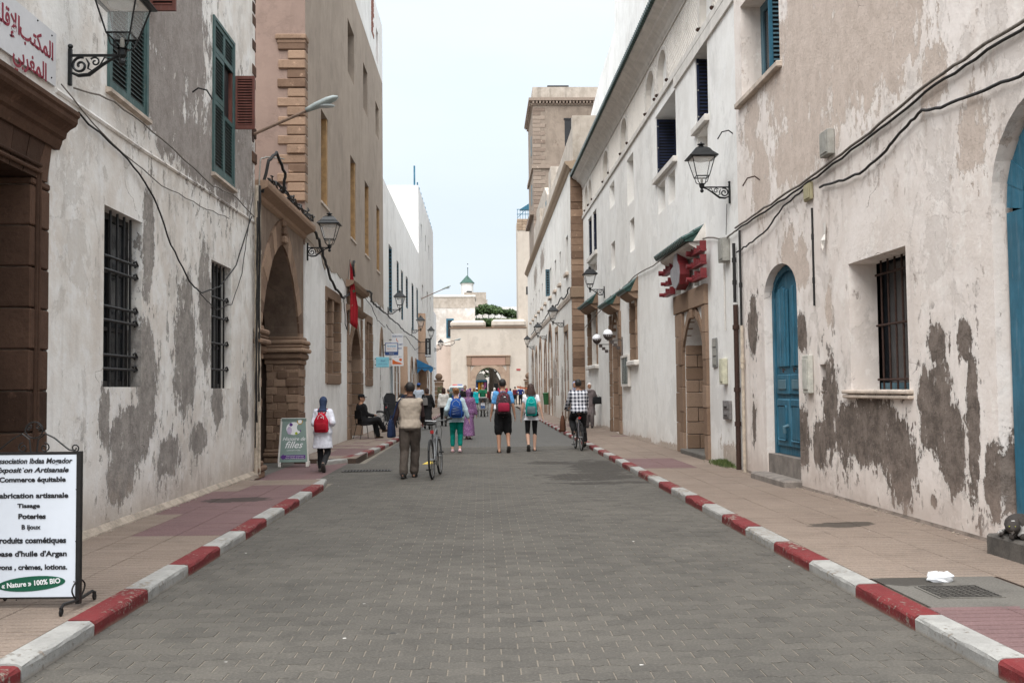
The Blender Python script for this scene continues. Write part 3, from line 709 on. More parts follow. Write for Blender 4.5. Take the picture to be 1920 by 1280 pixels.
# rough stone ends of the corner above the arch
for i in range(26):
    zz = 5.6+i*.225
    MB(LA).cbox(-.4, random.uniform(-.01, .03), 17.5, 17.75+random.uniform(-.04, .07), zz, zz+.2, .02).build('stone', m_stoned, A)
MB(LA).prism([(-.02, .05), (.09, .05), (.075, .115), (.02, .16), (-.02, .18)], 9.4, 17.7, 1).build('plinth_fillet', simple('fillet_dirt', (.33, .275, .22), .95, 0, .4, 5, .6, dist=.03), A)

# ---- sign above the portal
sg = wthing('wall_sign', LA, 'white painted sign board with dark red Arabic lettering above the stone portal', 'sign')
sg.location = (-4.03, 8.0, 0); LS = Wall(-4.03, 0, 1, 8.0)
m_swhite = simple('sign_white', (.60, .60, .61), .6, 0, .06, 3, .03); m_sred = simple('sign_dark_red', (.23, .02, .04), .7, 0, .15, 10, 0)
MB(LS).box(.005, .025, 6.3, 9.40, 4.445, 4.95).build('board', m_swhite, sg)
TL = (pi/2, 0, pi/2)
text(sg, '\uFE90\uFE98\uFEDC\uFEE4\uFEDF\uFE8D', .225, (.027, 1.0, 4.74), TL, m_sred, bold=.004, ext=.0015, sx=1.0)
text(sg, '\uFEF2\uFEE4\uFEF4\uFEE0\uFED7\uFEF9\uFE8D', .225, (.027, .30, 4.74), TL, m_sred, bold=.004, ext=.0015, sx=1.0)
text(sg, '\uFEF2\uFE91\uFEAE\uFED0\uFEE4\uFEDF\uFE8D', .225, (.027, .87, 4.5), TL, m_sred, bold=.004, ext=.0015, sx=1.0)
for (a, b) in ((1.30, 4.9), (1.3, 4.68), (1.3, 4.5), (1.0, 4.93)): MB().ball((.027, a, b), .009, 6, 4).build('screw', m_iblack, sg)

# ================================================================= LEFT: stone archway over the side lane
AR0, AR1 = 17.76, 22.78
LB = Wall(-4.03, 0, 1, 18.0)
AW = wthing('stone_archway', LB, 'brown stone archway with a moulded cornice between the white house and tall brown building', 'archway')
mArch = plaster('arch_render', (.27, .205, .16), (.19, .14, .108), streak=.5, speck=.4, grime=.3, grimecol=(.08, .06, .05), under=(.12, .08, .055), bmp=.6, y0=18)
a0, a1, zs, za = 18.25, 22.02, 2.72, 4.52
inner = archpts(a0+.1, a1+.06, zs, za, 22, .9)
op = [(a0+.1, 0)]+inner+[(a1+.06, 0)]
MB(LB).panel(rect(AR0, AR1, -.05, 5.08), [op], -.04, depth=.7, back=.7).build('wall', mArch, AW)
outer = archpts(a0-.38, a1+.52, zs, za+.5, 22, .9)
voussoirs(AW, LB, inner, outer, -.35, 0.0, m_stone, gap=.005)
for i in range(3):  # keystone scroll
    MB(LB).cbox(-.1, .1-i*.02, 20.1, 20.34, za+.02+i*.17, za+.17+i*.17, .03).build('keystone', m_stone, AW)
# pillars with capitals
for (p0, p1) in ((a1-.02, AR1), (AR0+.02, a0+.06)):
    far = p0 > 20
    MB(LB).box(-.66, -.06, p0+.06, p1-.04, 0, 2.5).build('pillar_core', m_mortar, AW)
    courses(AW, LB, -.7, .0, p0, p1, .3, 2.15, .19, m_stone, 0 if not far else 0)
    if far: courses(AW, LB, p0-.01, p0+.3, -.72, .0, .3, 2.15, .17, m_stone, 2, axis='s', jit=.02)
    e = .0
    for (o_, z0, z1, c) in ((.05, 0, .12, .02), (.09, .12, .22, .03), (.03, .22, .3, .02), (.03, 2.15, 2.25, .015), (.09, 2.25, 2.4, .04), (.15, 2.4, 2.5, .03), (.11, 2.5, 2.58, .03), (.13, 2.58, 2.68, .03), (.04, 2.68, 2.76, .02)):
        MB(LB).cbox(-.74-o_*.5, o_, p0-o_, p1+(o_ if not far else -.01), z0, z1, c).build('moulding', m_stone, AW)
# cornice
cornice(LB, AR0-.02, AR1+.02, [(-.4, 5.02), (-.03, 5.02), (.02, 5.06), (.04, 5.12), (.14, 5.17), (.22, 5.2), (.24, 5.26), (.24, 5.32), (-.4, 5.36)]).build('cornice', m_stone, AW)
MB(LB).box(-6, -.4, AR0, AR1, 4.8, 5.1).build('roof', mArch, AW)
# vault inside: plaster side wall and coursed blocks seen through the opening
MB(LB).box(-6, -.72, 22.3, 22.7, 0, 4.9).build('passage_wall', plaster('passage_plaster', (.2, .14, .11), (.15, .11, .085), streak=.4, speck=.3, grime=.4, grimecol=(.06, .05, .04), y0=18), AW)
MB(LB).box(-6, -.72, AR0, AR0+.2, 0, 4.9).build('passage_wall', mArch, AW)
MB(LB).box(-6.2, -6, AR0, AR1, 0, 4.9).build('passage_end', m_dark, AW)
courses(AW, LB, 22.22, 22.32, -1.25, -.72, 2.2, 4.7, .2, m_stone, 1, axis='s')
# ---- drain pipes on the corner
for (n_, s_, z1, m_, nm, lb) in ((.06, 17.6, 5.2, simple('cream_pipe', (.45, .38, .3), .7, 0, .3, 12, .3), 'drain_pipe', 'cream downpipe, the nearer of the two on the white house corner beside the arch'),
                                 (.07, 17.78, 5.0, simple('cream_pipe', (.45, .38, .3)), 'drain_pipe', 'cream downpipe tight against the stone arch, the farther of the two')):
    p = MB().tube([(-4.03+n_, s_, .1), (-4.03+n_, s_, z1)], .032, 8)
    for q in (1.2, 2.6, 4.0): p.tube([(-4.03+n_, s_, q), (-4.03+n_, s_, q+.07)], .042, 8)
    tag(p.build(nm, m_), lb, 'pipe')

# ================================================================= LEFT: tall brown building
BY0, BY1 = 22.8, 40.75
LC = Wall(-4.03, 0, 1, 22.8)
B = wthing('brown_tenement', LC, 'tall brown rendered building with a white ground storey, on the left beyond the arch', 'building')
mBr = plaster('brown_render', (.37, .305, .25), (.31, .255, .21), streak=.28, speck=.06, grime=0, bmp=.35, y0=22.8, under=(.4, .33, .27), scale=.6)
mBs = plaster('pinkish_render', (.29, .21, .175), (.25, .18, .15), streak=.25, speck=.1, grime=0, bmp=.4, y0=22.8, under=(.16, .11, .09), scale=.6)
mWh = plaster('clean_white_wash', (.82, .805, .785), (.72, .70, .67), streak=.12, speck=.12, grime=.35, grimecol=(.4, .33, .27), bmp=.3, y0=22.8, under=(.4, .32, .26), scale=.7)
ZS = 4.95; ZT = 14.2
ragged = [(BY0, ZS)]
up = [(25.04, 26.18, 6.35, 8.7), (30.63, 31.95, 6.3, 8.85), (34.4, 35.7, 6.3, 8.85), (38.2, 39.4, 6.2, 8.7), (30.1, 31.64, 11.3, 12.95), (34.05, 35.35, 11.3, 12.9), (38.0, 39.2, 11.45, 12.7)]
MB(LC).panel(rect(BY0, BY1, ZS, ZT), [rect(a, b, c, d) for a, b, c, d in up], 0, depth=.35, back=7).build('upper_wall', mBr, B)
MB(LC).box(-7, -.002, BY0-.003, BY0+.05, 4.9, ZT+2.3).build('side_wall', mBs, B)
MB(LC).panel(rect(29.8, BY1, ZT+.002, 16.6), [rect(38.3, 39.05, 14.4, 15.7)], .003, depth=.2, back=7).build('parapet_wall', mWh, B)
MB(LC).panel(rect(BY0, 29.8, ZT+.002, 16.6), [], .001, depth=.2, back=7).build('parapet_wall', mBr, B)
MB(LC).box(-7, -.5, BY0+.1, BY1-.1, 0, 16.5).build('inner_core', m_dark, B)
for (a, b, c, d) in up[:4]:
    w = simple_window(B, LC, a, b, c, d, -.2, m_ochre, m_darkw, .14, 0)
    MB(LC).box(-.2, -.02, b-.14, b-.002, c, d).build('jamb', m_ochre, w)
    for i in range(9): MB(LC).box(-.19, -.15, a+.05, b-.16, c+.15+i*(d-c)/9.5, c+.17+i*(d-c)/9.5).build('bar', m_iblack, w)
    MB(LC).box(-.15, .03, a-.06, b+.06, c-.07, c-.003).build('sill', m_ctrim, w)
for (a, b, c, d) in up[4:]: MB(LC).box(-.36, -.34, a, b, c, d).build('window', m_darkw, B)
MB(LC).box(-.21, -.19, 38.3, 39.05, 14.4, 15.7).build('window', m_redw, B)
for i in range(9): MB(LC).cbox(-.1, .02, 36.6, 37.3+random.uniform(-.2, .2), 14.9+i*.2, 15.08+i*.2, .02).build('brick', simple('red_brick', (.25, .09, .06), .9), B)
# quoin on the side wall facing the street's near end: alternating long and short blocks
z = 5.9; i = 0
while z < 9.6:
    w_ = .62 if i % 2 == 0 else .4
    MB(LC).cbox(-w_+random.uniform(-.02, .02), .012, BY0-.05+random.uniform(-.02, .02), BY0+.3, z, z+.205, .02).build('quoin_stone', m_stone, B)
    z += .22; i += 1
MB(LC).cbox(-.68, .035, BY0-.09, BY0+.3, 9.66, 9.78, .02).build('quoin_cap', m_stone, B)
MB(LC).cbox(-.64, .02, BY0-.07, BY0+.3, 9.56, 9.655, .02).build('quoin_cap', m_stone, B)
# ragged foot of the brown render over the white storey
rg = [(BY0, ZS+.12)]; s = BY0
while s < BY1: 
    s += .35; rg.append((min(s, BY1), ZS-.08+random.uniform(-.1, .1)+(.14 if s < 25 else 0)-(.12 if 25 < s < 30 else 0)))
rg.append((BY1, ZS+.12))
MB(LC).prism(rg, -.02, .014, 0).build('render_edge', mBr, B)
# ground storey
gh = [rect(25.87, 28.18, 1.97, 4.02), arch(30.35, 32.75, .02, 2.6, 3.55, 12, .9), rect(34.55, 36.4, 1.95, 3.98), arch(39.35, 40.5, .1, 2.9, 3.6, 8, .8)]
MB(LC).panel(rect(BY0, BY1, -.05, ZS), gh, 0, depth=.32, back=7).build('ground_wall', mWh, B)
for (a, b, c, d) in ((25.87, 28.18, 1.97, 4.02), (34.55, 36.4, 1.95, 3.98)):
    w = MB(LC).box(-.3, -.27, a, b, c, d).build('window', simple('brown_board', (.17, .115, .08), .8), B)
    for q in ((a-.22, a+.03, c-.22, d+.24), (b-.03, b+.22, c-.22, d+.24)):
        courses(w, LC, -.3, .03, q[0], q[1], q[2], q[3], .3, m_stonef)
    m = (a+b)/2
    courses(w, LC, -.28, .0, m-.13, m+.13, c, d, .34, m_stonef)
    MB(LC).cbox(-.3, .035, a+.03, b-.03, d-.03, d+.24, .015).build('lintel', m_stonef, w)
    MB(LC).cbox(-.3, .035, a+.03, b-.03, c-.24, c+.03, .015).build('sill', m_stonef, w)
# portal with entablature
inn = archpts(30.38, 32.72, 2.6, 3.52, 14, .9); out_ = archpts(30.05, 33.05, 2.6, 3.9, 14, .9)
voussoirs(B, LC, inn, out_, -.3, .05, m_stonef)
for q in ((29.75, 30.38), (32.72, 33.3)): courses(B, LC, -.31, .06, q[0], q[1], .1, 2.6, .34, m_stonef)
for q in ((29.75, 30.04), (33.06, 33.3)): courses(B, LC, -.3, .06, q[0], q[1], 2.6, 3.9, .32, m_stonef)
cornice(LC, 29.6, 33.45, [(0, 3.92), (.08, 3.95), (.16, 4.02), (.2, 4.1), (0, 4.14)]).build('cornice', m_stonef, B)
MB(LC).cbox(0, .08, 29.8, 33.25, 4.15, 4.62, .02).build('frieze', m_stonef, B)
MB(LC).cbox(.08, .1, 30.6, 32.4, 4.25, 4.52, .008).build('plaque', m_wtrim, B)
cornice(LC, 29.5, 33.55, [(0, 4.63), (.1, 4.65), (.22, 4.72), (.26, 4.82), (0, 4.86)]).build('cornice', m_stonef, B)
MB(LC).box(-.34, -.31, 30.35, 32.75, .05, 3.55).build('door', simple('dark_brown_door', (.07, .045, .03), .7), B)
MB(LC).box(-.34, -.31, 39.35, 40.5, .05, 3.6).build('door', m_dark, B)
voussoirs(B, LC, archpts(39.35, 40.5, 2.9, 3.6, 8, .8), archpts(39.05, 40.7, 2.9, 4.1, 8, .8), -.2, .03, m_stonef)
courses(B, LC, -.25, -.1, 39.4, 40.45, .1, 2.9, .23, m_stoned)
# flag and emblem by the portal
fl = thing('flag', 'red flag with a small green star hanging from a pole above the seated man', 'flag', (-4.03, 29.6, 4.9))
MB().tube([(0, 0, -.7), (.12, -.02, .55)], .014, 6).build('pole', m_cableg, fl)
rows = []
for j in range(12):
    z = .5-j*.17
    w_ = .04+.19*min(1, j/7.0) if j < 11 else .2
    rows.append([(.12+w_*k/8+.0, .05*sin(k*1.9+j*.35)*(k/8), z-.02*k) for k in range(9)])
vs = [p for r_ in rows for p in r_]; fs = [(j*9+k, j*9+k+1, (j+1)*9+k+1, (j+1)*9+k) for j in range(11) for k in range(8)]
o = MB().add(vs, fs).build('cloth', simple('flag_red', (.30, .006, .014), .8, 0, .12, 3, .1), fl, True)
sd_ = o.modifiers.new('thickness', 'SOLIDIFY'); sd_.thickness = .006
st = []
for k in range(10):
    r_ = .06 if k % 2 == 0 else .025; st.append((.24+r_*sin(k*pi/5), -.4+r_*cos(k*pi/5)))
o = MB().prism(st, -.075, -.068, 1); o.build('star', simple('star_green', (.01, .08, .04)), fl)
em = thing('wall_emblem', 'small oval crest in a dark frame on the wall beside the red flag', 'emblem', (-3.99, 31.0, 5.35))
MB().lathe([(.0, .0), (.26, .0), (.26, .05), (.2, .06), (0, .06)], (0, 0, 0), 16, 'x').build('frame', m_iblack, em)
MB().lathe([(0, .061), (.19, .061), (.15, .075), (0, .08)], (0, 0, 0), 16, 'x').build('crest', m_stonel, em)

# ================================================================= LEFT: white row beyond
LD = Wall(-4.03, 0, 1, 40.8)
C1 = wthing('white_townhouse', LD, 'long white house with narrow blue shuttered windows over shop fronts, left middle distance', 'building')
mW1 = plaster('bright_white_wash', (.82, .81, .79), (.76, .745, .72), streak=.22, speck=.15, grime=.3, grimecol=(.4, .33, .27), bmp=.3, y0=40.8, under=(.5, .42, .36), scale=.6)
cu_ = [(43.2, 44.75, 5.0, 7.95, m_blue), (47.3, 48.4, 5.9, 7.75, m_blued), (49.8, 50.95, 5.1, 7.6, m_blued), (52.9, 54.3, 5.95, 7.65, m_blued), (57.3, 58.8, 5.05, 7.75, m_blued), (61.4, 62.8, 6.0, 7.9, m_blued)]
doors = [(46.0, 47.4, 2.4, 3.2), (51.4, 53.0, 2.3, 3.1), (56.0, 57.6, 2.5, 3.2), (59.3, 60.8, 2.5, 3.2)]
MB(LD).panel(rect(40.8, 63.6, -.05, 10.3), [rect(a, b, c, d) for a, b, c, d, e in cu_]+[arch(a, b, .1, c, d, 8) for a, b, c, d in doors]+[rect(43.4, 44.3, .1, 2.6)], -.004, depth=.2, back=8).build('wall', mW1, C1)
MB(LD).box(-8, -.4, 40.9, 63.5, 0, 10.2).build('inner_core', m_dark, C1)
for a, b, c, d, m_ in cu_:
    w = simple_window(C1, LD, a, b, c, d, -.15, m_, m_darkw, .09, 1)
    leaf_slats(C1, LD, b-.06, -.15, -.005, c+.05, d-.05, m_, m_, .03, .16, .03, perp=True)
def shop(root, wl, a, b, c, d, k):
    MB(wl).box(-.26, -.22, a, b, .1, d).build('door', (m_blue, m_dark, m_redw, m_dark)[k % 4], root)
    voussoirs(root, wl, archpts(a, b, c, d, 8), archpts(a-.25, b+.25, c, d+.28, 8), -.15, .04, m_stonef)
    for q in ((a-.25, a-.01), (b+.01, b+.25)): courses(root, wl, -.15, .05, q[0], q[1], .1, c, .45, m_stonef)
for k, (a, b, c, d) in enumerate(doors): shop(C1, LD, a, b, c, d, k+1)
MB(LD).box(-.2, -.15, 43.4, 44.3, .1, 2.6).build('door', m_blue, C1)
MB(LD).box(0, .03, 44.3, 44.42, .1, 2.7).build('door_frame', m_blue, C1)
# brown engaged columns
for (s_, h_, w_) in ((49.3, 3.7, .3), (63.2, 6.4, .42)):
    MB(LD).lathe([(w_*1.3, .1), (w_*1.3, .5), (w_, .6), (w_, h_*.42), (w_*1.25, h_*.45), (w_*1.35, h_*.5), (w_, h_*.54), (w_*.95, h_)], (.05, s_, 0), 10).build('column', m_stone, C1, True)
C2w = Wall(-4.03, 0, 1, 63.6)
C2 = wthing('tall_white_house', C2w, 'taller plain white house with blue posts along its roof edge, far left side', 'building')
mW2 = plaster('bright_white_wash_tall', (.76, .75, .73), (.69, .675, .65), streak=.15, speck=.06, grime=.3, grimecol=(.4, .33, .27), bmp=.3, y0=63.6, under=(.5, .42, .36), scale=.6)
th = [(66.2, 67.2, 11.5, 12.7), (71.2, 72.3, 11.5, 12.7), (75.4, 76.6, 11.4, 12.6), (67.0, 68.4, 6.8, 8.7), (72.8, 74.4, 6.8, 8.8), (77.2, 78.4, 6.9, 8.8)]
dr2 = [(66.6, 68.2, 2.5, 3.2), (71.8, 73.6, 2.5, 3.2), (76.8, 78.4, 2.5, 3.2)]
MB(C2w).panel(rect(63.6, 82.8, -.05, 14.7), [rect(*q) for q in th]+[arch(a, b, .1, c, d, 8) for a, b, c, d in dr2], 0, depth=.2, back=8).build('wall', mW2, C2)
MB(C2w).box(-8, -.4, 63.7, 82.7, 0, 14.6).build('inner_core', m_dark, C2)
for k, q in enumerate(th): simple_window(C2, C2w, *q, -.15, m_blued if k < 3 else m_redw, m_darkw, .09, 1)
for k, (a, b, c, d) in enumerate(dr2): shop(C2, C2w, a, b, c, d, k)
for k in range(11): MB(C2w).box(-.12, -.04, 64.1+k*1.75, 64.2+k*1.75, 14.7, 15.0).build('roof_post', m_blue, C2)
MB(C2w).box(-.3, -.2, 63.75, 63.9, 14.7, 16.0).build('mast', m_blue, C2)
C3w = Wall(-4.03, 0, 1, 82.9)
C3 = wthing('low_pale_house', C3w, 'low pale house closing the left side before the gate', 'building')
MB(C3w).panel(rect(82.9, 94, -.05, 8.6), [arch(85.2, 87, .1, 2.4, 3.2, 8)], -.3, depth=.3, back=8).build('wall', mW2, C3)
MB(C3w).box(-8, -.55, 83, 93.9, 0, 8.5).build('inner_core', m_dark, C3)
# ================================================================= RIGHT: near peeling house
RG = Wall(4.83, .019, -1, 5.0)
mG = plaster('peeling_pink_plaster', (.79, .725, .68), (.69, .615, .56),
    layers=[((.105, .085, .072), (.215, .175, .15), [(12.3, .95, .95, .42), (11.5, 1.0, .7, .45), (10.95, .72, .4, .5), (13.05, 1.25, .3, .75), (13.45, .75, .3, .35), (10.1, 1.35, .38, .5), (9.75, .95, .3, .45), (9.45, 1.95, .14, .2), (10.05, 1.95, .2, .22), (14.1, 2.3, .22, .28), (14.15, .85, .25, .4), (9.0, .65, .18, .35), (16.45, 2.55, .25, .5), (16.5, .95, .12, .3), (9.35, 1.1, .12, .8), (10.2, .35, .09, .1)], .20),
            ((.50, .415, .355), (.60, .505, .44), [(13.6, 6.3, 1.8, 1.3), (11.6, 5.9, 1.5, 1.1), (14.0, 5.0, 1.2, .5), (9.9, 4.75, .35, .28), (15.9, 5.0, .5, .7), (14.6, 3.4, .35, .55), (13.0, 2.6, .12, .3), (16.3, 6.0, .45, .4), (9.2, 3.9, .3, .5), (14.05, 3.3, .3, .35), (9.0, 6.3, 1.0, .8)], .24)],
    y0=5, streak=.30, speck=.55, grime=.55, grimecol=(.40, .31, .26), crack=.4, bmp=.65, under=(.24, .185, .15), speckscale=4.5, mottle=.4)
GH = wthing('peeling_house', RG, 'peeling pink-white plastered house with blue doors and a deep barred window, nearest on the right', 'house')
gholes = [rect(10.68, 12.3, 1.5, 3.07), arch(14.25, 15.82, .15, 2.95, 3.42, 14), rect(14.75, 16.8, 6.45, 8.1), [(q[0], q[1]) for q in arch(7.2, 8.9, .12, 3.2, 4.05, 14)], rect(13.16, 13.39, 1.44, 1.84)]
MB(RG).panel(rect(5.0, 17.2, -.05, 11.5), gholes, 0, depths=[.36, .16, .4, .2, .12], back=6).build('wall', mG, GH)
MB(RG).box(-6, -.5, 5.1, 17.1, .02, 11.3).build('inner_core', m_dark, GH)
MB(RG).box(-.13, -.12, 13.16, 13.39, 1.44, 1.84).build('niche_back', m_dark, GH)
# deep barred window
w = MB(RG).box(-.46, -.44, 10.68, 12.3, 1.5, 3.07).build('window', m_darkw, GH)
MB(RG).box(-.44, -.38, 10.68, 12.3, 1.5, 1.58).build('frame', m_blued, w)
MB(RG).box(-.43, -.37, 11.15, 11.25, 1.58, 3.07).build('frame', m_blued, w)
MB(RG).box(-.43, -.37, 10.69, 10.79, 1.58, 3.07).build('frame', m_blued, w)
grille(w, RG, -.27, 10.7, 12.05, 1.5, 3.07, 7, (1.62, 2.28, 2.9), m_rust, .013, ends=False)
for k in range(2): MB(RG).cbox(-.02, .075-k*.01, 10.58, 12.45, 1.45-k*.055, 1.497-k*.06, .012).build('sill', m_ctrim, GH)
# arched blue door with step
dw = MB(RG).prism(arch(14.27, 15.80, .5, 2.95, 3.40, 14), -.2, -.16, 0).build('door', m_blue, GH)
voussoirs(GH, RG, archpts(14.36, 15.71, 2.95, 3.31, 12), archpts(14.27, 15.80, 2.95, 3.40, 12), -.158, -.12, m_blue, 'door_frame', gap=0)
for a, b in ((14.27, 14.36), (15.71, 15.80)): MB(RG).box(-.158, -.12, a, b, .5, 2.95).build('door_frame', m_blue, dw)
for k in range(2):
    s0 = 14.42+k*.64
    for j in range(5): MB(RG).cbox(-.158, -.125+(j % 2)*.012, s0+.02+j*.11, s0+.11+j*.11, 1.85, 3.0+.1*(1-abs(j-2)/3), .012).build('reed', m_blue, dw)
    MB(RG).cbox(-.158, -.125, s0, s0+.6, 1.42, 1.74, .02).build('panel', m_blue, dw); MB(RG).cbox(-.125, -.105, s0+.12, s0+.48, 1.5, 1.66, .015).build('panel_field', m_blued, dw)
    MB(RG).cbox(-.158, -.12, s0, s0+.6, .62, 1.36, .02).build('panel', m_blue, dw); MB(RG).cbox(-.12, -.10, s0+.1, s0+.5, .72, 1.26, .03).build('panel_field', m_blue, dw)
MB(RG).tube([(-.1, 15.05, .95), (-.03, 15.05, .93), (-.04, 15.05, .84)], .03, 8).build('knob', m_blued, dw)
for q in (14.7, 15.2): MB(RG).tube([(-.12, q, 1.8), (-.08, q, 1.82), (-.09, q, 1.76)], .012, 6).build('hinge', m_rust, dw)
MB(RG).box(-.2, -.02, 14.25, 15.82, .15, .495).build('threshold', simple('step_stone', (.19, .165, .145), .9, 0, .35, 6, .5), GH)
MB(RG).cbox(-.2, .26, 14.2, 15.9, .06, .2, .025).build('step', simple('step_stone', (.19, .165, .145)), GH)
# upper window
w = simple_window(GH, RG, 14.75, 16.8, 6.47, 8.1, -.38, m_blued, m_darkw, .14, 1)
leaf_slats(GH, RG, 15.3, -.36, -.02, 6.5, 8.05, m_blue, m_blued, .06, .07, .035, perp=True)
MB(RG).cbox(-.05, .09, 14.66, 17.0, 6.36, 6.46, .015).build('sill', m_ctrim, GH)
# big arched blue door at the picture's edge, its step
d2 = MB(RG).prism(arch(7.25, 8.72, .3, 3.1, 3.85, 14), -.24, -.2, 0).build('door', m_blue, GH)
voussoirs(GH, RG, archpts(7.4, 8.6, 3.1, 3.7, 12), archpts(7.22, 8.86, 3.15, 3.98, 12), -.2, -.12, m_blue, 'door_frame', gap=0)
MB(RG).box(-.2, -.12, 8.6, 8.86, .3, 3.1).build('door_frame', m_blue, d2)
MB(RG).box(-.2, -.14, 7.25, 7.4, .3, 3.1).build('door_frame', m_blue, d2)
for k in range(3): MB(RG).cbox(-.2, -.17, 7.5, 8.5, .4+k*.9, 1.2+k*.9, .02).build('panel', m_blue, d2)
MB(RG).cbox(-.2, .34, 7.0, 8.55, .06, .27, .02).build('step', simple('step_grey', (.09, .08, .07), .9, 0, .4, 6, .6), GH)
MB(RG).prism([(.0, .09), (.035, .09), (.0, .13)], 8.95, 17.2, 1).build('plinth_fillet', simple('fillet_dark', (.14, .11, .09), .95, 0, .5, 5, .6, dist=.03), GH)

# ================================================================= RIGHT: white civic house with the green tiled eave
RF = Wall(4.73, .0105, -1, 17.2)
mF = plaster('white_lime_wash', (.83, .815, .785), (.72, .70, .665), streak=.1, speck=.08, grime=.4, grimecol=(.45, .37, .31), bmp=.22, y0=17.2, under=(.42, .33, .27), scale=.6, gz=.5,
             layers=[((.4, .33, .28), (.5, .43, .37), [(18.2, .3, .5, .3), (24, .12, 1.6, .12), (28, .1, 2, .1), (35, .1, 3, .12)], .25)])
mLat = plaster('lattice_wash', (.68, .64, .59), (.63, .59, .54), streak=.1, speck=.05, grime=0, bmp=.22, y0=17.2, scale=.6)
FB = wthing('white_civic_house', RF, 'white building with green tiled eave, relief lattice band and navy shutters, right side', 'building')
fh = [rect(22.5, 25.0, 6.85, 8.42), rect(19.4, 20.5, 6.95, 8.55), rect(28.5, 29.7, 5.98, 8.4), rect(32.35, 33.5, 6.9, 8.4), rect(28.6, 29.7, 5.98, 6.0),
      rect(37.1, 38.2, 6.75, 8.33), rect(38.6, 39.75, 6.75, 8.33)]
fh = [rect(22.5, 25.0, 6.85, 8.42), rect(19.4, 20.5, 6.95, 8.55), rect(28.5, 29.7, 7.0, 8.4), rect(32.35, 33.5, 7.6, 8.4), rect(28.5, 29.3, 5.55, 6.5), rect(32.4, 33.3, 5.5, 6.4),
      rect(37.1, 38.2, 6.75, 8.33), rect(38.6, 39.75, 6.75, 8.33),
      rect(22.7, 23.5, 5.9, 6.6), rect(23.9, 24.8, 5.9, 6.6), rect(19.5, 20.4, 6.2, 6.75), rect(37.2, 39.6, 6.0, 6.5),
      arch(20.05, 21.95, .1, 2.35, 3.1, 14, .95), rect(28.25, 29.45, 2.35, 4.05), arch(31.7, 33.4, .1, 3.0, 3.9, 12, .9), rect(37.2, 40.2, 2.45, 4.55)]
fd = [.55, .55, .3, .3, .25, .25, .4, .4, .2, .2, .2, .2, .75, .25, .3, .25]
MB(RF).panel(rect(17.2, 41.6, -.05, 8.42+.25), fh, 0, depths=fd, back=8).build('wall', mF, FB)
MB(RF).box(-8, -.95, 17.3, 41.5, .02, 10.2).build('inner_core', m_dark, FB)
# lattice band with blind arches, raised mouldings
MB(RF).box(-.3, .05, 17.2, 41.6, 8.67, 8.80).build('ledge', m_wtrim, FB)
MB(RF).box(-.3, .045, 17.3, 22.5, 8.42+.005, 8.665).build('ledge_drop', m_wtrim, FB)
nic = [(18.9, 19.9), (23.4, 24.5), (25.0, 26.2), (29.5, 30.7), (33.6, 34.9), (38.3, 39.3), (39.6, 40.6)]
MB(RF).panel(rect(17.2, 41.6, 8.80, 9.95), [arch(a, b, 8.9, 9.35, 9.8, 10) for a, b in nic], .0, depth=.12, back=.2).build('frieze_wall', mLat, FB)
for a, b in nic:
    MB(RF).box(-.14, -.12, a, b, 8.9, 9.8).build('niche_back', mF, FB)
    voussoirs(FB, RF, archpts(a, b, 9.35, 9.8, 8), archpts(a-.13, b+.13, 9.35, 9.9, 8), .002, .03, m_wtrim, 'arch_moulding', gap=0)
    for q in (a-.13, b): MB(RF).box(.002, .03, q, q+.13, 8.9, 9.35).build('arch_moulding', m_wtrim, FB)
    for q in (a-.1, b+.08): MB(RF).ball((.04, q, 8.87), .045, 6, 5).build('boss', m_rust, FB)
# diagonal relief ribs of the lattice
lt = MB(RF); ang_ = 1.0
ribs = 0; s = 16.4
edges = [(a-.15, b+.15) for a, b in nic]
while s < 41.6:
    p0 = (s, 8.84); p1 = (s+1.05, 9.9)
    # split the rib where a niche stands
    pts = []; N = 10; run = None
    for k in range(N+1):
        x = p0[0]+(p1[0]-p0[0])*k/N; zz = p0[1]+(p1[1]-p0[1])*k/N
        ok = 17.25 < x < 41.5 and not any(a < x < b for a, b in edges)
        if ok and run is None: run = (x, zz)
        if run is not None and (not ok or k == N):
            if (zz-run[1]) > .05: lt.beam((.008, run[0], run[1]), (.008, x, zz), .03, .02, (1, 0, 0))
            run = None
    s += .125
tag(lt.build('lattice_ribs', mLat, FB), kind='stuff')
MB(RF).box(-.3, .03, 17.2, 41.6, 9.95, 10.02).build('moulding', m_wtrim, FB)
# coved eave
cv = [(-.3, 10.02), (.04, 10.02), (.08, 10.12), (.15, 10.2), (.24, 10.26), (.26, 10.32), (.34, 10.36), (.42, 10.40), (.44, 10.46), (-.3, 10.5)]
MB(RF).prism(cv, 17.0, 41.75, 1).build('eave_cove', m_wtrim, FB)
n = 150
tm = MB().lathe([(.07, 0), (.082, -.03), (.082, -.3), (.07, -.33)], (0, 0, 0), 8, 'x')
tmesh = tm.mesh('eave_tile', m_gtile)
MB(RF).prism([(-.5, 10.5), (.46, 10.47), (.47, 10.49), (-.5, 10.8)], 17.0, 41.75, 1).build('tile_bed', m_gtile, FB)
for i in range(n):
    o = link('eave_tile', tmesh, FB); s = 17.08+i*(24.6/n)
    p = RF.P((.54, s, 10.50)); o.location = p; o.rotation_euler = (0, radians(-14)+pi, 0); o.scale = (1.0, .85, .8)
# set-back white rooftop wall rising behind
UW = Wall(5.75, 0, -1, 17)
up_ = MB(UW).prism([(17, 10.6), (60, 10.6), (56.5, 14.4), (52, 15.6), (47, 16.3), (41.5, 16.75), (41.2, 22), (17, 22)], -6, 0, 0)
o = up_.build('rooftop_wall', mF, FB)
o.location = Vector(UW.base())-Vector(RF.base()); o.rotation_euler = (0, 0, -RF.ang)
o.location = Matrix.Rotation(-RF.ang, 3, 'Z') @ o.location
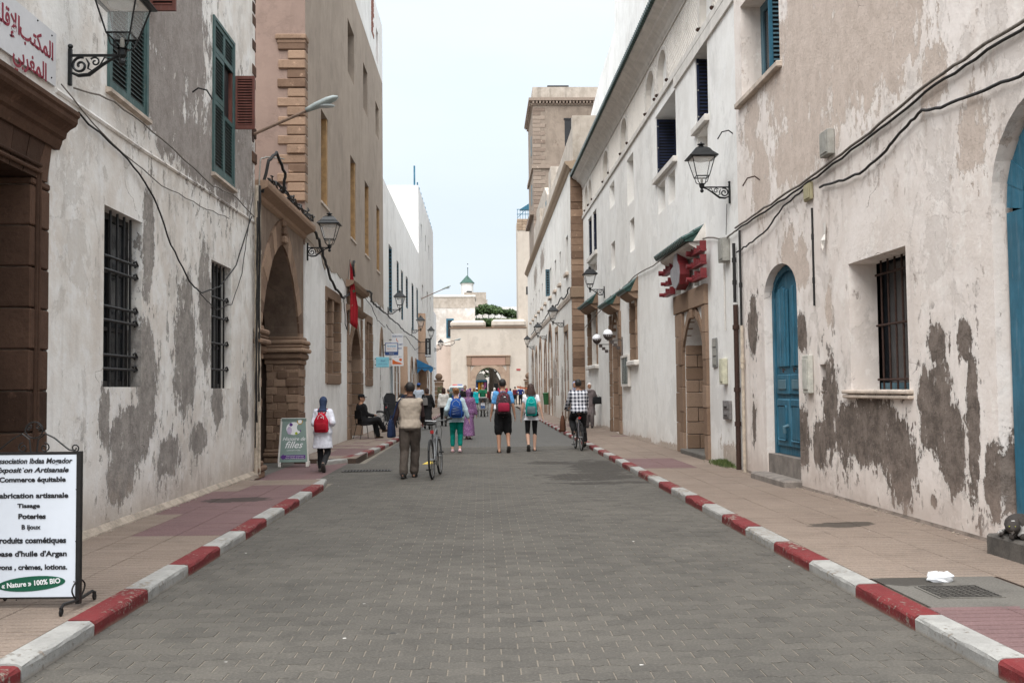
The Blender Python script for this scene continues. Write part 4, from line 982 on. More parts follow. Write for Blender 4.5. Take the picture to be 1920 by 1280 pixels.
# navy leaves folded against the far reveals, pale sills and small pierced panels
for (a, b, z0, z1) in ((22.5, 25.0, 6.85, 8.42), (19.4, 20.5, 6.95, 8.55), (37.1, 38.2, 6.75, 8.33), (38.6, 39.75, 6.75, 8.33)):
    dp = .55 if z1 > 8.35 else .4
    MB(RF).box(-dp-.02, -dp, a, b, z0, z1).build('window', m_darkw, FB)
    p = leaf_slats(FB, RF, b-.05, -dp+.02, -.03, z0, z1-.05, m_navy, m_navy, .05, .075, .035, perp=True)
    for q in (.15, .5, .85): MB(RF).ball((-.05, b-.06, z0+(z1-z0)*q), .018, 6, 5).build('bolt', m_boxg, p)
    if z1 > 8.35: MB(RF).cbox(-.1, .1, a-.08, b+.08, z0-.14, z0-.002, .012).build('sill', m_wtrim, FB)
MB(RF).cbox(-.1, .08, 37.0, 39.9, 6.58, 6.748, .012).build('sill', m_wtrim, FB)
for (a, b, z0, z1) in ((22.7, 23.5, 5.9, 6.6), (23.9, 24.8, 5.9, 6.6), (19.5, 20.4, 6.2, 6.75), (37.2, 39.6, 6.0, 6.5), (28.5, 29.3, 5.55, 6.5), (32.4, 33.3, 5.5, 6.4)):
    p = MB(RF).box(-.22, -.2, a, b, z0, z1).build('vent_panel', m_wtrim, FB)
    for q in (.3, .7): MB(RF).prism(arch(a+(b-a)*q-.09, a+(b-a)*q+.09, z0+.08, z1-.2, z1-.08, 6), -.2, -.185, 0).build('vent_slot', m_mortar, p)
for (a, b, z0, z1) in ((28.5, 29.7, 7.0, 8.4), (32.35, 33.5, 7.6, 8.4)): MB(RF).box(-.32, -.3, a, b, z0, z1).build('blind_window', mF, FB)
# ground floor: stone doorway, framed in pale brown blocks
MB(RF).box(-.8, -.76, 20.0, 22.0, .1, 3.2).build('door', simple('dark_brown_door', (.07, .045, .03), .7), FB)
ft = wthing('x', RF, None, None); bpy.data.objects.remove(ft)
for (a, b) in ((19.72, 20.03), (21.97, 22.72)):
    courses(FB, RF, -.03, .07, a, b if a < 21 else a+.36, .1, 3.2, .5, m_stonef, c=.008, gap=.006)
courses(FB, RF, .0, .06, 22.34, 22.72, .1, 3.2, .62, m_stonef, c=.008)
MB(RF).cbox(-.03, .09, 19.72, 21.15, 3.21, 3.62, .012).build('lintel', m_stonef, FB); MB(RF).cbox(-.03, .09, 21.16, 22.75, 3.21, 3.62, .012).build('lintel', m_stonef, FB)
voussoirs(FB, RF, archpts(20.05, 21.95, 2.35, 3.1, 12, .95), archpts(19.95, 22.1, 2.35, 3.32, 12, .95), -.1, .05, m_stonef)
MB(RF).cbox(.0, .1, 20.88, 21.08, 3.0, 3.2, .02).build('keystone', m_stonef, FB)
courses(FB, RF, 21.90, 22.0, -.75, -.0, .2, 2.9, .3, m_stonef, 1, axis='s')
MB(RF).cbox(-.8, .12, 19.95, 22.1, .06, .2, .02).build('doorstep', m_conc, FB)
# tiled canopies
def canopy(s0, s1, z, proj, rise, root=FB, wall=RF, body=None):
    c = MB(wall).prism([(0, z-.16), (.1, z-.14), (proj*.75, z-.02), (proj*.8, z+.03), (0, z+.06)], s0+.05, s1-.05, 1).build('canopy', body or m_wtrim, root)
    MB(wall).prism([(0, z+.065), (proj, z+.035), (proj, z+.06), (0, z+rise)], s0, s1, 1).build('tile_bed', m_gtile, c)
    k = max(4, int((s1-s0)/.155)); ln = sqrt(proj**2+rise**2)
    for i in range(k):
        s = s0+(i+.5)*(s1-s0)/k
        for j in range(2):
            a = j*.5; b = a+.56
            MB(wall).tube([(proj*(1-a)+.04*(j == 0), s, z+.07+(rise)*a+.02), (proj*(1-b), s, z+.07+rise*b)], [.062, .05], 7).build('roof_tile', m_gtile, c)
    for s in (s0, s1):  # side flank
        MB(wall).prism([(0, z+.06), (proj*.6, z+.04), (0, z+rise*1.5)], s-.02, s+.02, 1).build('flank', body or m_wtrim, c)
    return c
canopy(19.85, 23.0, 4.45, .42, .28)
canopy(28.05, 29.65, 4.25, .36, .34, body=m_stonef); canopy(31.5, 33.65, 4.18, .4, .36, body=m_stonef); canopy(37.0, 40.4, 4.68, .36, .36, body=m_stonef)
for (a, b, z0, z1, mu) in ((28.25, 29.45, 2.35, 4.05, 1), (37.2, 40.2, 2.45, 4.55, 2)):
    w = simple_window(FB, RF, a, b, z0, z1, -.2, simple('brown_wood', (.16, .09, .05), .7), m_darkw, .08, mu, trans=1)
    for q in ((a-.0, a+.14), (b-.14, b)): courses(w, RF, -.18, .05, q[0], q[1], z0, z1+.12, .4, m_stonef)
    if mu == 2: MB(RF).cbox(-.15, .04, (a+b)/2-.07, (a+b)/2+.07, z0, z1, .01).build('mullion', m_wtrim, w)
    MB(RF).cbox(-.1, .14, a-.12, b+.12, z0-.16, z0-.003, .03).build('sill', m_wtrim, FB)
for q in ((31.35, 31.69), (33.41, 33.75)): courses(FB, RF, -.05, .07, q[0], q[1], .1, 4.0, .42, m_stonef)
voussoirs(FB, RF, archpts(31.7, 33.4, 3.0, 3.9, 10, .9), archpts(31.6, 33.5, 3.0, 4.05, 10, .9), -.1, .05, m_stonef)
courses(FB, RF, 33.36, 33.45, -.3, -.0, .1, 3.0, .4, m_stonef, axis='s')
MB(RF).box(-.33, -.3, 31.7, 33.4, .1, 3.9).build('door', simple('brown_wood', (.16, .09, .05)), FB)

# ================================================================= RIGHT: long house with blue windows
REW = Wall(3.80, 0, -1, 41.7)
mE = plaster('old_cream_wash', (.74, .71, .665), (.66, .62, .57), streak=.4, speck=.35, grime=.5, grimecol=(.3, .24, .19), bmp=.35, y0=41.7, under=(.3, .25, .2), scale=.7, gz=1.6,
             layers=[((.22, .18, .15), (.36, .31, .27), [(52.5, 1.6, .9, 1.6), (47.5, 1.3, .7, 1.2), (57, 2.2, .6, 1.6), (61, 1.2, 1.2, 1.2), (44.5, .6, .8, .7), (62, 9.6, 2.2, .7), (70, 9.4, 2, .8)], .3)])
mRuin = plaster('weathered_parapet', (.50, .44, .38), (.36, .31, .26), streak=.6, speck=.6, grime=0, bmp=.6, y0=41.7, under=(.2, .15, .11), scale=.8)
EB = wthing('blue_window_house', REW, 'long cream house with a row of narrow blue windows and weathered parapet, far right', 'building')
ew = [(43.3, 44.4, 6.65, 8.3), (47.4, 48.2, 6.6, 8.15), (50.4, 51.4, 6.6, 8.15), (54.0, 55.2, 6.6, 8.2), (58.4, 59.4, 6.65, 8.15), (61.7, 62.7, 6.65, 8.15), (65.2, 66.2, 6.7, 8.1), (68.9, 69.8, 6.7, 8.2), (72.6, 73.5, 6.7, 8.2), (76.4, 77.3, 6.7, 8.2)]
ed = [(44.1, 45.4, .1, 3.6, 4.1), (50.0, 51.0, 1.2, 3.6, 4.4), (54.2, 56.4, .1, 3.8, 4.8), (59.0, 60.3, .1, 3.4, 4.2), (63.8, 65.6, .1, 3.8, 4.6), (69, 70.5, .1, 3.4, 4.2), (74, 75.6, .1, 3.4, 4.2)]
MB(REW).panel(rect(41.7, 82, -.05, 10.85), [rect(*q) for q in ew]+[rect(a, b, c, e) if i in (0, 1) else arch(a, b, c, d, e, 8) for i, (a, b, c, d, e) in enumerate(ed)], 0, depth=.22, back=8).build('wall', mE, EB)
MB(REW).box(-8, -.4, 41.8, 81.9, 0, 12).build('inner_core', m_dark, EB)
for i, q in enumerate(ew):
    w = simple_window(EB, REW, *q, -.18, m_blue if i != 3 else m_blued, m_blued, .09, 1, sill=(-.02, .14, .14, m_ctrim))
leaf_slats(EB, REW, 55.2, .0, .24, 6.7, 8.2, m_blued, m_blued, .06, .14, .04, perp=True)
for i, (a, b, c, d, e) in enumerate(ed):
    MB(REW).box(-.26, -.23, a, b, c, e).build('door' if i != 1 else 'window', (m_dark, m_darkw, m_dark, m_redw)[i % 4], EB)
    if i in (0, 1):
        for q in ((a-.28, a-.01), (b+.01, b+.28)): courses(EB, REW, -.2, .03, q[0], q[1], c, e, .45, m_stone)
        MB(REW).cbox(-.2, .05, a-.3, b+.3, e, e+.3, .02).build('lintel', m_stonel, EB)
    else:
        voussoirs(EB, REW, archpts(a, b, d, e, 8), archpts(a-.35, b+.35, d, e+.4, 8), -.2, .04, m_stone)
        for q in ((a-.35, a-.01), (b+.01, b+.35)): courses(EB, REW, -.2, .05, q[0], q[1], c, d, .5, m_stone)
courses(EB, REW, 41.58, 41.9, -.62, .015, .1, 5.35, .3, m_stone, 0, axis='s', jit=.02)
courses(EB, REW, 41.58, 41.9, -.62, .015, 5.85, 10.8, .3, m_stone, 0, axis='s', jit=.02)
MB(REW).cbox(-.62, .06, 41.52, 42.1, 5.36, 5.84, .03).build('band_stone', m_stonel, EB)
MB(REW).prism([(0, 5.35), (.05, 5.37), (.07, 5.5), (.05, 5.62), (0, 5.64)], 42.1, 82, 1).build('string_course', m_ctrim, EB)
cornice(REW, 41.5, 82.1, [(0, 10.8), (.06, 10.84), (.1, 10.92), (.2, 10.98), (.24, 11.06), (.26, 11.12), (-.62, 11.2), (-.62, 10.8)]).build('cornice', m_stonel, EB)
# parapet wall, broken and stepped
MB(REW).prism([(41.7, 11.2), (82, 11.2), (82, 12.1), (74, 12.2), (73.8, 13.4), (66, 13.6), (65.8, 12.5), (41.7, 12.75)], -.45, -.12, 0).build('parapet', mRuin, EB)
MB(REW).prism([(41.6, 11.2), (42.1, 11.2), (42.1, 13.1), (41.6, 13.1)], -3.5, -.1, 0).build('parapet_end', mRuin, EB)
MB(REW).box(-1.8, -.5, 60.5, 62.6, 11.2, 15.2).build('chimney_stub', mRuin, EB)
MB(REW).prism([(62.7, 11.2), (76, 11.2), (76, 15.2), (66, 15.0), (63.4, 14.0)], -2.4, -.46, 0).build('rooftop_room', mRuin, EB)
for q in ((64.2, 64.9, 12.9, 13.8), (69, 69.8, 12.9, 13.9)): MB(REW).box(-.46, -.44, *q).build('window', m_blued, EB)

# ================================================================= RIGHT: square brown tower
RT = Wall(4.15, 0, -1, 77)
m_tst = stone('tower_stone', (.2, .15, .12), (.3, .24, .195), pale=.7)
TT = wthing('square_tower', RT, 'square brown stone tower with a dentilled cornice rising above the right-hand houses', 'tower')
mT = plaster('tower_render', (.29, .235, .19), (.22, .175, .14), streak=.4, speck=.6, grime=0, bmp=.7, y0=77, under=(.14, .1, .075), scale=.5,
             layers=[((.50, .40, .31), (.44, .34, .26), [], .3)] if False else ())
T0, T1, TX = 77.5, 85.5, 5.2
MB(RT).box(-TX, 0, T0, T1, 0, 23.9).build('wall', mT, TT)
q = [( .0, 23.9), (.08, 23.95), (.12, 24.05), (.3, 24.15), (.34, 24.3), (.34, 24.4), (0, 24.45)]
m = MB(RT); m.box(-TX-.3, .32, T0-.32, T1+.3, 24.2, 24.42); m.box(-TX-.1, .12, T0-.12, T1+.1, 23.9, 24.0); m.build('cornice', m_tst, TT)
for i in range(20): MB(RT).box(-TX+.05+i*.265, -TX+.2+i*.265, T0-.26, T0-.0, 24.0, 24.2).build('dentil', m_tst, TT)
for i in range(16): MB(RT).box(0, .26, T0+.1+i*.5, T0+.32+i*.5, 24.0, 24.2).build('dentil', m_tst, TT)
MB(RT).box(-TX, 0, T0, T1, 24.42, 25.35).build('parapet', mRuin, TT)
MB(RT).box(-TX-.12, .14, T0-.14, T1+.1, 18.85, 19.15).build('string_course', m_tst, TT)
MB(RT).box(-TX-.05, .3, T0-.04, T1+.3, 15.2, 15.5).build('string_course', m_tst, TT)
for i in range(36):
    zz = 12.2+i*.32
    if zz > 23.5 or 18.6 < zz < 19.2: continue
    w_ = .95 if i % 2 else .6
    MB(RT).cbox(-w_, .02, T0-.03, T0+.2, zz, zz+.29, .02).build('quoin_stone', m_tst, TT)
MB(RT).box(-3.95, -2.5, T0-.02, T0+.3, 20.6, 22.7).build('window', m_dark, TT)
MB(RT).box(-4.02, -2.43, T0-.05, T0-.0, 22.705, 22.85).build('lintel', m_iblack, TT)
for z0 in (20.5, 16.5): MB(RT).box(-.1, .02, 80, 80.9, z0, z0+1.6).build('window', m_blued, TT)
MB(RT).box(-2.9, -1.2, T0+.4, T0+1.2, 25.35, 25.6).build('roof_sheet', m_iblack, TT)

# ================================================================= FAR END
mGate = plaster('gate_wash', (.52, .46, .395), (.47, .41, .35), streak=.25, speck=.15, grime=.3, grimecol=(.5, .4, .32), bmp=.3, under=(.45, .36, .28), scale=.35)
FW = Wall(0, -pi/2, -1, 0)   # only used for the frame maths below
GY = 110.0
GT = thing('town_gate', 'pale plastered town gate wall with a stone framed horseshoe arch closing the street', 'gate', (.7, GY, 0))
def fprism(poly, y0, y1): return MB().prism(poly, y0, y1, 1)
ga, gb = -.75-.7, 2.08-.7
class FacePanel(MB):
    pass
p = MB()
ol = [(-4.2, 0), (4.15, 0), (4.15, 8.35), (-4.2, 8.35)]
hole = [(ga, 0)]+[(ga-.12*sin(pi*i/16)*0+(gb-ga)*(.5-.5*cos(pi*i/16)), 2.45+1.5*sin(pi*i/16)) for i in range(17)]+[(gb, 0)]
tri = tessellate_polygon([[Vector((a, b, 0)) for a, b in ol], [Vector((a, b, 0)) for a, b in hole]])
allp = ol+hole
p.add([(a, 0, b) for a, b in allp], [tuple(t) for t in tri]); p.add([(a, 3, b) for a, b in allp], [tuple(t) for t in tri])
m_ = len(hole); p.add([(a, 0, b) for a, b in hole]+[(a, 3, b) for a, b in hole], [(k, (k+1) % m_, m_+(k+1) % m_, m_+k) for k in range(m_)])
p.add([(a, 0, b) for a, b in ol]+[(a, 3, b) for a, b in ol], [(k, (k+1) % 4, 4+(k+1) % 4, 4+k) for k in range(4)])
p.build('wall', mGate, GT)
MB().cbox(-4.22, -.3, -.03, 3.03, 8.42, 9.2, .25).build('parapet', mGate, GT); MB().cbox(.35, 4.17, -.03, 3.03, 8.42, 9.3, .25).build('parapet', mGate, GT)
MB().cbox(-4.3, 4.25, -.1, .2, 8.3, 8.42, .03).build('string_course', m_stonef, GT)
i1 = [((ga+gb)/2+((gb-ga)/2+.04)*-cos(pi*i/18), 2.45+1.54*sin(pi*i/18)) for i in range(19)]
i2 = [((ga+gb)/2+((gb-ga)/2+.42)*-cos(pi*i/18), 2.45+1.92*sin(pi*i/18)) for i in range(19)]
i3 = [((ga+gb)/2+((gb-ga)/2+.8)*-cos(pi*i/18), 2.45+2.3*sin(pi*i/18)) for i in range(19)]
m_gstone = stone('gate_stone', (.30, .21, .155), (.37, .275, .205), bmp=.3, pale=.15)
for A_, B_, t_ in ((i1, i2, .1), (i2, i3, .06)):
    for k in range(18):
        MB().prism([A_[k], A_[k+1], B_[k+1], B_[k]], -t_-random.uniform(0, .02), .02, 1).build('voussoir', m_gstone, GT)
for sx in (-1, 1):
    c0 = (ga+gb)/2+sx*((gb-ga)/2+.42)
    for j in range(6): MB().cbox(c0-.38, c0+.38, -.08-random.uniform(0, .02), .02, .0+j*.41, .4+j*.41, .02).build('stone', m_gstone, GT)
    c1 = (ga+gb)/2+sx*2.15
    MB().cbox(c1-.17, c1+.17, -.1, .02, 0, 4.2, .03).build('pilaster', m_gstone, GT)
    MB().cbox(c1-.26, c1+.26, -.2, .02, 4.2, 5.15, .05).build('capital', m_stonef, GT)
MB().cbox((ga+gb)/2-1.88, (ga+gb)/2+1.88, -.14, .02, 4.2, 5.1, .03).build('lintel', stone('gate_lintel', (.34, .21, .16), (.40, .27, .2)), GT)
MB().cbox((ga+gb)/2-2.45, (ga+gb)/2+2.45, -.24, .02, 5.15, 5.3, .03).build('cornice', m_stonef, GT)
MB().cbox(3.05, 3.5, -.04, -.0, 3.6, 3.8, .01).build('name_plate', simple('plate_red', (.3, .05, .05), .7), GT)
# pale tower with the blue railing
PT = thing('pale_tower', 'slim pale tower with a stone top course and a blue railing, right of the gate', 'tower', (4.2, 112, 0))
MB().box(-.1, 3.5, 0, 5, 0, 19.5).build('wall', mGate, PT)
for i in range(4):
    for k in range(4): MB().cbox(-.14+k*.6, .44+k*.6, -.06, .2, 19.5+i*.33, 19.81+i*.33, .02).build('stone', m_stonel, PT)
MB().box(-.1, 3.5, .2, 5, 19.5, 20.8).build('wall_top', mGate, PT)
for i in range(6): MB().box(-.1+i*.3, -.05+i*.3, 0, .05, 20.8, 21.9).build('railing_post', m_blue, PT)
for z in (21.3, 21.85): MB().box(-.15, 1.6, -.01, .04, z, z+.07).build('rail', m_blue, PT)
MB().beam((-.1, .02, 20.9), (.8, .02, 21.8), .05, .05).build('rail', m_blue, PT); MB().prism([(.2, 21.9), (1.6, 21.9), (1.3, 22.6)], 0, 1, 1).build('awning', m_blue, PT)
MB().box(.8, 1.15, -.02, .1, 12.2, 13.1).build('window', m_dark, PT)
# house left of the gate, minaret, roofs behind
DH = thing('gate_side_house', 'weathered pink and white house left of the gate with one blue window', 'building', (-8, 112, 0))
mD = plaster('gate_house_wash', (.56, .46, .40), (.50, .41, .35), streak=.3, speck=.3, grime=0, bmp=.4, under=(.34, .26, .2), scale=.4)
mD2 = plaster('gate_house_upper', (.72, .7, .66), (.5, .44, .39), streak=.3, speck=.6, grime=0, bmp=.4, under=(.34, .28, .24), scale=.5)
MB().box(0, 5.5, 0, 6, 0, 6.6).build('lower_wall', mD, DH); MB().box(0, 7.2, .6, 6, 6.6, 12.0).build('upper_wall', mD2, DH)
MB().cbox(-.1, 7.3, .5, 6.1, 12.0, 12.25, .05).build('parapet', m_wtrim, DH)
MB().box(0, 7.2, .58, .65, 10.8, 11.99).build('weathered_band', mRuin, DH)
MB().box(3.95, 4.8, .55, .6, 7.4, 9.6).build('window', m_blue, DH); MB().box(4.1, 4.65, .53, .56, 7.55, 9.4).build('pane', m_darkw, DH)
MN = thing('minaret', 'small white minaret turret with a green pyramid roof beyond the gate', 'minaret', (-2.2, 150, 0))
mMin = plaster('minaret_wash', (.74, .72, .69), (.62, .6, .57), streak=.4, speck=.5, grime=0, bmp=.3, under=(.4, .36, .33), scale=.5)
MB().lathe([(.95, 10), (.93, 17.35), (1.03, 17.4), (1.03, 17.55), (.95, 17.55)], (0, 0, 0), 8).build('shaft', mMin, MN)
MB().lathe([(1.15, 17.55), (1.12, 17.62), (.08, 18.75), (.04, 18.75)], (0, 0, 0), 8).build('roof', simple('faded_green_tile', (.035, .085, .065), .7, 0, .4, 4, .4), MN)
MB().tube([(.1, 0, 18.4), (.1, 0, 19.9)], .06, 6).build('finial', simple('faded_green_tile', (.06, .15, .1)), MN)
for z in (20.5, 19.9): MB().ball((.1, 0, z), .09, 8, 6).build('finial_ball', m_iblack, MN)
MB().box(-.1, .7, -1.15, -1.05, 15.3, 16.3).build('opening', m_dark, MN)
BH = thing('roof_block', 'row of pale flat roofed houses just visible behind the gate', 'building', (-6, 140, 0))
MB().box(0, 6.8, 0, 8, 0, 14.2).build('wall', mD2, BH); MB().box(6.8, 16, 2, 8, 0, 13.3).build('wall', mMin, BH); MB().box(11, 15, 1.9, 3, 13.3, 14.1).build('wall', mRuin, BH)
MB().box(3.5, 6.6, -.4, 2, 13.2, 15.2).build('turret_base', mRuin, BH)
MB().tube([(12.3, 1, 14), (12.3, 1, 15.4)], .04, 5).build('antenna', m_iblack, BH)
# ================================================================= trees
def foliage_mat(name, a, b_):
    m, nt, b = newmat(name); isl = nd(nt, 'ShaderNodeNewGeometry').outputs['Random Per Island']
    c = mixc(nt, isl, a, b_); nt.links.new(c, b.inputs['Base Color']); b.inputs['Roughness'].default_value = .7
    return m
m_leaf = foliage_mat('tree_leaves', (.018, .045, .012), (.075, .13, .03)); m_bark = simple('bark', (.09, .07, .055), .95, 0, .4, 3, .8, dist=.05)
def crown(blobs, n, size, seed, flat=.6):
    rs = random.Random(seed); mb = MB()
    for (c, r) in blobs:
        k = int(n*r**2)
        for _ in range(k):
            while True:
                d = Vector((rs.gauss(0, 1), rs.gauss(0, 1), rs.gauss(0, 1))).normalized(); rad = r*(.45+.55*rs.random()**.5)*(1+.18*sin(5*d.x+3*d.z+seed))
                break
            p = Vector(c)+Vector((d.x, d.y, d.z*flat))*rad
            u = Vector((rs.gauss(0, 1), rs.gauss(0, 1), rs.gauss(0, .6))).normalized(); v = u.orthogonal().normalized()*size*rs.uniform(.5, 1); u = u*size*rs.uniform(.7, 1.3)
            mb.add([p-u, p+v*.6, p+u, p-v*.6], [(0, 1, 2, 3)])
    return mb
def branchtree(name, label, loc, blobs, trunk, n, size, seed):
    t = thing(name, label, 'tree', loc)
    tb = MB(); tb.tube([(0, 0, -.05)]+[(a, b, c) for a, b, c, r in trunk], [trunk[0][3]*1.2]+[q[3] for q in trunk], 8)
    top = trunk[-1]
    for (c, r) in blobs[::1 if len(blobs) < 9 else 6]:
        st_ = trunk[len(trunk)//2]
        mid = ((st_[0]+c[0])/2, (st_[1]+c[1])/2, (st_[2]+c[2])/2-.3)
        tb.tube([st_[:3], mid, c], [top[3]*.8, top[3]*.5, top[3]*.15], 6)
    tb.build('trunk', m_bark, t)
    tag(crown(blobs, n, size, seed).build('crown', m_leaf, t, fix=False), kind='stuff')
    return t
rs_ = random.Random(21); bl = []
for k in range(26):
    x = -3.6+7.0*k/25; hgt = 10.0+1.3*sin(pi*(k+2)/29)*rs_.uniform(.6, 1.15)
    bl.append(((x, rs_.uniform(-.8, .8), hgt), rs_.uniform(.35, .75)))
    bl.append(((x+.2, rs_.uniform(-1.3, -.3), 9.45), .85))
branchtree('pine_tree', 'dark green spreading tree whose top shows above the gate wall', (1.0, 119, 0), bl,
    [(0, 0, 0, .35), (.1, 0, 3, .3), (.0, 0, 6.5, .24), (0, 0, 8.6, .16)], 900, .13, 3)
branchtree('leaning_tree', 'leaning grey trunked tree seen through the gate arch', (2.8, 128, 0),
    [((-1.6, 0, 4.6), 1.3), ((-3.0, 0, 4.4), .9), ((0, 0, 5.6), 1.6), ((-2.2, 0, 3.4), .5)],
    [(0, 0, 0, .6), (-.5, 0, 1.6, .5), (-1.4, 0, 3.4, .4), (-2.2, 0, 5, .25)], 300, .16, 5)
st = thing('market_stall', 'market stall hung with colourful clothes seen through the gate arch', 'stall', (-.6, 124, 0))
MB().box(-1.2, 1.2, .2, .3, 0, 2.7).build('back', m_navy, st); MB().prism([(-1.4, 2.75), (1.1, 2.75), (.6, 3.6), (-.9, 3.6)], -.2, 1.4, 1).build('canopy', m_boxg, st)
MB().box(-1.2, 1.1, -.2, .2, 2.5, 2.75).build('valance', m_blue, st)
for i, c in enumerate(((.5, .45, .4), (.3, .03, .03), (.05, .1, .3), (.6, .25, .02), (.65, .35, .03), (.4, .1, .25))):
    MB().cbox(-1.05+i*.36, -.75+i*.36, 0, .15, 1.1, 2.45, .04).build('garment', simple('cloth_%d' % i, c, .9, 0, .2, 6, .2), st)
MB().box(1.3, 2.5, .2, .5, 0, 2.3).build('doorway', m_dark, st)
# vehicle by the gate
vn = thing('parked_van', 'white van with a red and blue light bar parked in front of the gate', 'van', (-2.55, 100, 0))
m_vwhite = simple('van_white', (.72, .74, .74), .35, 0, .05, 3, 0)
body = MB(); pr = [(-.95, .45), (.95, .45), (.95, 1.1), (.78, 1.9), (.62, 2.0), (-.62, 2.0), (-.78, 1.9), (-.95, 1.1)]
body.prism(pr, 0, 4.6, 1).build('body', m_vwhite, vn)
for sx in (-1, 1): MB().prism([(sx*.08, 1.2), (sx*.84, 1.2), (sx*.72, 1.78), (sx*.08, 1.78)], -.012, -.002, 1).build('window', simple('van_glass', (.12, .17, .17), .15, 0, .1, 3, 0), vn)
MB().cbox(-.5, 0, .9, 1.1, 2.0, 2.1, .03).build('light_red', simple('lens_red', (.5, .03, .03), .3), vn); MB().cbox(0, .5, .9, 1.1, 2.0, 2.1, .03).build('light_blue', simple('lens_blue', (.03, .08, .3), .3), vn)
for sx in (-1, 1):
    for y_ in (.8, 3.8): MB().lathe([(.0, -.1), (.34, -.1), (.34, .1), (0, .1)], (sx*.82, y_, .34), 14, 'x').build('wheel', m_iblack, vn)
MB().cbox(-.9, .9, -.08, 0, .4, .62, .03).build('bumper', m_iblack, vn)
# posts with balls
for (x, lb) in ((-3.72, 'brown stone gate post topped by a ball, left side of the street'), (3.95, 'brown stone gate post topped by a ball, right side of the street')):
    p = thing('ball_post', lb, 'post', (x, 85, 0), 0, 'ball topped posts flanking the way to the gate')
    for j in range(6): MB().cbox(-.36, .36, -.3, .3, .02+j*.37, .37+j*.37, .02).build('stone', m_stone, p)
    MB().cbox(-.44, .44, -.38, .38, 2.25, 2.4, .04).build('cap', m_stone, p); MB().ball((0, 0, 2.66), .31, 14, 10).build('ball', m_stonef, p, True)
pl = thing('climbing_plant', 'bushy plant growing against the left ball topped post', 'plant', (-3.5, 84.3, .1))
tag(crown([((0, 0, 1.0), .45), ((.1, 0, .4), .35), ((-.1, 0, 1.5), .3)], 900, .06, 9, 1.0).build('leaves', m_leaf, pl, fix=False), kind='stuff'); MB().tube([(0, 0, -.05), (0, 0, 1.2)], .03, 6).build('stem', m_bark, pl)
br_ = thing('barrier_arm', 'orange barrier arm sticking out beside the right ball topped post', 'barrier', (3.4, 84, 0))
MB().box(.3, .42, -.06, .06, 0, 1.5).build('post', m_iblack, br_); MB().beam((-.5, 0, 1.75), (.75, -.3, 1.5), .1, .14).build('arm', simple('faded_orange', (.5, .14, .07), .7), br_)

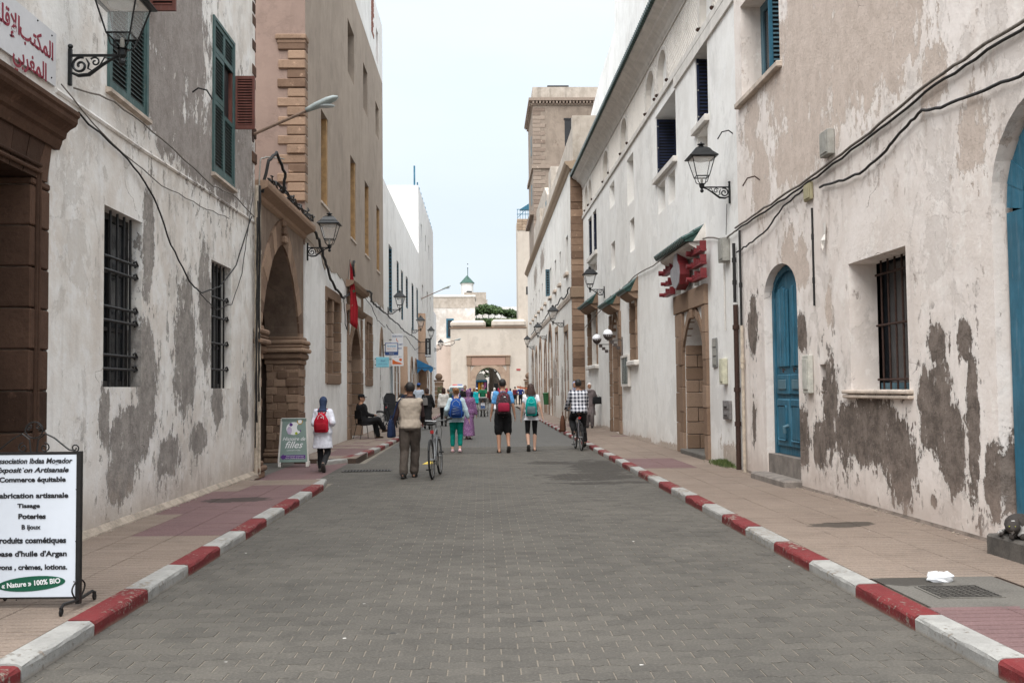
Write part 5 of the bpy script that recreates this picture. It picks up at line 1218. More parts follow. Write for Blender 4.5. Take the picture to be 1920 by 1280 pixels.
# ================================================================= wall lanterns
m_lampk = simple('lantern_black', (.014, .015, .016), .4, .4, .25, 20, .1)
m_lglass = glassmat('lantern_glass', (.80, .80, .78), .12, .2)
def scroll_pts(c, r0, turns, a0, dirn=1, n=22):
    return [(c[0]+(r0*(1-.82*i/n))*cos(a0+dirn*turns*2*pi*i/n), 0, c[1]+(r0*(1-.82*i/n))*sin(a0+dirn*turns*2*pi*i/n)) for i in range(n+1)]
def make_lamp(name, label, loc, rz, group):
    t = thing(name, label, 'wall lantern', loc, rz, group)
    # origin: wall, at the height of the arm; arm runs along +x
    MB().cbox(0, .035, -.022, .022, -.30, .07, .008).build('wall_plate', m_lampk, t)
    MB().ball((.018, 0, .09), .026, 8, 6).build('plate_finial', m_lampk, t)
    MB().cbox(.03, .52, -.012, .012, -.012, .012, .003).build('arm', m_lampk, t)
    MB().tube([(.03, 0, -.17), (.10, 0, -.2), (.2, 0, -.19), (.32, 0, -.1), (.43, 0, -.03), (.5, 0, -.012)], [.014, .018, .02, .017, .013, .01], 6).build('brace', m_lampk, t)
    MB().tube(scroll_pts((.115, -.1), .085, 1.4, 1.2, 1), [.013]*23, 6).build('scroll', m_lampk, t)
    MB().tube(scroll_pts((.26, -.065), .05, 1.2, 2.6, -1), [.009]*23, 5).build('scroll', m_lampk, t)
    MB().tube([(.17, 0, -.03), (.2, 0, -.08), (.19, 0, -.13), (.23, 0, -.15)], [.006, .012, .01, .005], 5).build('leaf_scroll', m_lampk, t)
    MB().tube([(.3, 0, -.11), (.35, 0, -.02), (.4, 0, -.035)], .008, 5).build('leaf_scroll', m_lampk, t)
    c = (.52, 0, 0)
    MB().lathe([(.012, -.1), (.03, -.085), (.035, -.06), (.02, -.03), (.045, .0), (.05, .05), (.03, .06)], c, 8).build('socket', m_lampk, t)
    L = thing('lantern', None, None); L.parent = t; L.location = (c[0], 0, 0)
    b0, b1, b2 = .06, .19, .53      # bottom, lower ring, top ring
    r0, r1, r2 = .055, .115, .205
    m = MB()
    for sx, sy in ((1, 1), (1, -1), (-1, -1), (-1, 1)):
        MB().tube([(sx*r1, sy*r1, b1), (sx*r2, sy*r2, b2)], .009, 5).build('frame_bar', m_lampk, L)
        MB().tube([(sx*r0*.7, sy*r0*.7, b0), (sx*r0*1.5, sy*r0*1.5, b0+.03), (sx*r1*.95, sy*r1*.95, b1)], .008, 5).build('cage_bar', m_lampk, L)
    for (r_, z_) in ((r1, b1), (r2, b2)):
        q = [(-r_, -r_, z_), (r_, -r_, z_), (r_, r_, z_), (-r_, r_, z_)]
        MB().tube(q, .0115, 4, True).build('ring', m_lampk, L)
    MB().lathe([(.02, b0-.01), (.075, b0), (.02, b0+.012)], (0, 0, 0), 8).build('base_disc', m_lampk, L)
    for k in range(4):
        a = k*pi/2; ca, sa = cos(a), sin(a)
        def R(x, y, z): return (x*ca-y*sa, x*sa+y*ca, z)
        MB().add([R(-r1+.006, -r1+.004, b1+.01), R(r1-.006, -r1+.004, b1+.01), R(r2-.01, -r2+.006, b2-.01), R(-r2+.01, -r2+.006, b2-.01)], [(0, 1, 2, 3)]).build('pane', m_lglass, L)
    MB().lathe([(.25, b2), (.262, b2+.012), (.25, b2+.028), (.175, b2+.10), (.13, b2+.165), (.075, b2+.2), (.06, b2+.2)], (0, 0, 0), 4, sq=1).build('roof', m_lampk, L)
    MB().lathe([(.05, b2+.2), (.055, b2+.22), (.03, b2+.235), (.07, b2+.25), (.07, b2+.26), (.02, b2+.28), (.012, b2+.3)], (0, 0, 0), 8).build('finial', m_lampk, L)
    MB().lathe([(.19, b2-.012), (.19, b2-.004), (.16, b2-.002)], (0, 0, 0), 4, sq=1).build('reflector', m_wtrim, L)
    MB().lathe([(.01, b2-.08), (.12, b2-.05), (.15, b2-.015), (.02, b2-.013)], (0, 0, 0), 12).build('lamp_bowl', glassmat('bowl_glass', (.85, .85, .82), .2, .6), L, True)
    MB().lathe([(.018, b0+.01), (.024, b0+.05), (.02, b0+.1), (.008, b0+.12)], (0, 0, 0), 8).build('lamp_holder', m_boxg, L)
    return t
GL = 'black scrolled wall lanterns along the street'
lamp0 = make_lamp('wall_lantern', 'black wall lantern beside the green shutters above the stone portal, nearest on the left', (-4.03, 9.74, 4.86), 0, GL)
for lb, loc, rz in (
    ("black wall lantern where the stone arch meets the brown building's white ground storey", (-4.03, 23.0, 4.86), 0),
    ('black wall lantern just past the brown building, above the hanging shop signs', (-4.03, 42.6, 5.0), 0),
    ('black wall lantern over the shop fronts, second along the white house on the left', (-4.03, 57.0, 5.0), 0),
    ('black wall lantern just above the black vertical restaurant sign', (-4.03, 68.5, 5.1), 0),
    ('farthest small wall lantern on the left, seen against the pink house beside the gate', (-4.0, 83.6, 5.0), 0),
    ('largest black wall lantern on the right, where white and peeling houses meet', (4.54, 17.85, 5.18), pi),
    ('black wall lantern on the far end of the white building, above the tiled window canopy', (4.36, 35.1, 5.05), pi),
    ('black wall lantern nearest the stone corner of the long blue windowed house', (3.8, 45.9, 4.6), pi),
    ('black wall lantern in the middle of the long blue windowed house', (3.8, 58.5, 4.65), pi),
    ('smallest black wall lantern at the far end of the long blue windowed house', (3.8, 72.5, 4.65), pi)):
    c = copy_tree(lamp0); c.location = loc; c.rotation_euler = (0, 0, rz); c['label'] = lb
lamp0.location.z = 4.86
# street light on a pole
def cobra(label, loc, ln, rise, sc=1.0):
    t = thing('street_light', label, 'street light', loc)
    MB().cbox(0, .02, -.05, .05, -.14, .12, .005).build('bracket', m_rust, t)
    MB().tube([(.02, 0, 0), (ln, -.05, rise)], .028, 8).build('pole', simple('dull_pole', (.22, .15, .11), .7, .2, .3, 10, .2), t)
    d = Vector((ln, -.05, rise)).normalized(); p = Vector((ln, -.05, rise))
    h = MB(); rings = ((0, .05, .05), (.08, .07, .06), (.2, .1, .075), (.42, .13, .08), (.55, .11, .06), (.62, .04, .025))
    vs = []; fs = []; up_ = Vector((-d.z, 0, d.x))
    for (a, w_, h_) in rings:
        c = p+d*a
        for k in range(10):
            th_ = 2*pi*k/10; vs.append(c+Vector((0, 1, 0))*w_*cos(th_)+up_*(h_*sin(th_) if sin(th_) > 0 else h_*.6*sin(th_)))
    for i in range(5):
        for k in range(10): fs.append((i*10+k, i*10+(k+1) % 10, (i+1)*10+(k+1) % 10, (i+1)*10+k))
    fs += [tuple(range(10)), tuple(50+k for k in range(10))]
    h.add(vs, fs).build('lamp_head', simple('lamp_grey', (.32, .36, .35), .5, 0, .15, 8, .05), t, True)
    MB().ball(tuple(p+d*.34-up_*.05), .1, 10, 6, (1.9, .9, .35)).build('lamp_cover', glassmat('lamp_cover', (.5, .55, .55), .15, .85), t, True)
    return t
cobra('grey cobra head street light on a rusty arm above the arch corner, left', (-4.03, 17.55, 6.1), .95, .4)
cobra('small distant street light arm over the left shop fronts', (-4.03, 66, 7.6), 1.4, .6)
cobra('farthest street light arm, low beside the pink house left of the gate', (-4.0, 90, 5.6), 1.5, .4)
# twin globe lamp
gl_ = thing('globe_lamp', 'pair of white globe lamps on stepped brackets beside the stone doorway window, right wall', 'globe lamp', RF.world(0, 31.1, 2.55), RF.ang+pi)
m_globe = simple('globe_white', (.82, .83, .86), .25, 0, .05, 3, 0); m_gcup = simple('globe_cup', (.07, .055, .05), .6, 0, .3, 10, .1)
for dy, dz, k in ((0, .28, 0), (-2.75, .28, 1)):
    g = thing('globe_arm', None, None); g.parent = gl_; g.location = (0, dy, dz)
    MB().box(0, .03, -.02, .02, -.35, .32).build('plate', m_gcup, g)
    MB().box(.03, .5, -.012, .012, .2, .225).build('arm', m_gcup, g)
    for i in range(3): MB().cbox(.08+i*.1, .19+i*.1, -.02, .02, -.07+i*.09, .03+i*.09, .004).build('step_plate', m_gcup, g)
    MB().ball((.46, 0, .41), .155, 16, 12).build('globe', m_globe, g, True)
    MB().lathe([(.03, .23), (.08, .25), (.13, .31), (.16, .395), (.158, .40)], (.46, 0, 0), 14).build('cup', m_gcup, g, True)

# ================================================================= cables, pipes, boxes
def cable(label, wall, pts, r=.014, mat=m_cable, wob=.012, sub=5, seed=1, cat='cable'):
    rs = random.Random(seed); P = []
    for (a, b) in zip(pts, pts[1:]):
        for k in range(sub):
            t = k/sub; P.append(tuple(a[i]+(b[i]-a[i])*t for i in range(3)))
    P.append(pts[-1])
    P = [(max(.0, p[0]+rs.uniform(0, wob)), p[1], p[2]+rs.uniform(-wob, wob)) for p in P]
    b0 = Vector(wall.world(*P[0])); vs = [Vector(wall.world(*p))-b0 for p in P]
    o = MB().tube(vs, r, 5).build('cable', mat, None, True); o.location = b0
    return tag(o, label, cat)
cable('black cable drooping in a long loop below the ledge of the white house, left', LA, [(.03, 9.9, 4.33), (.03, 11.3, 4.2), (.03, 12.2, 3.95), (.05, 12.8, 3.45), (.05, 13.6, 3.05), (.05, 14.2, 2.95), (.04, 15.2, 3.15), (.04, 16.2, 3.6), (.04, 17.3, 4.6)], .011, seed=2)
cable('thin cable swinging up to the corner pipes from the low loop, left', LA, [(.03, 14.2, 2.95), (.05, 15.0, 2.78), (.05, 15.9, 2.95), (.04, 16.6, 3.5), (.04, 17.0, 4.3), (.04, 17.4, 5.0)], .007, seed=3)
cable('grey cable following the ledge under the green shutters, left', LA, [(.05, 9.75, 4.55), (.05, 10.8, 4.72), (.04, 12.4, 4.72), (.04, 14.8, 4.62), (.04, 16.2, 4.72), (.04, 17.5, 4.62)], .010, m_cableg, seed=4)
cable('thin grey cable above the first barred window, left', LA, [(.03, 9.5, 4.5), (.03, 10.8, 4.25), (.03, 12.5, 4.15), (.03, 14.2, 4.2), (.03, 15.8, 4.3)], .007, m_cableg, seed=44)
for k, (a, b) in enumerate(((17.42, 4.6), (17.5, 4.9), (17.66, 5.2))):
    cable(('leftmost of the cables hanging down the corner beside the arch', 'middle cable hanging down the corner beside the arch', 'thickest cable on the corner, closest to the arch')[k], LA, [(.1, a, b), (.09, a+.03, 3.6), (.09, a-.02, 2.2), (.08, a, .6+k*.4)], .012+.004*k, m_cable, .02, 6, 10+k)
cable('thick black cable loop curling above the arch cornice', LB, [(.1, 17.8, 5.1), (.2, 17.9, 5.7), (.25, 18.3, 5.95), (.3, 18.9, 5.7), (.25, 19.0, 5.35)], .03, seed=6, wob=.02)
cable('pale cable loop above the arch cornice', LB, [(.06, 17.7, 4.9), (.1, 17.72, 5.7), (.15, 18.2, 5.85), (.3, 18.8, 5.95)], .014, m_boxg, seed=7)
for k in range(5):
    rs = random.Random(50+k)
    cable(('knotted black cable bundle lying on the arch cornice', 'second strand of the cable bundle on the arch cornice', 'loose strand of cable over the arch cornice edge', 'thin strand looping above the arch cornice', 'frayed strand at the back of the arch cornice')[k], LB,
          [(.1+rs.uniform(-.05, .1), 18.3+j*.45, 5.40+rs.uniform(-.03, .16)) for j in range(11)], .02-.002*k, m_cable, .05, 4, 60+k)
cable('thick cable bundle sagging along the white storey from the arch to the red flag', LC, [(.06, 22.8, 5.4), (.07, 24.2, 5.2), (.07, 25.2, 4.75), (.08, 26.6, 4.35), (.08, 28.4, 4.2), (.08, 29.8, 4.45), (.08, 31.5, 4.9), (.3, 33.6, 4.8), (.08, 35.4, 4.75), (.08, 38, 4.72), (.08, 40.7, 4.7)], .035, m_cable, .04, 5, 20)
cable('thin second cable along the white storey past the red flag', LC, [(.06, 28.6, 4.2), (.05, 29.0, 3.5), (.05, 29.4, 3.3), (.05, 29.7, 4.0), (.06, 31.8, 4.75), (.08, 35.2, 4.6), (.08, 37.6, 4.2), (.08, 40.5, 4.1)], .012, m_cable, .02, 5, 21)
cable('cable running along the white shop fronts on the left', LD, [(.08, 40.8, 4.7), (.1, 46, 4.6), (.1, 52, 4.5), (.1, 58, 4.6), (.1, 63, 4.55)], .03, m_cable, .04, 6, 22)
cable('second sagging cable along the left shop fronts', LD, [(.08, 40.8, 4.2), (.1, 46, 4.0), (.1, 51, 4.3), (.1, 58, 3.9), (.1, 63, 4.3)], .015, m_cable, .04, 6, 23)
cable('upper cable of the pair climbing across the peeling house', RG, [(.05, 17.2, 4.33), (.05, 15.2, 4.37), (.05, 13.2, 4.41), (.05, 11.4, 4.51), (.05, 10.0, 4.62), (.05, 8.8, 4.64), (.05, 7.2, 4.62)], .018, m_cableg, .012, 6, 30)
cable('lower cable of the pair climbing across the peeling house', RG, [(.04, 17.2, 4.29), (.04, 15.2, 4.32), (.04, 13.2, 4.37), (.04, 11.4, 4.46), (.04, 10.0, 4.56), (.04, 8.8, 4.58), (.04, 7.2, 4.55)], .016, m_cable, .012, 6, 31)
cable('single black cable arcing under the cable pair on the peeling house', RG, [(.04, 13.1, 4.21), (.04, 12.4, 4.14), (.04, 11.75, 4.10), (.04, 11.0, 4.2), (.04, 10.55, 4.32), (.04, 10.1, 4.40), (.04, 9.6, 4.3), (.04, 9.0, 4.25), (.04, 8.3, 4.19), (.04, 7.2, 4.2)], .017, m_cable, .01, 5, 32)
cable('cable from the small junction box down to the pipe corner, right', RG, [(.04, 13.7, 4.3), (.04, 14.6, 4.22), (.04, 15.6, 3.98), (.04, 16.6, 3.92), (.04, 17.2, 3.9)], .014, m_cable, .015, 5, 33)
cable('cable crossing the white building wall from its lantern to the far canopies', RF, [(.04, 17.3, 4.3), (.05, 18.2, 4.28), (.05, 19.4, 4.5), (.05, 21.5, 4.72), (.05, 23.2, 4.72), (.05, 25.3, 4.68), (.05, 28.2, 4.75), (.05, 31.2, 4.55), (.05, 34.5, 4.45), (.05, 41, 4.05)], .016, m_cableg, .01, 6, 34)
cable('thin wire hanging from the near right lantern', RF, [(.03, 18.0, 4.9), (.03, 18.05, 4.6), (.03, 18.1, 4.35)], .006, m_cable, .005, 4, 35)
cable('festooned black cable along the long blue windowed house', REW, [(.08, 41.8, 5.75), (.1, 44, 5.5), (.1, 46, 5.75), (.1, 50, 5.55), (.1, 54, 5.8), (.1, 60, 5.6), (.1, 66, 5.7), (.1, 74, 5.6)], .03, m_cable, .06, 7, 36)
cable('wire crossing high from the pink house towards the gate', Wall(-4, 0, 1, 90), [(.2, 84, 5.4), (1.0, 92, 5.6), (1.2, 100, 6.2), (.9, 109, 7.0)], .03, m_cable, .04, 6, 37)
def pipe(label, wall, s, n, z0, z1, r, mat, joints=(), name='drain_pipe'):
    b0 = Vector(wall.world(n, s, z0)); m = MB().tube([(0, 0, 0), (0, 0, z1-z0)], r, 8)
    for q in joints: m.tube([(0, 0, q-z0-.04), (0, 0, q-z0+.04)], r*1.35, 8)
    o = m.build(name, mat); o.location = b0; return tag(o, label, 'pipe')
pipe('rusty brown downpipe at the joint of the white building and the peeling house', RF, 17.45, .06, .1, 3.0, .045, m_rust, (.9, 1.5, 2.6))
pipe('black upper pipe above the rusty downpipe', RF, 17.5, .055, 3.05, 4.1, .03, m_iblack, (3.4, 3.8))
pipe('cream pipe beside the rusty downpipe, on the peeling house side', RG, 16.95, .05, .1, 2.6, .03, simple('cream_pipe', (.45, .38, .3)), (1.9, 2.0))
pipe('black conduit running up above the cream pipe', RG, 16.98, .045, 2.6, 4.25, .022, m_iblack, (3.3,))
pipe('dark ragged conduit in the plaster between the door and the barred window', RG, 13.5, .012, 2.65, 4.0, .016, m_iblack, (3.0, 3.6))
pipe('thin white conduit on the white building left of the downpipe', RF, 18.35, .02, 2.6, 3.9, .012, m_wtrim, (2.9, 3.2, 3.6), 'conduit')
def wbox(label, wall, s0, s1, z0, z1, d, mat, name='junction_box', cat='box', det=0):
    t = wthing(name, wall, label, cat); o0 = Vector(wall.P(((0), (s0+s1)/2, z0)))
    t.location = Vector(wall.world(0, (s0+s1)/2, z0)); sd = wall.side; h = z1-z0; w_ = (s1-s0)/2
    x0, x1 = sorted((sd*.005, sd*d))
    MB().cbox(x0, x1, -w_, w_, 0, h, .008).build('housing', mat, t)
    x0, x1 = sorted((sd*d, sd*(d+.012)))
    if det == 0: MB().cbox(x0, x1, -w_*.8, w_*.8, h*.1, h*.9, .004).build('cover', mat, t)
    if det == 1:
        for i in range(3): MB().cbox(x0, x1, -w_*.75, w_*.75, h*(.08+i*.31), h*(.34+i*.31), .004).build('plate', m_boxg, t)
    if det == 2:
        for i in range(2): MB().cbox(x0, x1, -w_*.7, w_*.7, h*(.1+i*.45), h*(.42+i*.45), .01).build('cover', mat, t); MB().box(x0+sd*.012, x1+sd*.012, -w_*.4, w_*.4, h*(.2+i*.45), h*(.25+i*.45)).build('slot', m_iblack, t)
    return t
wbox('grey junction box with dangling wires on the cable pair of the peeling house', RG, 12.62, 12.92, 4.55, 4.88, .1, m_boxg)
wbox('yellowish small box in a chipped recess under the cables', RG, 13.45, 13.72, 4.12, 4.36, .05, simple('yellowed_box', (.36, .32, .2), .7))
wbox('flat pale meter box right of the arched blue door', RG, 13.62, 13.86, 1.45, 1.98, .08, simple('pale_box', (.46, .45, .40), .6))
wbox('grey electric box where the two right-hand houses meet, above the lettering', RF, 17.95, 18.3, 3.85, 4.28, .14, m_boxg)
wbox('tall framed notice plate beside the stone doorway', RF, 19.02, 19.36, 1.93, 2.5, .03, simple('plate_grey', (.2, .2, .19), .6), 'notice_plate', 'sign', 1)
wbox('cream letter box with a dark edge beside the stone doorway', RF, 18.3, 18.55, 1.6, 2.08, .1, simple('cream_box', (.52, .5, .38), .6), 'letter_box', 'box')
wbox('grey dented meter cover low on the white building', RF, 18.05, 18.55, .95, 1.3, .05, simple('dented_grey', (.2, .185, .18), .7, 0, .3, 12, .6), 'meter_cover', 'box', 2)
nb = wthing('display_case', RF, 'glass fronted notice case in a white frame under the globe lamps', 'display case'); nb.location = RF.world(0, 30.3, 1.6)
for q in ((-.72, -.64, 0, .95), (.64, .72, 0, .95), (-.64, .64, 0, .07), (-.64, .64, .88, .95)): MB().box(-.09, -.005, *q).build('frame', m_wtrim, nb)
MB().box(-.02, -.005, -.64, .64, .07, .88).build('notices', simple('notice_paper', (.25, .3, .26), .7, 0, .6, 6, 0), nb); MB().box(-.07, -.065, -.64, .64, .07, .88).build('pane', glassmat('case_glass', (.3, .35, .33), .1, .4), nb)
for k in range(4): MB().box(-.08, -.07, -.5+k*.33, -.49+k*.33, .07, .88).build('bar', m_iblack, nb)
# bent hook and small wall bits
for wl, s_, z_, lb in ((RF, 17.6, 6.1, 'black hook sticking out of the wall above the near right lantern'), (LA, 13.9, 5.75, 'small curled iron hook on the grey wall between the shutters'), (RG, 15.9, 4.9, 'red rusty bracket stub on the peeling wall')):
    o = MB().tube([(0, 0, 0), (wl.side*.08, 0, .06), (wl.side*.2, 0, .03), (wl.side*.28, 0, -.1)], .012, 5).build('wall_hook', m_rust if 'red' in lb else m_iblack); o.location = wl.world(0, s_, z_); tag(o, lb, 'hook')
pp = MB(); rs = random.Random(3); R_ = []
for j in range(6):
    R_.append([(-.02-rs.uniform(0, .06)*(j > 2), -.04+.08*k/3+rs.uniform(-.02, .02), -.08*j) for k in range(4)])
pp.add([p for r_ in R_ for p in r_], [(j*4+k, j*4+k+1, (j+1)*4+k+1, (j+1)*4+k) for j in range(5) for k in range(3)])
o = pp.build('torn_paper', m_wtrim); o.location = RG.world(0, 13.02, 3.72); tag(o, 'torn white scrap hanging on the wall above the blue door', 'scrap')

# ================================================================= red lettering over the stone doorway
m_rlet = simple('red_letter_paint', (.17, .018, .022), .55, 0, .25, 8, .15)
m_gmap = simple('grey_plate', (.26, .25, .26), .6, 0, .2, 8, .1)
rl = wthing('red_wall_lettering', RF, 'large red three dimensional Arabic lettering with a grey emblem over the stone doorway', 'sign'); rl.location = RF.world(0, 21.4, 3.65)
RLW = Wall(0, 0, -1, 21.4)
def RB(s0, s1, z0, z1, n0=.1, n1=.22, mat=m_rlet, nm='letter_block', curve=None):
    if curve: poly = curve
    else: poly = rect(s0, s1, z0, z1)
    return MB(RLW).prism(poly, n0, n1, 0).build(nm, mat, rl)
rs = random.Random(12)
def word(sa, sb, z, h):
    
    """a joined word: baseline bar, teeth, a bowl and a loop (letters read right to left, near end first)"""
    RB(sa, sb, z, z+h*.22)
    s = sa+.03
    k = 0
    while s < sb-.1:
        w_ = .05; hh = h*(1.15 if k % 4 == 0 else (.6 if k % 2 else .8))
        RB(s, s+w_, z+h*.26, z+hh); s += w_+rs.uniform(.05, .12); k += 1
    c = (sb-.12, z+h*.3); r_ = h*.3
    ring = [(c[0]+r_*cos(t*pi/6), c[1]+r_*sin(t*pi/6)) for t in range(12)]
    RB(0, 0, 0, 0, .1, .32, curve=ring)
for z_, h_ in ((.05, .17), (.32, .17), (.58, .18)):
    word(19.35, 20.35, z_, h_)
for z_, h_, a_, b_ in ((.02, .15, 22.4, 23.3), (.26, .14, 22.6, 23.1), (.52, .2, 22.4, 23.35)): word(a_, b_, z_, h_)
mp = [(21.0, .1), (21.35, .0), (21.7, .1), (21.95, .38), (21.9, .5), (21.6, .55), (21.55, .7), (21.35, .86), (21.2, .84), (21.15, .62), (20.95, .5), (20.9, .3)]
RB(0, 0, 0, 0, .1, .3, m_rlet, 'emblem_body', mp); RB(0, 0, 0, 0, .302, .315, m_gmap, 'emblem_face', [(21.4+(a-21.4)*.93, .43+(b-.43)*.93) for a, b in mp])
for s_ in (20.45, 22.3): MB(RLW).box(0, .1, s_, s_+.03, .0, .8).build('mount_rail', m_boxg, rl)
# hanging signs on the left
m_sgw = simple('plastic_white', (.72, .72, .73), .45, 0, .05, 3, 0); m_cyan = simple('plastic_cyan', (.22, .52, .62), .5, 0, .1, 3, 0); m_blk = simple('plastic_black', (.015, .015, .016), .5, 0, .1, 3, 0)
m_orange = simple('print_orange', (.6, .12, .02), .6, 0, .1, 3, 0); m_dblue = simple('print_blue', (.03, .08, .25), .6, 0, .1, 3, 0); m_white = simple('print_white', (.75, .75, .75), .6, 0, .05, 3, 0); m_pblk = simple('print_black', (.015, .015, .018), .6, 0, .1, 3, 0)
def hang(label, y_, x0, x1, z0, z1, mat, cat='sign'):
    t = thing('hanging_sign', label, cat, (-4.03, y_, z0)); 
    MB().cbox(x0+4.03, x1+4.03, -.05, .05, 0, z1-z0, .01).build('panel', mat, t)
    for q in (.2, .8): MB().box(0, x0+4.03+.02, -.015, .015, (z1-z0)*q, (z1-z0)*q+.03).build('bracket', m_iblack, t)
    return t
FT = (pi/2, 0, 0)
s1 = hang('tall white telephone and internet shop sign with an orange logo at the bottom', 43.2, -3.92, -3.42, 2.6, 4.0, m_sgw)
text(s1, 'TELEBOUTIQUE', .062, (.36, -.056, 1.28), FT, m_dblue, bold=.002); text(s1, 'CYBER NET', .09, (.36, -.056, .93), FT, m_dblue, bold=.002)
text(s1, 'INTERNET', .085, (.36, -.056, .76), FT, m_dblue, bold=.002); text(s1, 'FAX', .06, (.36, -.056, .62), FT, m_dblue); text(s1, 'TABAC - PRESSE', .05, (.36, -.056, .40), FT, m_dblue)
MB().prism([(.14, .08), (.58, .08), (.5, .14), (.3, .2), (.14, .3)], -.056, -.051, 1).build('logo', m_orange, s1); MB().prism([(.42, .25), (.52, .2), (.56, .3), (.46, .34)], -.056, -.051, 1).build('logo', m_orange, s1); MB().tube([(.33, -.056, 1.2), (.33, -.056, 1.1), (.4, -.056, 1.05)], .015, 5).build('logo', m_orange, s1)
s2 = hang('white and blue framed shop sign just before the tall white one', 40.6, -3.95, -3.42, 2.98, 3.48, m_dblue)
MB().box(.11, .58, -.062, -.051, .14, .47).build('face', m_sgw, s2); text(s2, 'Artisanat', .1, (.34, -.064, .37), FT, simple('print_sky', (.05, .3, .55), .6), bold=.002, shear=.3); text(s2, 'BIJOUX - TAPIS', .05, (.34, -.064, .26), FT, m_orange); text(s2, 'Galerie', .07, (.34, -.064, .07), FT, m_white, shear=.3)
s3 = hang('pale cyan sign hanging lowest of the shop signs, nearest the arched opening', 37.4, -3.98, -3.5, 2.42, 2.8, m_cyan)
text(s3, 'Riad', .09, (.3, -.056, .24), FT, m_dblue, shear=.3); text(s3, 'chambres - terrasse', .045, (.3, -.056, .12), FT, m_dblue)
s4 = hang("black vertical restaurant sign with white letters beside the lanterns", 62, -3.55, -3.2, 3.6, 4.75, m_blk)
for i, ch in enumerate("L'HORLOGE"): text(s4, ch, .12, (.66, -.056, 1.06-i*.105), FT, m_white, bold=.003)
text(s4, 'resto', .17, (.66, -.056, .1), FT, m_white, bold=.006)
aw = thing('blue_awning', 'blue cloth awning sloping over a shop front, left', 'awning', (-4.03, 61.2, 2.9))
MB().add([(0, 0, .55), (0, 3.2, .55), (1.0, 3.2, .05), (1.0, 0, .05), (0, 0, .53), (0, 3.2, .53), (1.0, 3.2, .03), (1.0, 0, .03)], [(0, 1, 2, 3), (4, 7, 6, 5), (0, 3, 7, 4), (1, 5, 6, 2)]).build('cloth', simple('awning_blue', (.02, .14, .3), .8, 0, .15, 3, .1), aw)
MB().prism([(0, .55), (1.0, .05), (1.0, -.15), (.85, -.3), (.7, -.1), (.5, -.2), (.3, -.05), (0, -.35)], -.01, .01, 1).build('flank', simple('awning_blue', (.02, .14, .3)), aw)
for y_ in (0, 3.2): MB().tube([(0, y_, 0), (1.0, y_, .03)], .02, 6).build('strut', m_iblack, aw)
bn = thing('green_bin', 'green litter bin on a post on the right pavement', 'litter bin', (4.0-.32, 57.5, .097))
MB().lathe([(.16, .55), (.21, 1.15), (.2, 1.15)], (0, 0, 0), 12).build('bin', simple('bin_green', (.02, .09, .03), .5), bn); MB().lathe([(.22, 1.15), (.23, 1.2), (.15, 1.24)], (0, 0, 0), 12).build('lid', simple('bin_green', (.02, .09, .03)), bn); MB().tube([(.24, .05, 0), (.24, .05, 1.1)], .02, 6).build('post', m_boxg, bn)
# ================================================================= small things on the ground
def crumple(name, lb, cat, loc, r, mat, sc, seed):
    rs = random.Random(seed); m = MB().ball((0, 0, 0), r, 12, 8, sc); m.v = [(p[0]*(1+rs.uniform(-.3, .3)), p[1]*(1+rs.uniform(-.3, .3)), max(p[2]*(1+rs.uniform(-.4, .4)), -r*sc[2]*.6)) for p in m.v]
    o = m.build(name, mat); o.location = loc; return tag(o, lb, cat)
crumple('plastic_bag', 'crumpled white plastic bag lying on the wet concrete patch, right pavement', 'bag', (3.38, 7.35, .12), .1, glassmat('thin_plastic', (.75, .76, .78), .3, .8), (1.1, .6, .45), 3)
o = MB().add([(0, 0, 0), (.22, .05, .002), (.24, .28, .1), (.1, .22, .03)], [(0, 1, 2), (0, 2, 3)]).build('yellow_wrapper', simple('wrapper_yellow', (.6, .42, .04), .5)); o.location = (-1.28, 21.0, .003); sl = o.modifiers.new('t', 'SOLIDIFY'); sl.thickness = .004; tag(o, 'folded yellow wrapper on the road beside the bicycle wheel', 'litter')
gs = MB(); rs = random.Random(8)
for _ in range(900):
    s_ = 18.1+rs.gauss(.35, .33); n_ = abs(rs.gauss(.0, .09)); p = Vector(RF.world(n_+.01, s_, .1)); a = rs.uniform(0, 6.28); h_ = rs.uniform(.04, .14)*(1-abs(s_-18.45)/1.6 if abs(s_-18.45) < 1.4 else .1)
    d = Vector((cos(a), sin(a), 0))*.05; w_ = Vector((-sin(a), cos(a), 0))*.005
    gs.add([p-w_, p+w_, p+d*.5+w_*.6+Vector((0, 0, h_*.7)), p+d+Vector((0, 0, h_))], [(0, 1, 2, 3)])
o = gs.build('grass_tuft', foliage_mat('grass', (.04, .07, .015), (.12, .15, .04)), None, fix=False); tag(o, 'green grass tuft growing at the foot of the white wall by the downpipe', 'grass', kind='stuff')
lm = MB()
for (wl, a, b) in ((RG, 9.1, 17.2), (LA, 9.5, 17.5), (RF, 17.4, 31)):
    for _ in range(110):
        s_ = rs.uniform(a, b); r_ = rs.uniform(.004, .014)
        lm.ball(wl.world(rs.uniform(.03, .14), s_, .1+r_*.4), r_, 5, 4, (1, 1.2, .6))
o = lm.build('plaster_crumbs', simple('crumb_dirt', (.3, .25, .2), .9), None); tag(o, 'plaster crumbs fallen along the feet of the walls', 'rubble', kind='stuff')
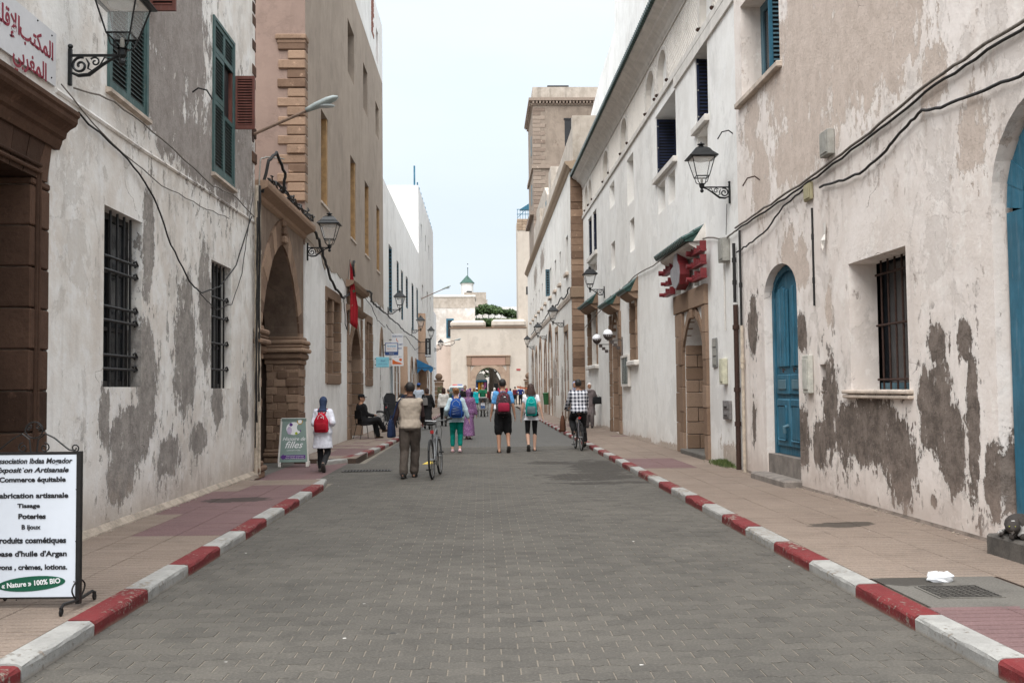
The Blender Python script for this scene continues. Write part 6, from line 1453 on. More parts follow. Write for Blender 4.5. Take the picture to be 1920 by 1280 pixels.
# ================================================================= easel sign, left foreground
m_board = simple('board_white', (.62, .66, .72), .45, 0, .04, 2, .02); m_bgreen = simple('board_green', (.005, .085, .045), .5, 0, .1, 3, 0)
es = thing('metal_framed_sign', 'white shop notice board in a black wrought iron stand listing crafts, left foreground', 'sign board', (-3.072, 6.93, .1), radians(-2))
EBW, EZ0, EZ1 = .302, .078, 1.038
MB().box(-EBW, EBW, -.012, .012, EZ0, EZ1).build('board', m_board, es)
for q in ((EBW, EBW+.028, -.02, .02, .03, EZ1+.02), (-EBW-.028, -EBW, -.02, .02, .03, EZ1+.02), (-EBW, EBW, -.014, .014, EZ1, EZ1+.018), (-EBW, EBW, -.012, .012, EZ0-.012, EZ0)): MB().box(*q).build('frame', m_iblack, es)
def spiral(c, r, a0, turns, dirn, y=0, n=18): return [(c[0]+r*(1-.75*i/n)*cos(a0+dirn*turns*2*pi*i/n), y, c[1]+r*(1-.75*i/n)*sin(a0+dirn*turns*2*pi*i/n)) for i in range(n+1)]
for sx in (-1, 1):
    MB().tube([(sx*(EBW+.0), 0, 1.055), (sx*.24, 0, 1.07), (sx*.14, 0, 1.15), (sx*.08, 0, 1.18), (sx*.03, 0, 1.14), (sx*.02, 0, 1.05)], .0055, 6).build('crest_scroll', m_iblack, es)
    for (c, r, a0, d) in (((sx*(EBW-.02), 1.08), .03, -pi/2, sx), ((sx*.075, 1.085), .034, pi/2, -sx), ((sx*.03, 1.225), .022, -pi/2, sx)): MB().tube(spiral(c, r, a0, 1.3, d), .005, 5).build('crest_scroll', m_iblack, es)
    xx = sx*(EBW+.014)
    MB().tube([(xx, -.26, .05), (xx, -.22, .07), (xx, -.08, .06), (xx, .08, .06), (xx, .22, .07), (xx, .26, .05)], .011, 6).build('foot', m_iblack, es)
    for sy in (-1, 1):
        MB().tube([(xx, sy*.26+sy*.028*(1-i/16)*cos(i*.5+1.2), .028+.028*(1-.6*i/16)*sin(i*.5+1.2)) for i in range(17)], .009, 5).build('foot_scroll', m_iblack, es)
        MB().tube([(xx, sy*(.03+.07*sin(pi*i/10)), .06+.17*i/10*(1-.25*i/10)) for i in range(11)], .006, 5).build('foot_scroll', m_iblack, es)
MB().tube([(.06*cos(2*pi*i/20), 0, 1.205+.055*sin(2*pi*i/20)) for i in range(20)], .005, 5, True).build('crest_ring', m_iblack, es)
def ln(s_, py, x0, x1, size, bold=.0012, shear=0):
    """one printed line, fitted to its width on the board"""
    z = 1.038-(py-850)*.0036; w_ = (x1-x0)*.0036; cx = ((x0+x1)/2-63)*.0036
    o = text(es, s_, size, (cx, -.0155, z), FT, m_pblk, bold=bold, shear=shear, ext=.0008)
    xs = [v.co.x for v in o.data.vertices]; o.scale.x = w_/(max(xs)-min(xs)); return o
ln('Association Ibdaa Mogador', 862, -11, 138, .050, .0012, .2); ln('Exposit˙on Artisanale', 879, -7, 131, .047, .0014, .25); ln('Commerce équitable', 897, 0, 126, .046, .0016)
ln('Fabrication artisanale', 927, -6, 131, .048, .0016); ln('Tissage', 946, 35, 78, .038, .0013); ln('Poteries', 966, 37, 89, .047, .0018); ln('B ijoux', 986, 43, 79, .042, .0013)
ln('Produits cosmétiques', 1011, -6, 128, .054, .002); ln("à base d'huile d'Argan", 1036, -14, 130, .050, .0016); ln('Savons , crèmes, lotions.', 1061, -13, 131, .048, .0016)
MB().prism([(.232*cos(2*pi*i/28), .168+.05*sin(2*pi*i/28)+.016*cos(2*pi*i/28)) for i in range(28)], -.0145, -.0125, 1).build('green_oval', m_bgreen, es)
o = text(es, '« Nature » 100% BIO', .047, (.0, -.017, .17), (pi/2, radians(-5), 0), m_white, bold=.0012, ext=.0008); xs = [v.co.x for v in o.data.vertices]; o.scale.x = .40/(max(xs)-min(xs))
for k, (a, b) in enumerate(((.30, .8), (.30, .45), (.29, .18), (-.1, .06))): MB().ball((a, -.013, b), .005, 6, 4).build('rivet', m_iblack, es)
# ================================================================= A-frame sign at the arch
af = thing('pavement_sign', 'grey-green folding pavement sign with a white logo and purple arrow, standing by the arch', 'pavement sign', (-3.9, 20.75, .005), radians(4))
m_sage = simple('sage_panel', (.20, .27, .24), .6, 0, .12, 3, .05); m_apurple = simple('print_purple', (.1, .03, .2), .6, 0, .1, 3, 0); m_lime = simple('print_lime', (.35, .45, .02), .6)
fa = MB(); fa.prism([(-.3, .1), (.3, .1), (.25, 1.0), (-.25, 1.0)], -.012, .012, 1)
p = fa.build('front_panel', m_sage, af); p.rotation_euler = (radians(-8), 0, 0); p.location = (0, -.13, 0)
p2 = fa.build('rear_panel', m_sage, af); p2.rotation_euler = (radians(8), 0, 0); p2.location = (0, .13, 0)
for sx in (-1, 1):
    MB().beam((sx*.3, -.002, .1), (sx*.25, -.002, 1.0), .022, .035).build('edge', m_wtrim, p); MB().cbox(sx*.28-.03, sx*.28+.03, -.03, .03, -.0, .1, .005).build('foot', m_wtrim, p); MB().cbox(sx*.28-.03, sx*.28+.03, -.03, .03, -.0, .1, .005).build('foot', m_wtrim, p2)
MB().box(-.25, .25, -.016, .014, .985, 1.01).build('edge', m_wtrim, p)
def disc(c, r, m_, y=-.0135, e=1.0, nm='logo'): return MB().prism([(c[0]+r*cos(2*pi*i/20), c[1]+r*e*sin(2*pi*i/20)) for i in range(20)], y-.002, y, 1).build(nm, m_, p)
disc((.0, .79), .155, m_white, e=.85); disc((-.06, .87), .035, m_apurple, -.016); disc((.12, .93), .06, simple('print_gold', (.5, .3, .03), .6), -.0165); disc((.12, .93), .042, m_white, -.019); disc((.05, .69), .028, m_lime, -.016); disc((.13, .74), .016, m_apurple, -.016); disc((.12, .81), .06, m_sage, -.0158, 1.2); disc((-.09, .75), .05, simple('print_lilac', (.5, .42, .55), .6), -.0157, 1.6)
text(p, 'Histoire de', .1, (.0, -.0145, .575), FT, m_white, bold=.001, shear=.4); text(p, 'filles', .2, (-.01, -.0145, .45), FT, m_white, bold=.002, shear=.4); text(p, 'CONCEPT STORE', .035, (.0, -.0145, .34), FT, m_white)
MB().prism([(-.27, .21), (-.2, .27), (-.2, .245), (.24, .245), (.24, .165), (-.2, .165), (-.2, .14)], -.0155, -.0135, 1).build('arrow', m_apurple, p)
text(p, 'Prêt-à-porter accessoires', .034, (.03, -.0175, .22), FT, m_white); text(p, 'bijoux, meubles & décoration', .032, (.03, -.0175, .185), FT, m_white)
# ================================================================= people
def fabric(name, col, rough=.85, var=.18, scale=5, pat=None, patcol=None, pscale=20):
    if name in MATS: return MATS[name]
    m, nt, b = newmat(name); oc = ocoord(nt); n1 = noise(nt, oc, scale, 5); n2 = noise(nt, oc, 160, 2)
    c = mixc(nt, sstep(nt, n1, .3, .7), [x*(1-var) for x in col], [min(1, x*(1+var)) for x in col])
    if pat == 'check':
        s = nd(nt, 'ShaderNodeSeparateXYZ', {0: oc}).outputs
        a = mth(nt, 'GREATER_THAN', mth(nt, 'FRACT', mth(nt, 'MULTIPLY', s['X'], pscale)), .5); b2 = mth(nt, 'GREATER_THAN', mth(nt, 'FRACT', mth(nt, 'MULTIPLY', s['Z'], pscale)), .5)
        f = mth(nt, 'MULTIPLY', mth(nt, 'ADD', a, b2), .5); c = mixc(nt, f, c, patcol)
    elif pat == 'stripe':
        s = nd(nt, 'ShaderNodeSeparateXYZ', {0: oc}).outputs
        f = mth(nt, 'GREATER_THAN', mth(nt, 'FRACT', mth(nt, 'MULTIPLY', s['Z'], pscale)), .8); c = mixc(nt, f, c, patcol)
    elif pat == 'print':
        vo = nd(nt, 'ShaderNodeTexVoronoi', {'Vector': oc, 'Scale': pscale}).outputs['Distance']; c = mixc(nt, sstep(nt, vo, .35, .3), c, patcol)
    nt.links.new(c, b.inputs['Base Color']); b.inputs['Roughness'].default_value = rough; b.inputs['Specular IOR Level'].default_value = .2
    bump(nt, b, mth(nt, 'ADD', n1, mth(nt, 'MULTIPLY', n2, .2)), .35, .01)
    MATS[name] = m; return m
m_skin = simple('skin_tan', (.36, .19, .12), .6, 0, .08, 8, .05); m_skinl = simple('skin_fair', (.48, .29, .21), .6, 0, .08, 8, .05); m_skind = simple('skin_brown', (.2, .1, .062), .6, 0, .08, 8, .05)
m_hairk = simple('hair_black', (.012, .009, .008), .6, 0, .4, 60, .4); m_hairb = simple('hair_brown', (.035, .014, .009), .6, 0, .4, 60, .4); m_hairr = simple('hair_auburn', (.2, .085, .03), .6, 0, .4, 60, .4); m_hairg = simple('hair_grey', (.15, .13, .12), .6, 0, .4, 60, .4)
m_shoe = fabric('shoe_black', (.02, .018, .017)); m_shoeg = fabric('shoe_grey', (.1, .09, .08)); m_shoew = fabric('shoe_white', (.6, .55, .55)); m_sole = simple('sole', (.05, .045, .04), .8)
CT = bpy.data.textures.new('cloth_folds', 'CLOUDS'); CT.noise_scale = .11; CT.noise_depth = 3

def cap(mb, p, q, r0, r1, n=10):
    p = Vector(p); q = Vector(q); d = (q-p)
    d = d.normalized() if d.length > 1e-6 else Vector((0, 0, 1))
    mb.tube([p-d*r0*.98, p-d*r0*.7, p, q, q+d*r1*.7, q+d*r1*.98], [r0*.12, r0*.72, r0, r1, r1*.72, r1*.12], n)
def rings(mb, rs, n=16, pw=2.3):
    """stack of superellipses: (centre, xaxis, yaxis, rx, ry)"""
    vs = []; fs = []
    for (c, ax, ay, rx, ry) in rs:
        c, ax, ay = Vector(c), Vector(ax), Vector(ay)
        for k in range(n):
            t = 2*pi*k/n; ct, s_ = cos(t), sin(t)
            x = math.copysign(abs(ct)**(2/pw), ct); y = math.copysign(abs(s_)**(2/pw), s_)
            vs.append(c+ax*rx*x+ay*ry*y)
    m = len(rs)
    for i in range(m-1):
        for k in range(n): fs.append((i*n+k, i*n+(k+1) % n, (i+1)*n+(k+1) % n, (i+1)*n+k))
    fs += [tuple(range(n))[::-1], tuple((m-1)*n+k for k in range(n))]
    return mb.add(vs, fs)
def ik(a, b, l1, l2, pole):
    a, b = Vector(a), Vector(b); d = b-a; L = min(d.length, (l1+l2)*.995); dn = d.normalized()
    if d.length > L: b = a+dn*L
    x = (l1*l1-l2*l2+L*L)/(2*L); h = sqrt(max(l1*l1-x*x, 0)); pv = Vector(pole); pv = pv-dn*pv.dot(dn)
    pv = pv.normalized() if pv.length > 1e-5 else Vector((0, 1, 0))
    return a+dn*x+pv*h, b
def organic(mb, name, mat, parent, vox, smooth=3, disp=0.0):
    o = mb.build(name, mat, parent)
    r = o.modifiers.new('remesh', 'REMESH'); r.mode = 'VOXEL'; r.voxel_size = vox; r.use_smooth_shade = True
    s = o.modifiers.new('smooth', 'SMOOTH'); s.factor = .5; s.iterations = smooth
    if disp:
        d = o.modifiers.new('folds', 'DISPLACE'); d.texture = CT; d.strength = disp; d.mid_level = .5; d.texture_coords = 'LOCAL'
    return o
def torso_rings(T, ease, z0, z1, fem, fat=1.0):
    prof = [(.84, .105, .085), (.88, .155, .115), (.94, .168+.01*fem, .122), (1.02, .155, .11), (1.08, .142-.012*fem, .1), (1.2, .155-.01*fem, .11), (1.31, .172-.012*fem, .118), (1.39, .175-.018*fem, .105), (1.44, .145-.015*fem, .085), (1.475, .085, .065), (1.50, .058, .056)]
    out = []
    def at(z):
        for (a, b) in zip(prof, prof[1:]):
            if a[0] <= z <= b[0]:
                t = (z-a[0])/(b[0]-a[0]); return [a[i]+(b[i]-a[i])*t for i in (1, 2)]
        return list(prof[0][1:]) if z < prof[0][0] else list(prof[-1][1:])
    zs = [z0]+[p[0] for p in prof if z0 < p[0] < z1]+[z1]
    for z in zs:
        rx, ry = at(z); c, ax, ay = T(z); out.append((c, ax, ay, rx*fat+ease, ry*fat+ease))
    return out

def person(label, loc, rz, H=1.72, pelvis=(0, 0, .93), lean=0.0, feet=None, hands=None, skin=None, fem=0, fat=1.0, top=None, bottom=None, shoe=None, hair=None, head=(0, 0), vox=.014, extra=None, elbow=(0, -1, -.2), knee=(0, 1, 0), group=None, face=False):
    """feet: ((x,y,z,pitch) left, right) of the ankles; hands: wrist points; top=(kind, mat, hem, sleeve), bottom=(kind, mat, hem)"""
    P = thing('person', label, 'person', loc, rz, group); k = H/1.75; P.scale = (k, k, k)
    skin = skin or m_skin; pv = Vector(pelvis); base = .93
    feet = feet or ((-.09, .22, .08, -.15), (.09, -.26, .14, .55)); hands = hands or ((-.24, -.08, .82), (.24, .12, .84))
    def T(z):
        d = z-base; a = lean if z > 1.0 else lean*max(0, (z-base)/.07)
        a = lean
        return (pv+Vector((0, sin(a)*d, cos(a)*d)), Vector((1, 0, 0)), Vector((0, cos(a), -sin(a))))
    sh = [T(1.415)[0]+Vector((s*(.178-.02*fem), 0, 0)) for s in (-1, 1)]
    hip = [pv+Vector((s*.088, 0, -.02)) for s in (-1, 1)]
    B = MB(); rings(B, torso_rings(T, -.004, .84, 1.5, fem, fat))
    nb, hc = T(1.46)[0], T(1.46)[0]+Vector((0, .015+head[1]*.03, .175))
    hyaw, hpit = head
    cap(B, nb, hc-Vector((0, 0, .06)), .056-.006*fem, .052, 10)
    HM = Matrix.Rotation(hyaw, 3, 'Z') @ Matrix.Rotation(-hpit, 3, 'X')
    def HP(x, y, z): return hc+HM @ Vector((x, y, z))
    hx, hy, hz = HM @ Vector((1, 0, 0)), HM @ Vector((0, 1, 0)), HM @ Vector((0, 0, 1))
    rings(B, [(HP(0, .02, -.125), hx, hy, .03, .03), (HP(0, .022, -.108), hx, hy, .048, .062), (HP(0, .012, -.06), hx, hy, .066, .086), (HP(0, .004, 0), hx, hy, .075, .098), (HP(0, 0, .05), hx, hy, .075, .097), (HP(0, -.004, .09), hx, hy, .058, .075), (HP(0, -.004, .112), hx, hy, .02, .03)], 14, 2.1)
    cap(B, HP(0, .096, -.005), HP(0, .118, -.035), .009, .014, 6)            # nose
    for s in (-1, 1): cap(B, HP(s*.076, -.005, -.03), HP(s*.083, -.012, .012), .012, .016, 6)  # ears
    cap(B, HP(-.02, .096, -.068), HP(.02, .096, -.068), .008, .008, 6)        # lips
    arms = []; legs = []
    for i, s in enumerate((-1, 1)):
        el, wr = ik(sh[i], hands[i], .29, .255, (elbow[0]+s*.25, elbow[1], elbow[2])); arms.append((sh[i], el, wr))
        cap(B, sh[i], el, .048, .037); cap(B, el, wr, .038, .025)
        d = (wr-el).normalized(); side = Vector((0, 1, 0)); side = (side-d*side.dot(d)); side = side.normalized() if side.length > .1 else Vector((0, 0, 1)); nr = d.cross(side)*s
        pc = wr+d*.05
        rings(B, [(wr+d*.0, side, nr, .026, .02), (wr+d*.03, side, nr, .034, .016), (wr+d*.075, side, nr, .040, .014), (wr+d*.09, side, nr, .036, .012)], 10, 2.6)
        for j, (o_, l) in enumerate(((.029, .068), (.01, .078), (-.009, .073), (-.027, .058))):
            b0 = wr+d*.082+side*o_; b1 = b0+d*l*.5-nr*.006; b2 = b1+d*l*.4-nr*.022; B.tube([b0-d*.02, b0, b1, b2, b2+d*.003-nr*.006], [.009, .0095, .0085, .0075, .004], 6)
        t0 = wr+d*.025+side*.022; B.tube([t0, t0+side*.024+d*.022-nr*.01, t0+side*.03+d*.055-nr*.018], [.013, .0115, .008], 6)
        ft = feet[i]; an = Vector(ft[:3]); kn, an = ik(hip[i], an, .43, .425, (knee[0]+s*.08, knee[1], knee[2])); legs.append((hip[i], kn, an, ft[3] if len(ft) > 3 else 0))
        cap(B, hip[i], kn, .078*fat, .052); cap(B, kn, kn+(an-kn)*.3, .052, .054); cap(B, kn+(an-kn)*.3, an, .054, .034)
    def footgeo(mb, an, pitch, r, ln=.25, ws=1.0):
        c, s_ = cos(pitch), sin(pitch)
        def F(y, z): return an+Vector((0, y*c+z*s_, -y*s_+z*c))
        fx = Vector((1, 0, 0)); fz = Vector((0, s_, c))
        rings(mb, [(F(-.075, -.045), fx, fz, .02, .02), (F(-.06, -.04), fx, fz, .034*ws+r, .036+r), (F(0, -.035), fx, fz, .036*ws+r, .045+r), (F(.07, -.048), fx, fz, .042*ws+r, .03+r), (F(.13, -.055), fx, fz, .045*ws+r, .022+r), (F(.175, -.06), fx, fz, .03*ws+r, .016+r), (F(.19, -.06), fx, fz, .014, .008)], 12, 2.6)
        return F, fx, fz
    for (h_, kn, an, pt) in legs: footgeo(B, an, pt, -.003)
    organic(B, 'body', skin, P, min(vox, .011) if vox < .02 else vox, 2)
    for i, (h_, kn, an, pt) in enumerate(legs):
        if shoe:
            m = MB(); F, fx, fz = footgeo(m, an, pt, .008)
            if shoe[0] == 'sandal':
                m = MB(); rings(m, [(F(y, -.082), fx, F(1, 0)-F(0, 0), w_, .0) for y, w_ in ((0, 0),)][:0] or [(F(-.085, -.083), fx, fz, .03, .009), (F(0, -.083), fx, fz, .04, .01), (F(.12, -.083), fx, fz, .05, .01), (F(.2, -.083), fx, fz, .03, .009)], 10, 3)
                so_ = m.build('sandal', m_sole, P, True)
                for y in (.0, .09): MB().tube([F(y, -.075)+fx*-.046, F(y, -.02)+fx*-.03, F(y, -.01), F(y, -.02)+fx*.03, F(y, -.075)+fx*.046], .009, 5).build('strap', shoe[1], so_)
            else:
                if shoe[0] == 'boot': cap(m, an, an+(kn-an)*.12, .045, .045)
                so_ = organic(m, 'shoe', shoe[1], P, max(vox, .012), 2)
                m2 = MB(); rings(m2, [(F(-.085, -.087), fx, fz, .03, .011), (F(0, -.087), fx, fz, .043, .011), (F(.12, -.087), fx, fz, .052, .011), (F(.2, -.087), fx, fz, .03, .011)], 10, 3); m2.build('sole', m_sole, so_, True)
    # lower clothing
    if bottom:
        kind, mt, hem = bottom; m = MB(); fl = {'trousers': .022, 'loose': .034, 'leggings': .006, 'shorts': .028}.get(kind, .02)
        if kind in ('skirt', 'robe'):
            ztop = 1.02 if kind == 'skirt' else 1.44; rr = torso_rings(T, .03, .9, ztop, fem, fat)
            fc = (legs[0][2]+legs[1][2])/2; sp = abs(legs[0][2].y-legs[1][2].y)/2
            low = []
            for t in (1, .75, .5, .25):
                c = pv*(1-t)+Vector((fc.x, fc.y, hem))*t; c.z = .9*(1-t)+hem*t; low.append((c, Vector((1, 0, 0)), Vector((0, 1, 0)), .17+.06*t, .13+.05*t+sp*t*.9))
            rings(m, low+rr, 20, 2.1)
        else:
            rings(m, torso_rings(T, .012+fl*.3, .85, 1.04, fem, fat))
            for (h_, kn, an, pt) in legs:
                if kind == 'shorts': e = h_+(kn-h_)*hem; cap(m, h_, e, .09*fat+fl, .078+fl)
                else:
                    cap(m, h_, kn, .08*fat+fl, .053+fl); e = kn+(an-kn)*hem; cap(m, kn, e, .053+fl, (.04 if kind != 'leggings' else (.045 if hem < .6 else .036))+fl*(1.0 if kind != 'loose' else 1.2))
        organic(m, kind if kind != 'loose' else 'trousers', mt, P, vox, 3, .03 if kind not in ('leggings',) else .006)
    if top:
        kind, mt, hem, sl = top; m = MB(); e = {'shirt': .014, 'tee': .014, 'jacket': .03, 'coat': .034, 'vest': .026, 'puffer': .045}[kind]
        rr = torso_rings(T, e, max(hem, .84), 1.455, fem, fat)
        if hem < .84:
            c, ax, ay = T(.84); n_ = []
            for t in (1, .5): z = .84-(.84-hem)*t; n_.append((Vector((pv.x, pv.y*(1-.0), pv.z-(base-z))), ax, Vector((0, 1, 0)), .17+e+.03*t, .125+e+.03*t))
            rr = n_+[(rr[0][0], ax, ay, .168+e, .122+e)]+rr[1:]
        rings(m, rr)
        for (a, el, wr) in arms:
            if kind == 'vest': cap(m, a-Vector((0, 0, .0)), a, .062+e*.4, .06); continue
            r0 = .05+e*.8
            if sl <= 1: cap(m, a, a+(el-a)*sl, r0, .046+e); continue
            cap(m, a, el, r0, .04+e); cap(m, el, el+(wr-el)*(sl-1), .041+e*.9, .031+e*.8)
        g = organic(m, {'tee': 'shirt'}.get(kind, kind), mt, P, vox, 3, .028 if kind != 'puffer' else .015)
        if kind == 'vest':
            m = MB(); 
            for (a, el, wr) in arms: cap(m, a, el, .056, .05); cap(m, el, wr, .05, .036)
            organic(m, 'sleeves', extra.get('sleeve', m_shoe), P, vox, 3, .018)
            rings(m := MB(), torso_rings(T, .012, 1.4, 1.5, fem)); m.build('collar', extra.get('sleeve', m_shoe), P, True)
    if hair:
        kind, mt = hair; m = MB()
        if kind in ('short', 'cap', 'long', 'bun', 'mid'):
            rings(m, [(HP(0, -.03, -.055), hx, hy, .066, .062), (HP(0, -.026, -.01), hx, hy, .083, .084), (HP(0, -.018, .04), hx, hy, .086, .096), (HP(0, -.01, .075), hx, hy, .078, .092), (HP(0, -.008, .105), hx, hy, .056, .068), (HP(0, -.006, .126), hx, hy, .02, .025)], 14, 2.1)
        if kind == 'long':
            rings(m, [(HP(0, -.09, -.3), hx, hy, .06, .03), (HP(0, -.09, -.24), hx, hy, .125, .05), (HP(0, -.07, -.16), hx, hy, .13, .07), (HP(0, -.05, -.08), hx, hy, .11, .085), (HP(0, -.03, 0), hx, hy, .095, .09), (HP(0, -.02, .05), hx, hy, .086, .09)], 14, 2.2)
        if kind == 'mid':
            rings(m, [(HP(0, -.05, -.15), hx, hy, .06, .05), (HP(0, -.045, -.1), hx, hy, .09, .075), (HP(0, -.03, -.02), hx, hy, .095, .09), (HP(0, -.02, .04), hx, hy, .09, .095)], 14, 2.2)
        if kind == 'bun': m.ball(tuple(HP(0, -.1, .05)), .05, 10, 7)
        if kind == 'scarf':
            rings(m, [(HP(0, -.03, -.26), hx, hy, .13, .11), (HP(0, -.02, -.19), hx, hy, .095, .09), (HP(0, -.01, -.12), hx, hy, .075, .09), (HP(0, -.022, -.05), hx, hy, .084, .092), (HP(0, -.022, .02), hx, hy, .094, .104), (HP(0, -.016, .08), hx, hy, .08, .094), (HP(0, -.012, .115), hx, hy, .055, .066), (HP(0, -.01, .135), hx, hy, .02, .022)], 16, 2.1)
        o = organic(m, {'scarf': 'headscarf', 'cap': 'hair'}.get(kind, 'hair'), mt, P, max(vox*.8, .01), 2, .012 if kind in ('long', 'scarf', 'mid') else .006)
        if kind == 'cap':
            mc = (extra or {}).get('capmat', m_shoe); m = MB(); rings(m, [(HP(0, -.008, .035), hx, hy, .088, .104), (HP(0, -.008, .07), hx, hy, .088, .104), (HP(0, -.008, .12), hx, hy, .07, .08), (HP(0, -.008, .135), hx, hy, .02, .025)], 14, 2.1)
            c = m.build('cap', mc, P, True); rings(mm := MB(), [(HP(0, .07, .04), hx, hz, .075, .01), (HP(0, .12, .038), hx, hz, .07, .008), (HP(0, .16, .03), hx, hz, .04, .006)], 12, 2.4); mm.build('peak', mc, c, True)
    if face:
        mk = simple('eye_dark', (.015, .01, .008), .3)
        if face == 'glasses':
            for s in (-1, 1): MB().ball(tuple(HP(s*.032, .1, .01)), .022, 8, 6, (1, .35, .75)).build('lens', m_blk, P)
            MB().tube([HP(-.078, .0, .015), HP(-.05, .09, .014), HP(.05, .09, .014), HP(.078, 0, .015)], .004, 5).build('frame', m_blk, P)
        else:
            for s in (-1, 1): MB().ball(tuple(HP(s*.031, .094, .004)), .010, 8, 6, (1.2, .4, .7)).build('eye', mk, P); MB().tube([HP(s*.048, .092, .022), HP(s*.03, .1, .027), HP(s*.015, .098, .022)], .004, 5).build('brow', mk, P)
    P['_k'] = k
    info = dict(P=P, T=T, k=k, loc=Vector(loc), rz=rz, arms=arms, legs=legs)
    del P['_k']
    return info
def wpt(I, v):
    return I['loc']+Matrix.Rotation(I['rz'], 3, 'Z') @ (Vector(v)*I['k'])
def backpack(label, I, w, h, d, ztop, m1, m2, m3=None, off=.135, kind=0, taper=.8):
    k = I['k']; top = I['T'](ztop)[0]; o_ = wpt(I, (0, top.y-off-d/2, top.z-h))
    t = thing('backpack', label, 'backpack', o_, I['rz']); t.scale = (k, k, k)
    ex, ey = Vector((1, 0, 0)), Vector((0, 1, 0))
    m = MB(); rings(m, [((0, 0, 0), ex, ey, w*.4, d*.32), ((0, 0, .015), ex, ey, w*.47, d*.45), ((0, 0, h*.25), ex, ey, w*.5, d*.52), ((0, 0, h*.6), ex, ey, w*.48, d*.48), ((0, .01, h*.85), ex, ey, w*.5*taper, d*.4), ((0, .02, h*.97), ex, ey, w*.3*taper, d*.28), ((0, .025, h), ex, ey, w*.12, d*.1)], 18, 3)
    organic(m, 'bag_body', m1, t, .012, 2, .008)
    m = MB(); rings(m, [((0, -d*.5, h*.1), ex, ey, w*.33, d*.1), ((0, -d*.5, h*.14), ex, ey, w*.38, d*.17), ((0, -d*.48, h*.4), ex, ey, w*.38, d*.16), ((0, -d*.42, h*.5), ex, ey, w*.3, d*.1)], 14, 3); m.build('front_pocket', m2, t, True)
    MB().tube([(-w*.36*taper, -d*.38, h*.55), (-w*.3*taper, -d*.4, h*.8), (0, -d*.3, h*.93), (w*.3*taper, -d*.4, h*.8), (w*.36*taper, -d*.38, h*.55)], .006, 5).build('zip', m3 or m2, t)
    MB().tube([(-.03, d*.2, h*.96), (-.02, d*.15, h*1.05), (.02, d*.15, h*1.05), (.03, d*.2, h*.96)], .008, 5).build('handle', m2, t)
    for s in (-1, 1):
        dy = d/2+off
        MB().tube([(s*.07, d*.3, h*.93), (s*.10, dy-.02, h*1.0+.07), (s*.115, dy+.11, h*.97), (s*.13, dy+.13, h*.7), (s*.15, dy+.06, h*.35), (s*w*.45, d*.3, h*.15)], [.02, .022, .022, .02, .012, .01], 6).build('shoulder_strap', m2, t)
    if kind == 1:
        for j in range(3): MB().tube([(-w*.25, -d*.66, h*(.2+j*.14)), (w*.25, -d*.62, h*(.27+j*.14)), (-w*.25, -d*.62, h*(.34+j*.14))], .005, 5).build('lacing', m3, t)
        for s in (-1, 1): MB().ball((s*w*.5, 0, h*.2), .055, 8, 6, (.7, 1, 1.4)).build('side_pocket', m2, t)
    if kind == 2:
        MB().tube([(-w*.3, -d*.55, h*.72), (0, -d*.58, h*.66), (w*.3, -d*.55, h*.72)], .007, 5).build('trim', m3, t)
    if kind == 3:
        MB().prism([(.0, h*.74), (.045, h*.74), (.045, h*.765), (.03, h*.79), (.0, h*.775)], -d*.53, -d*.5, 1).build('patch', m_white, t)
    return t
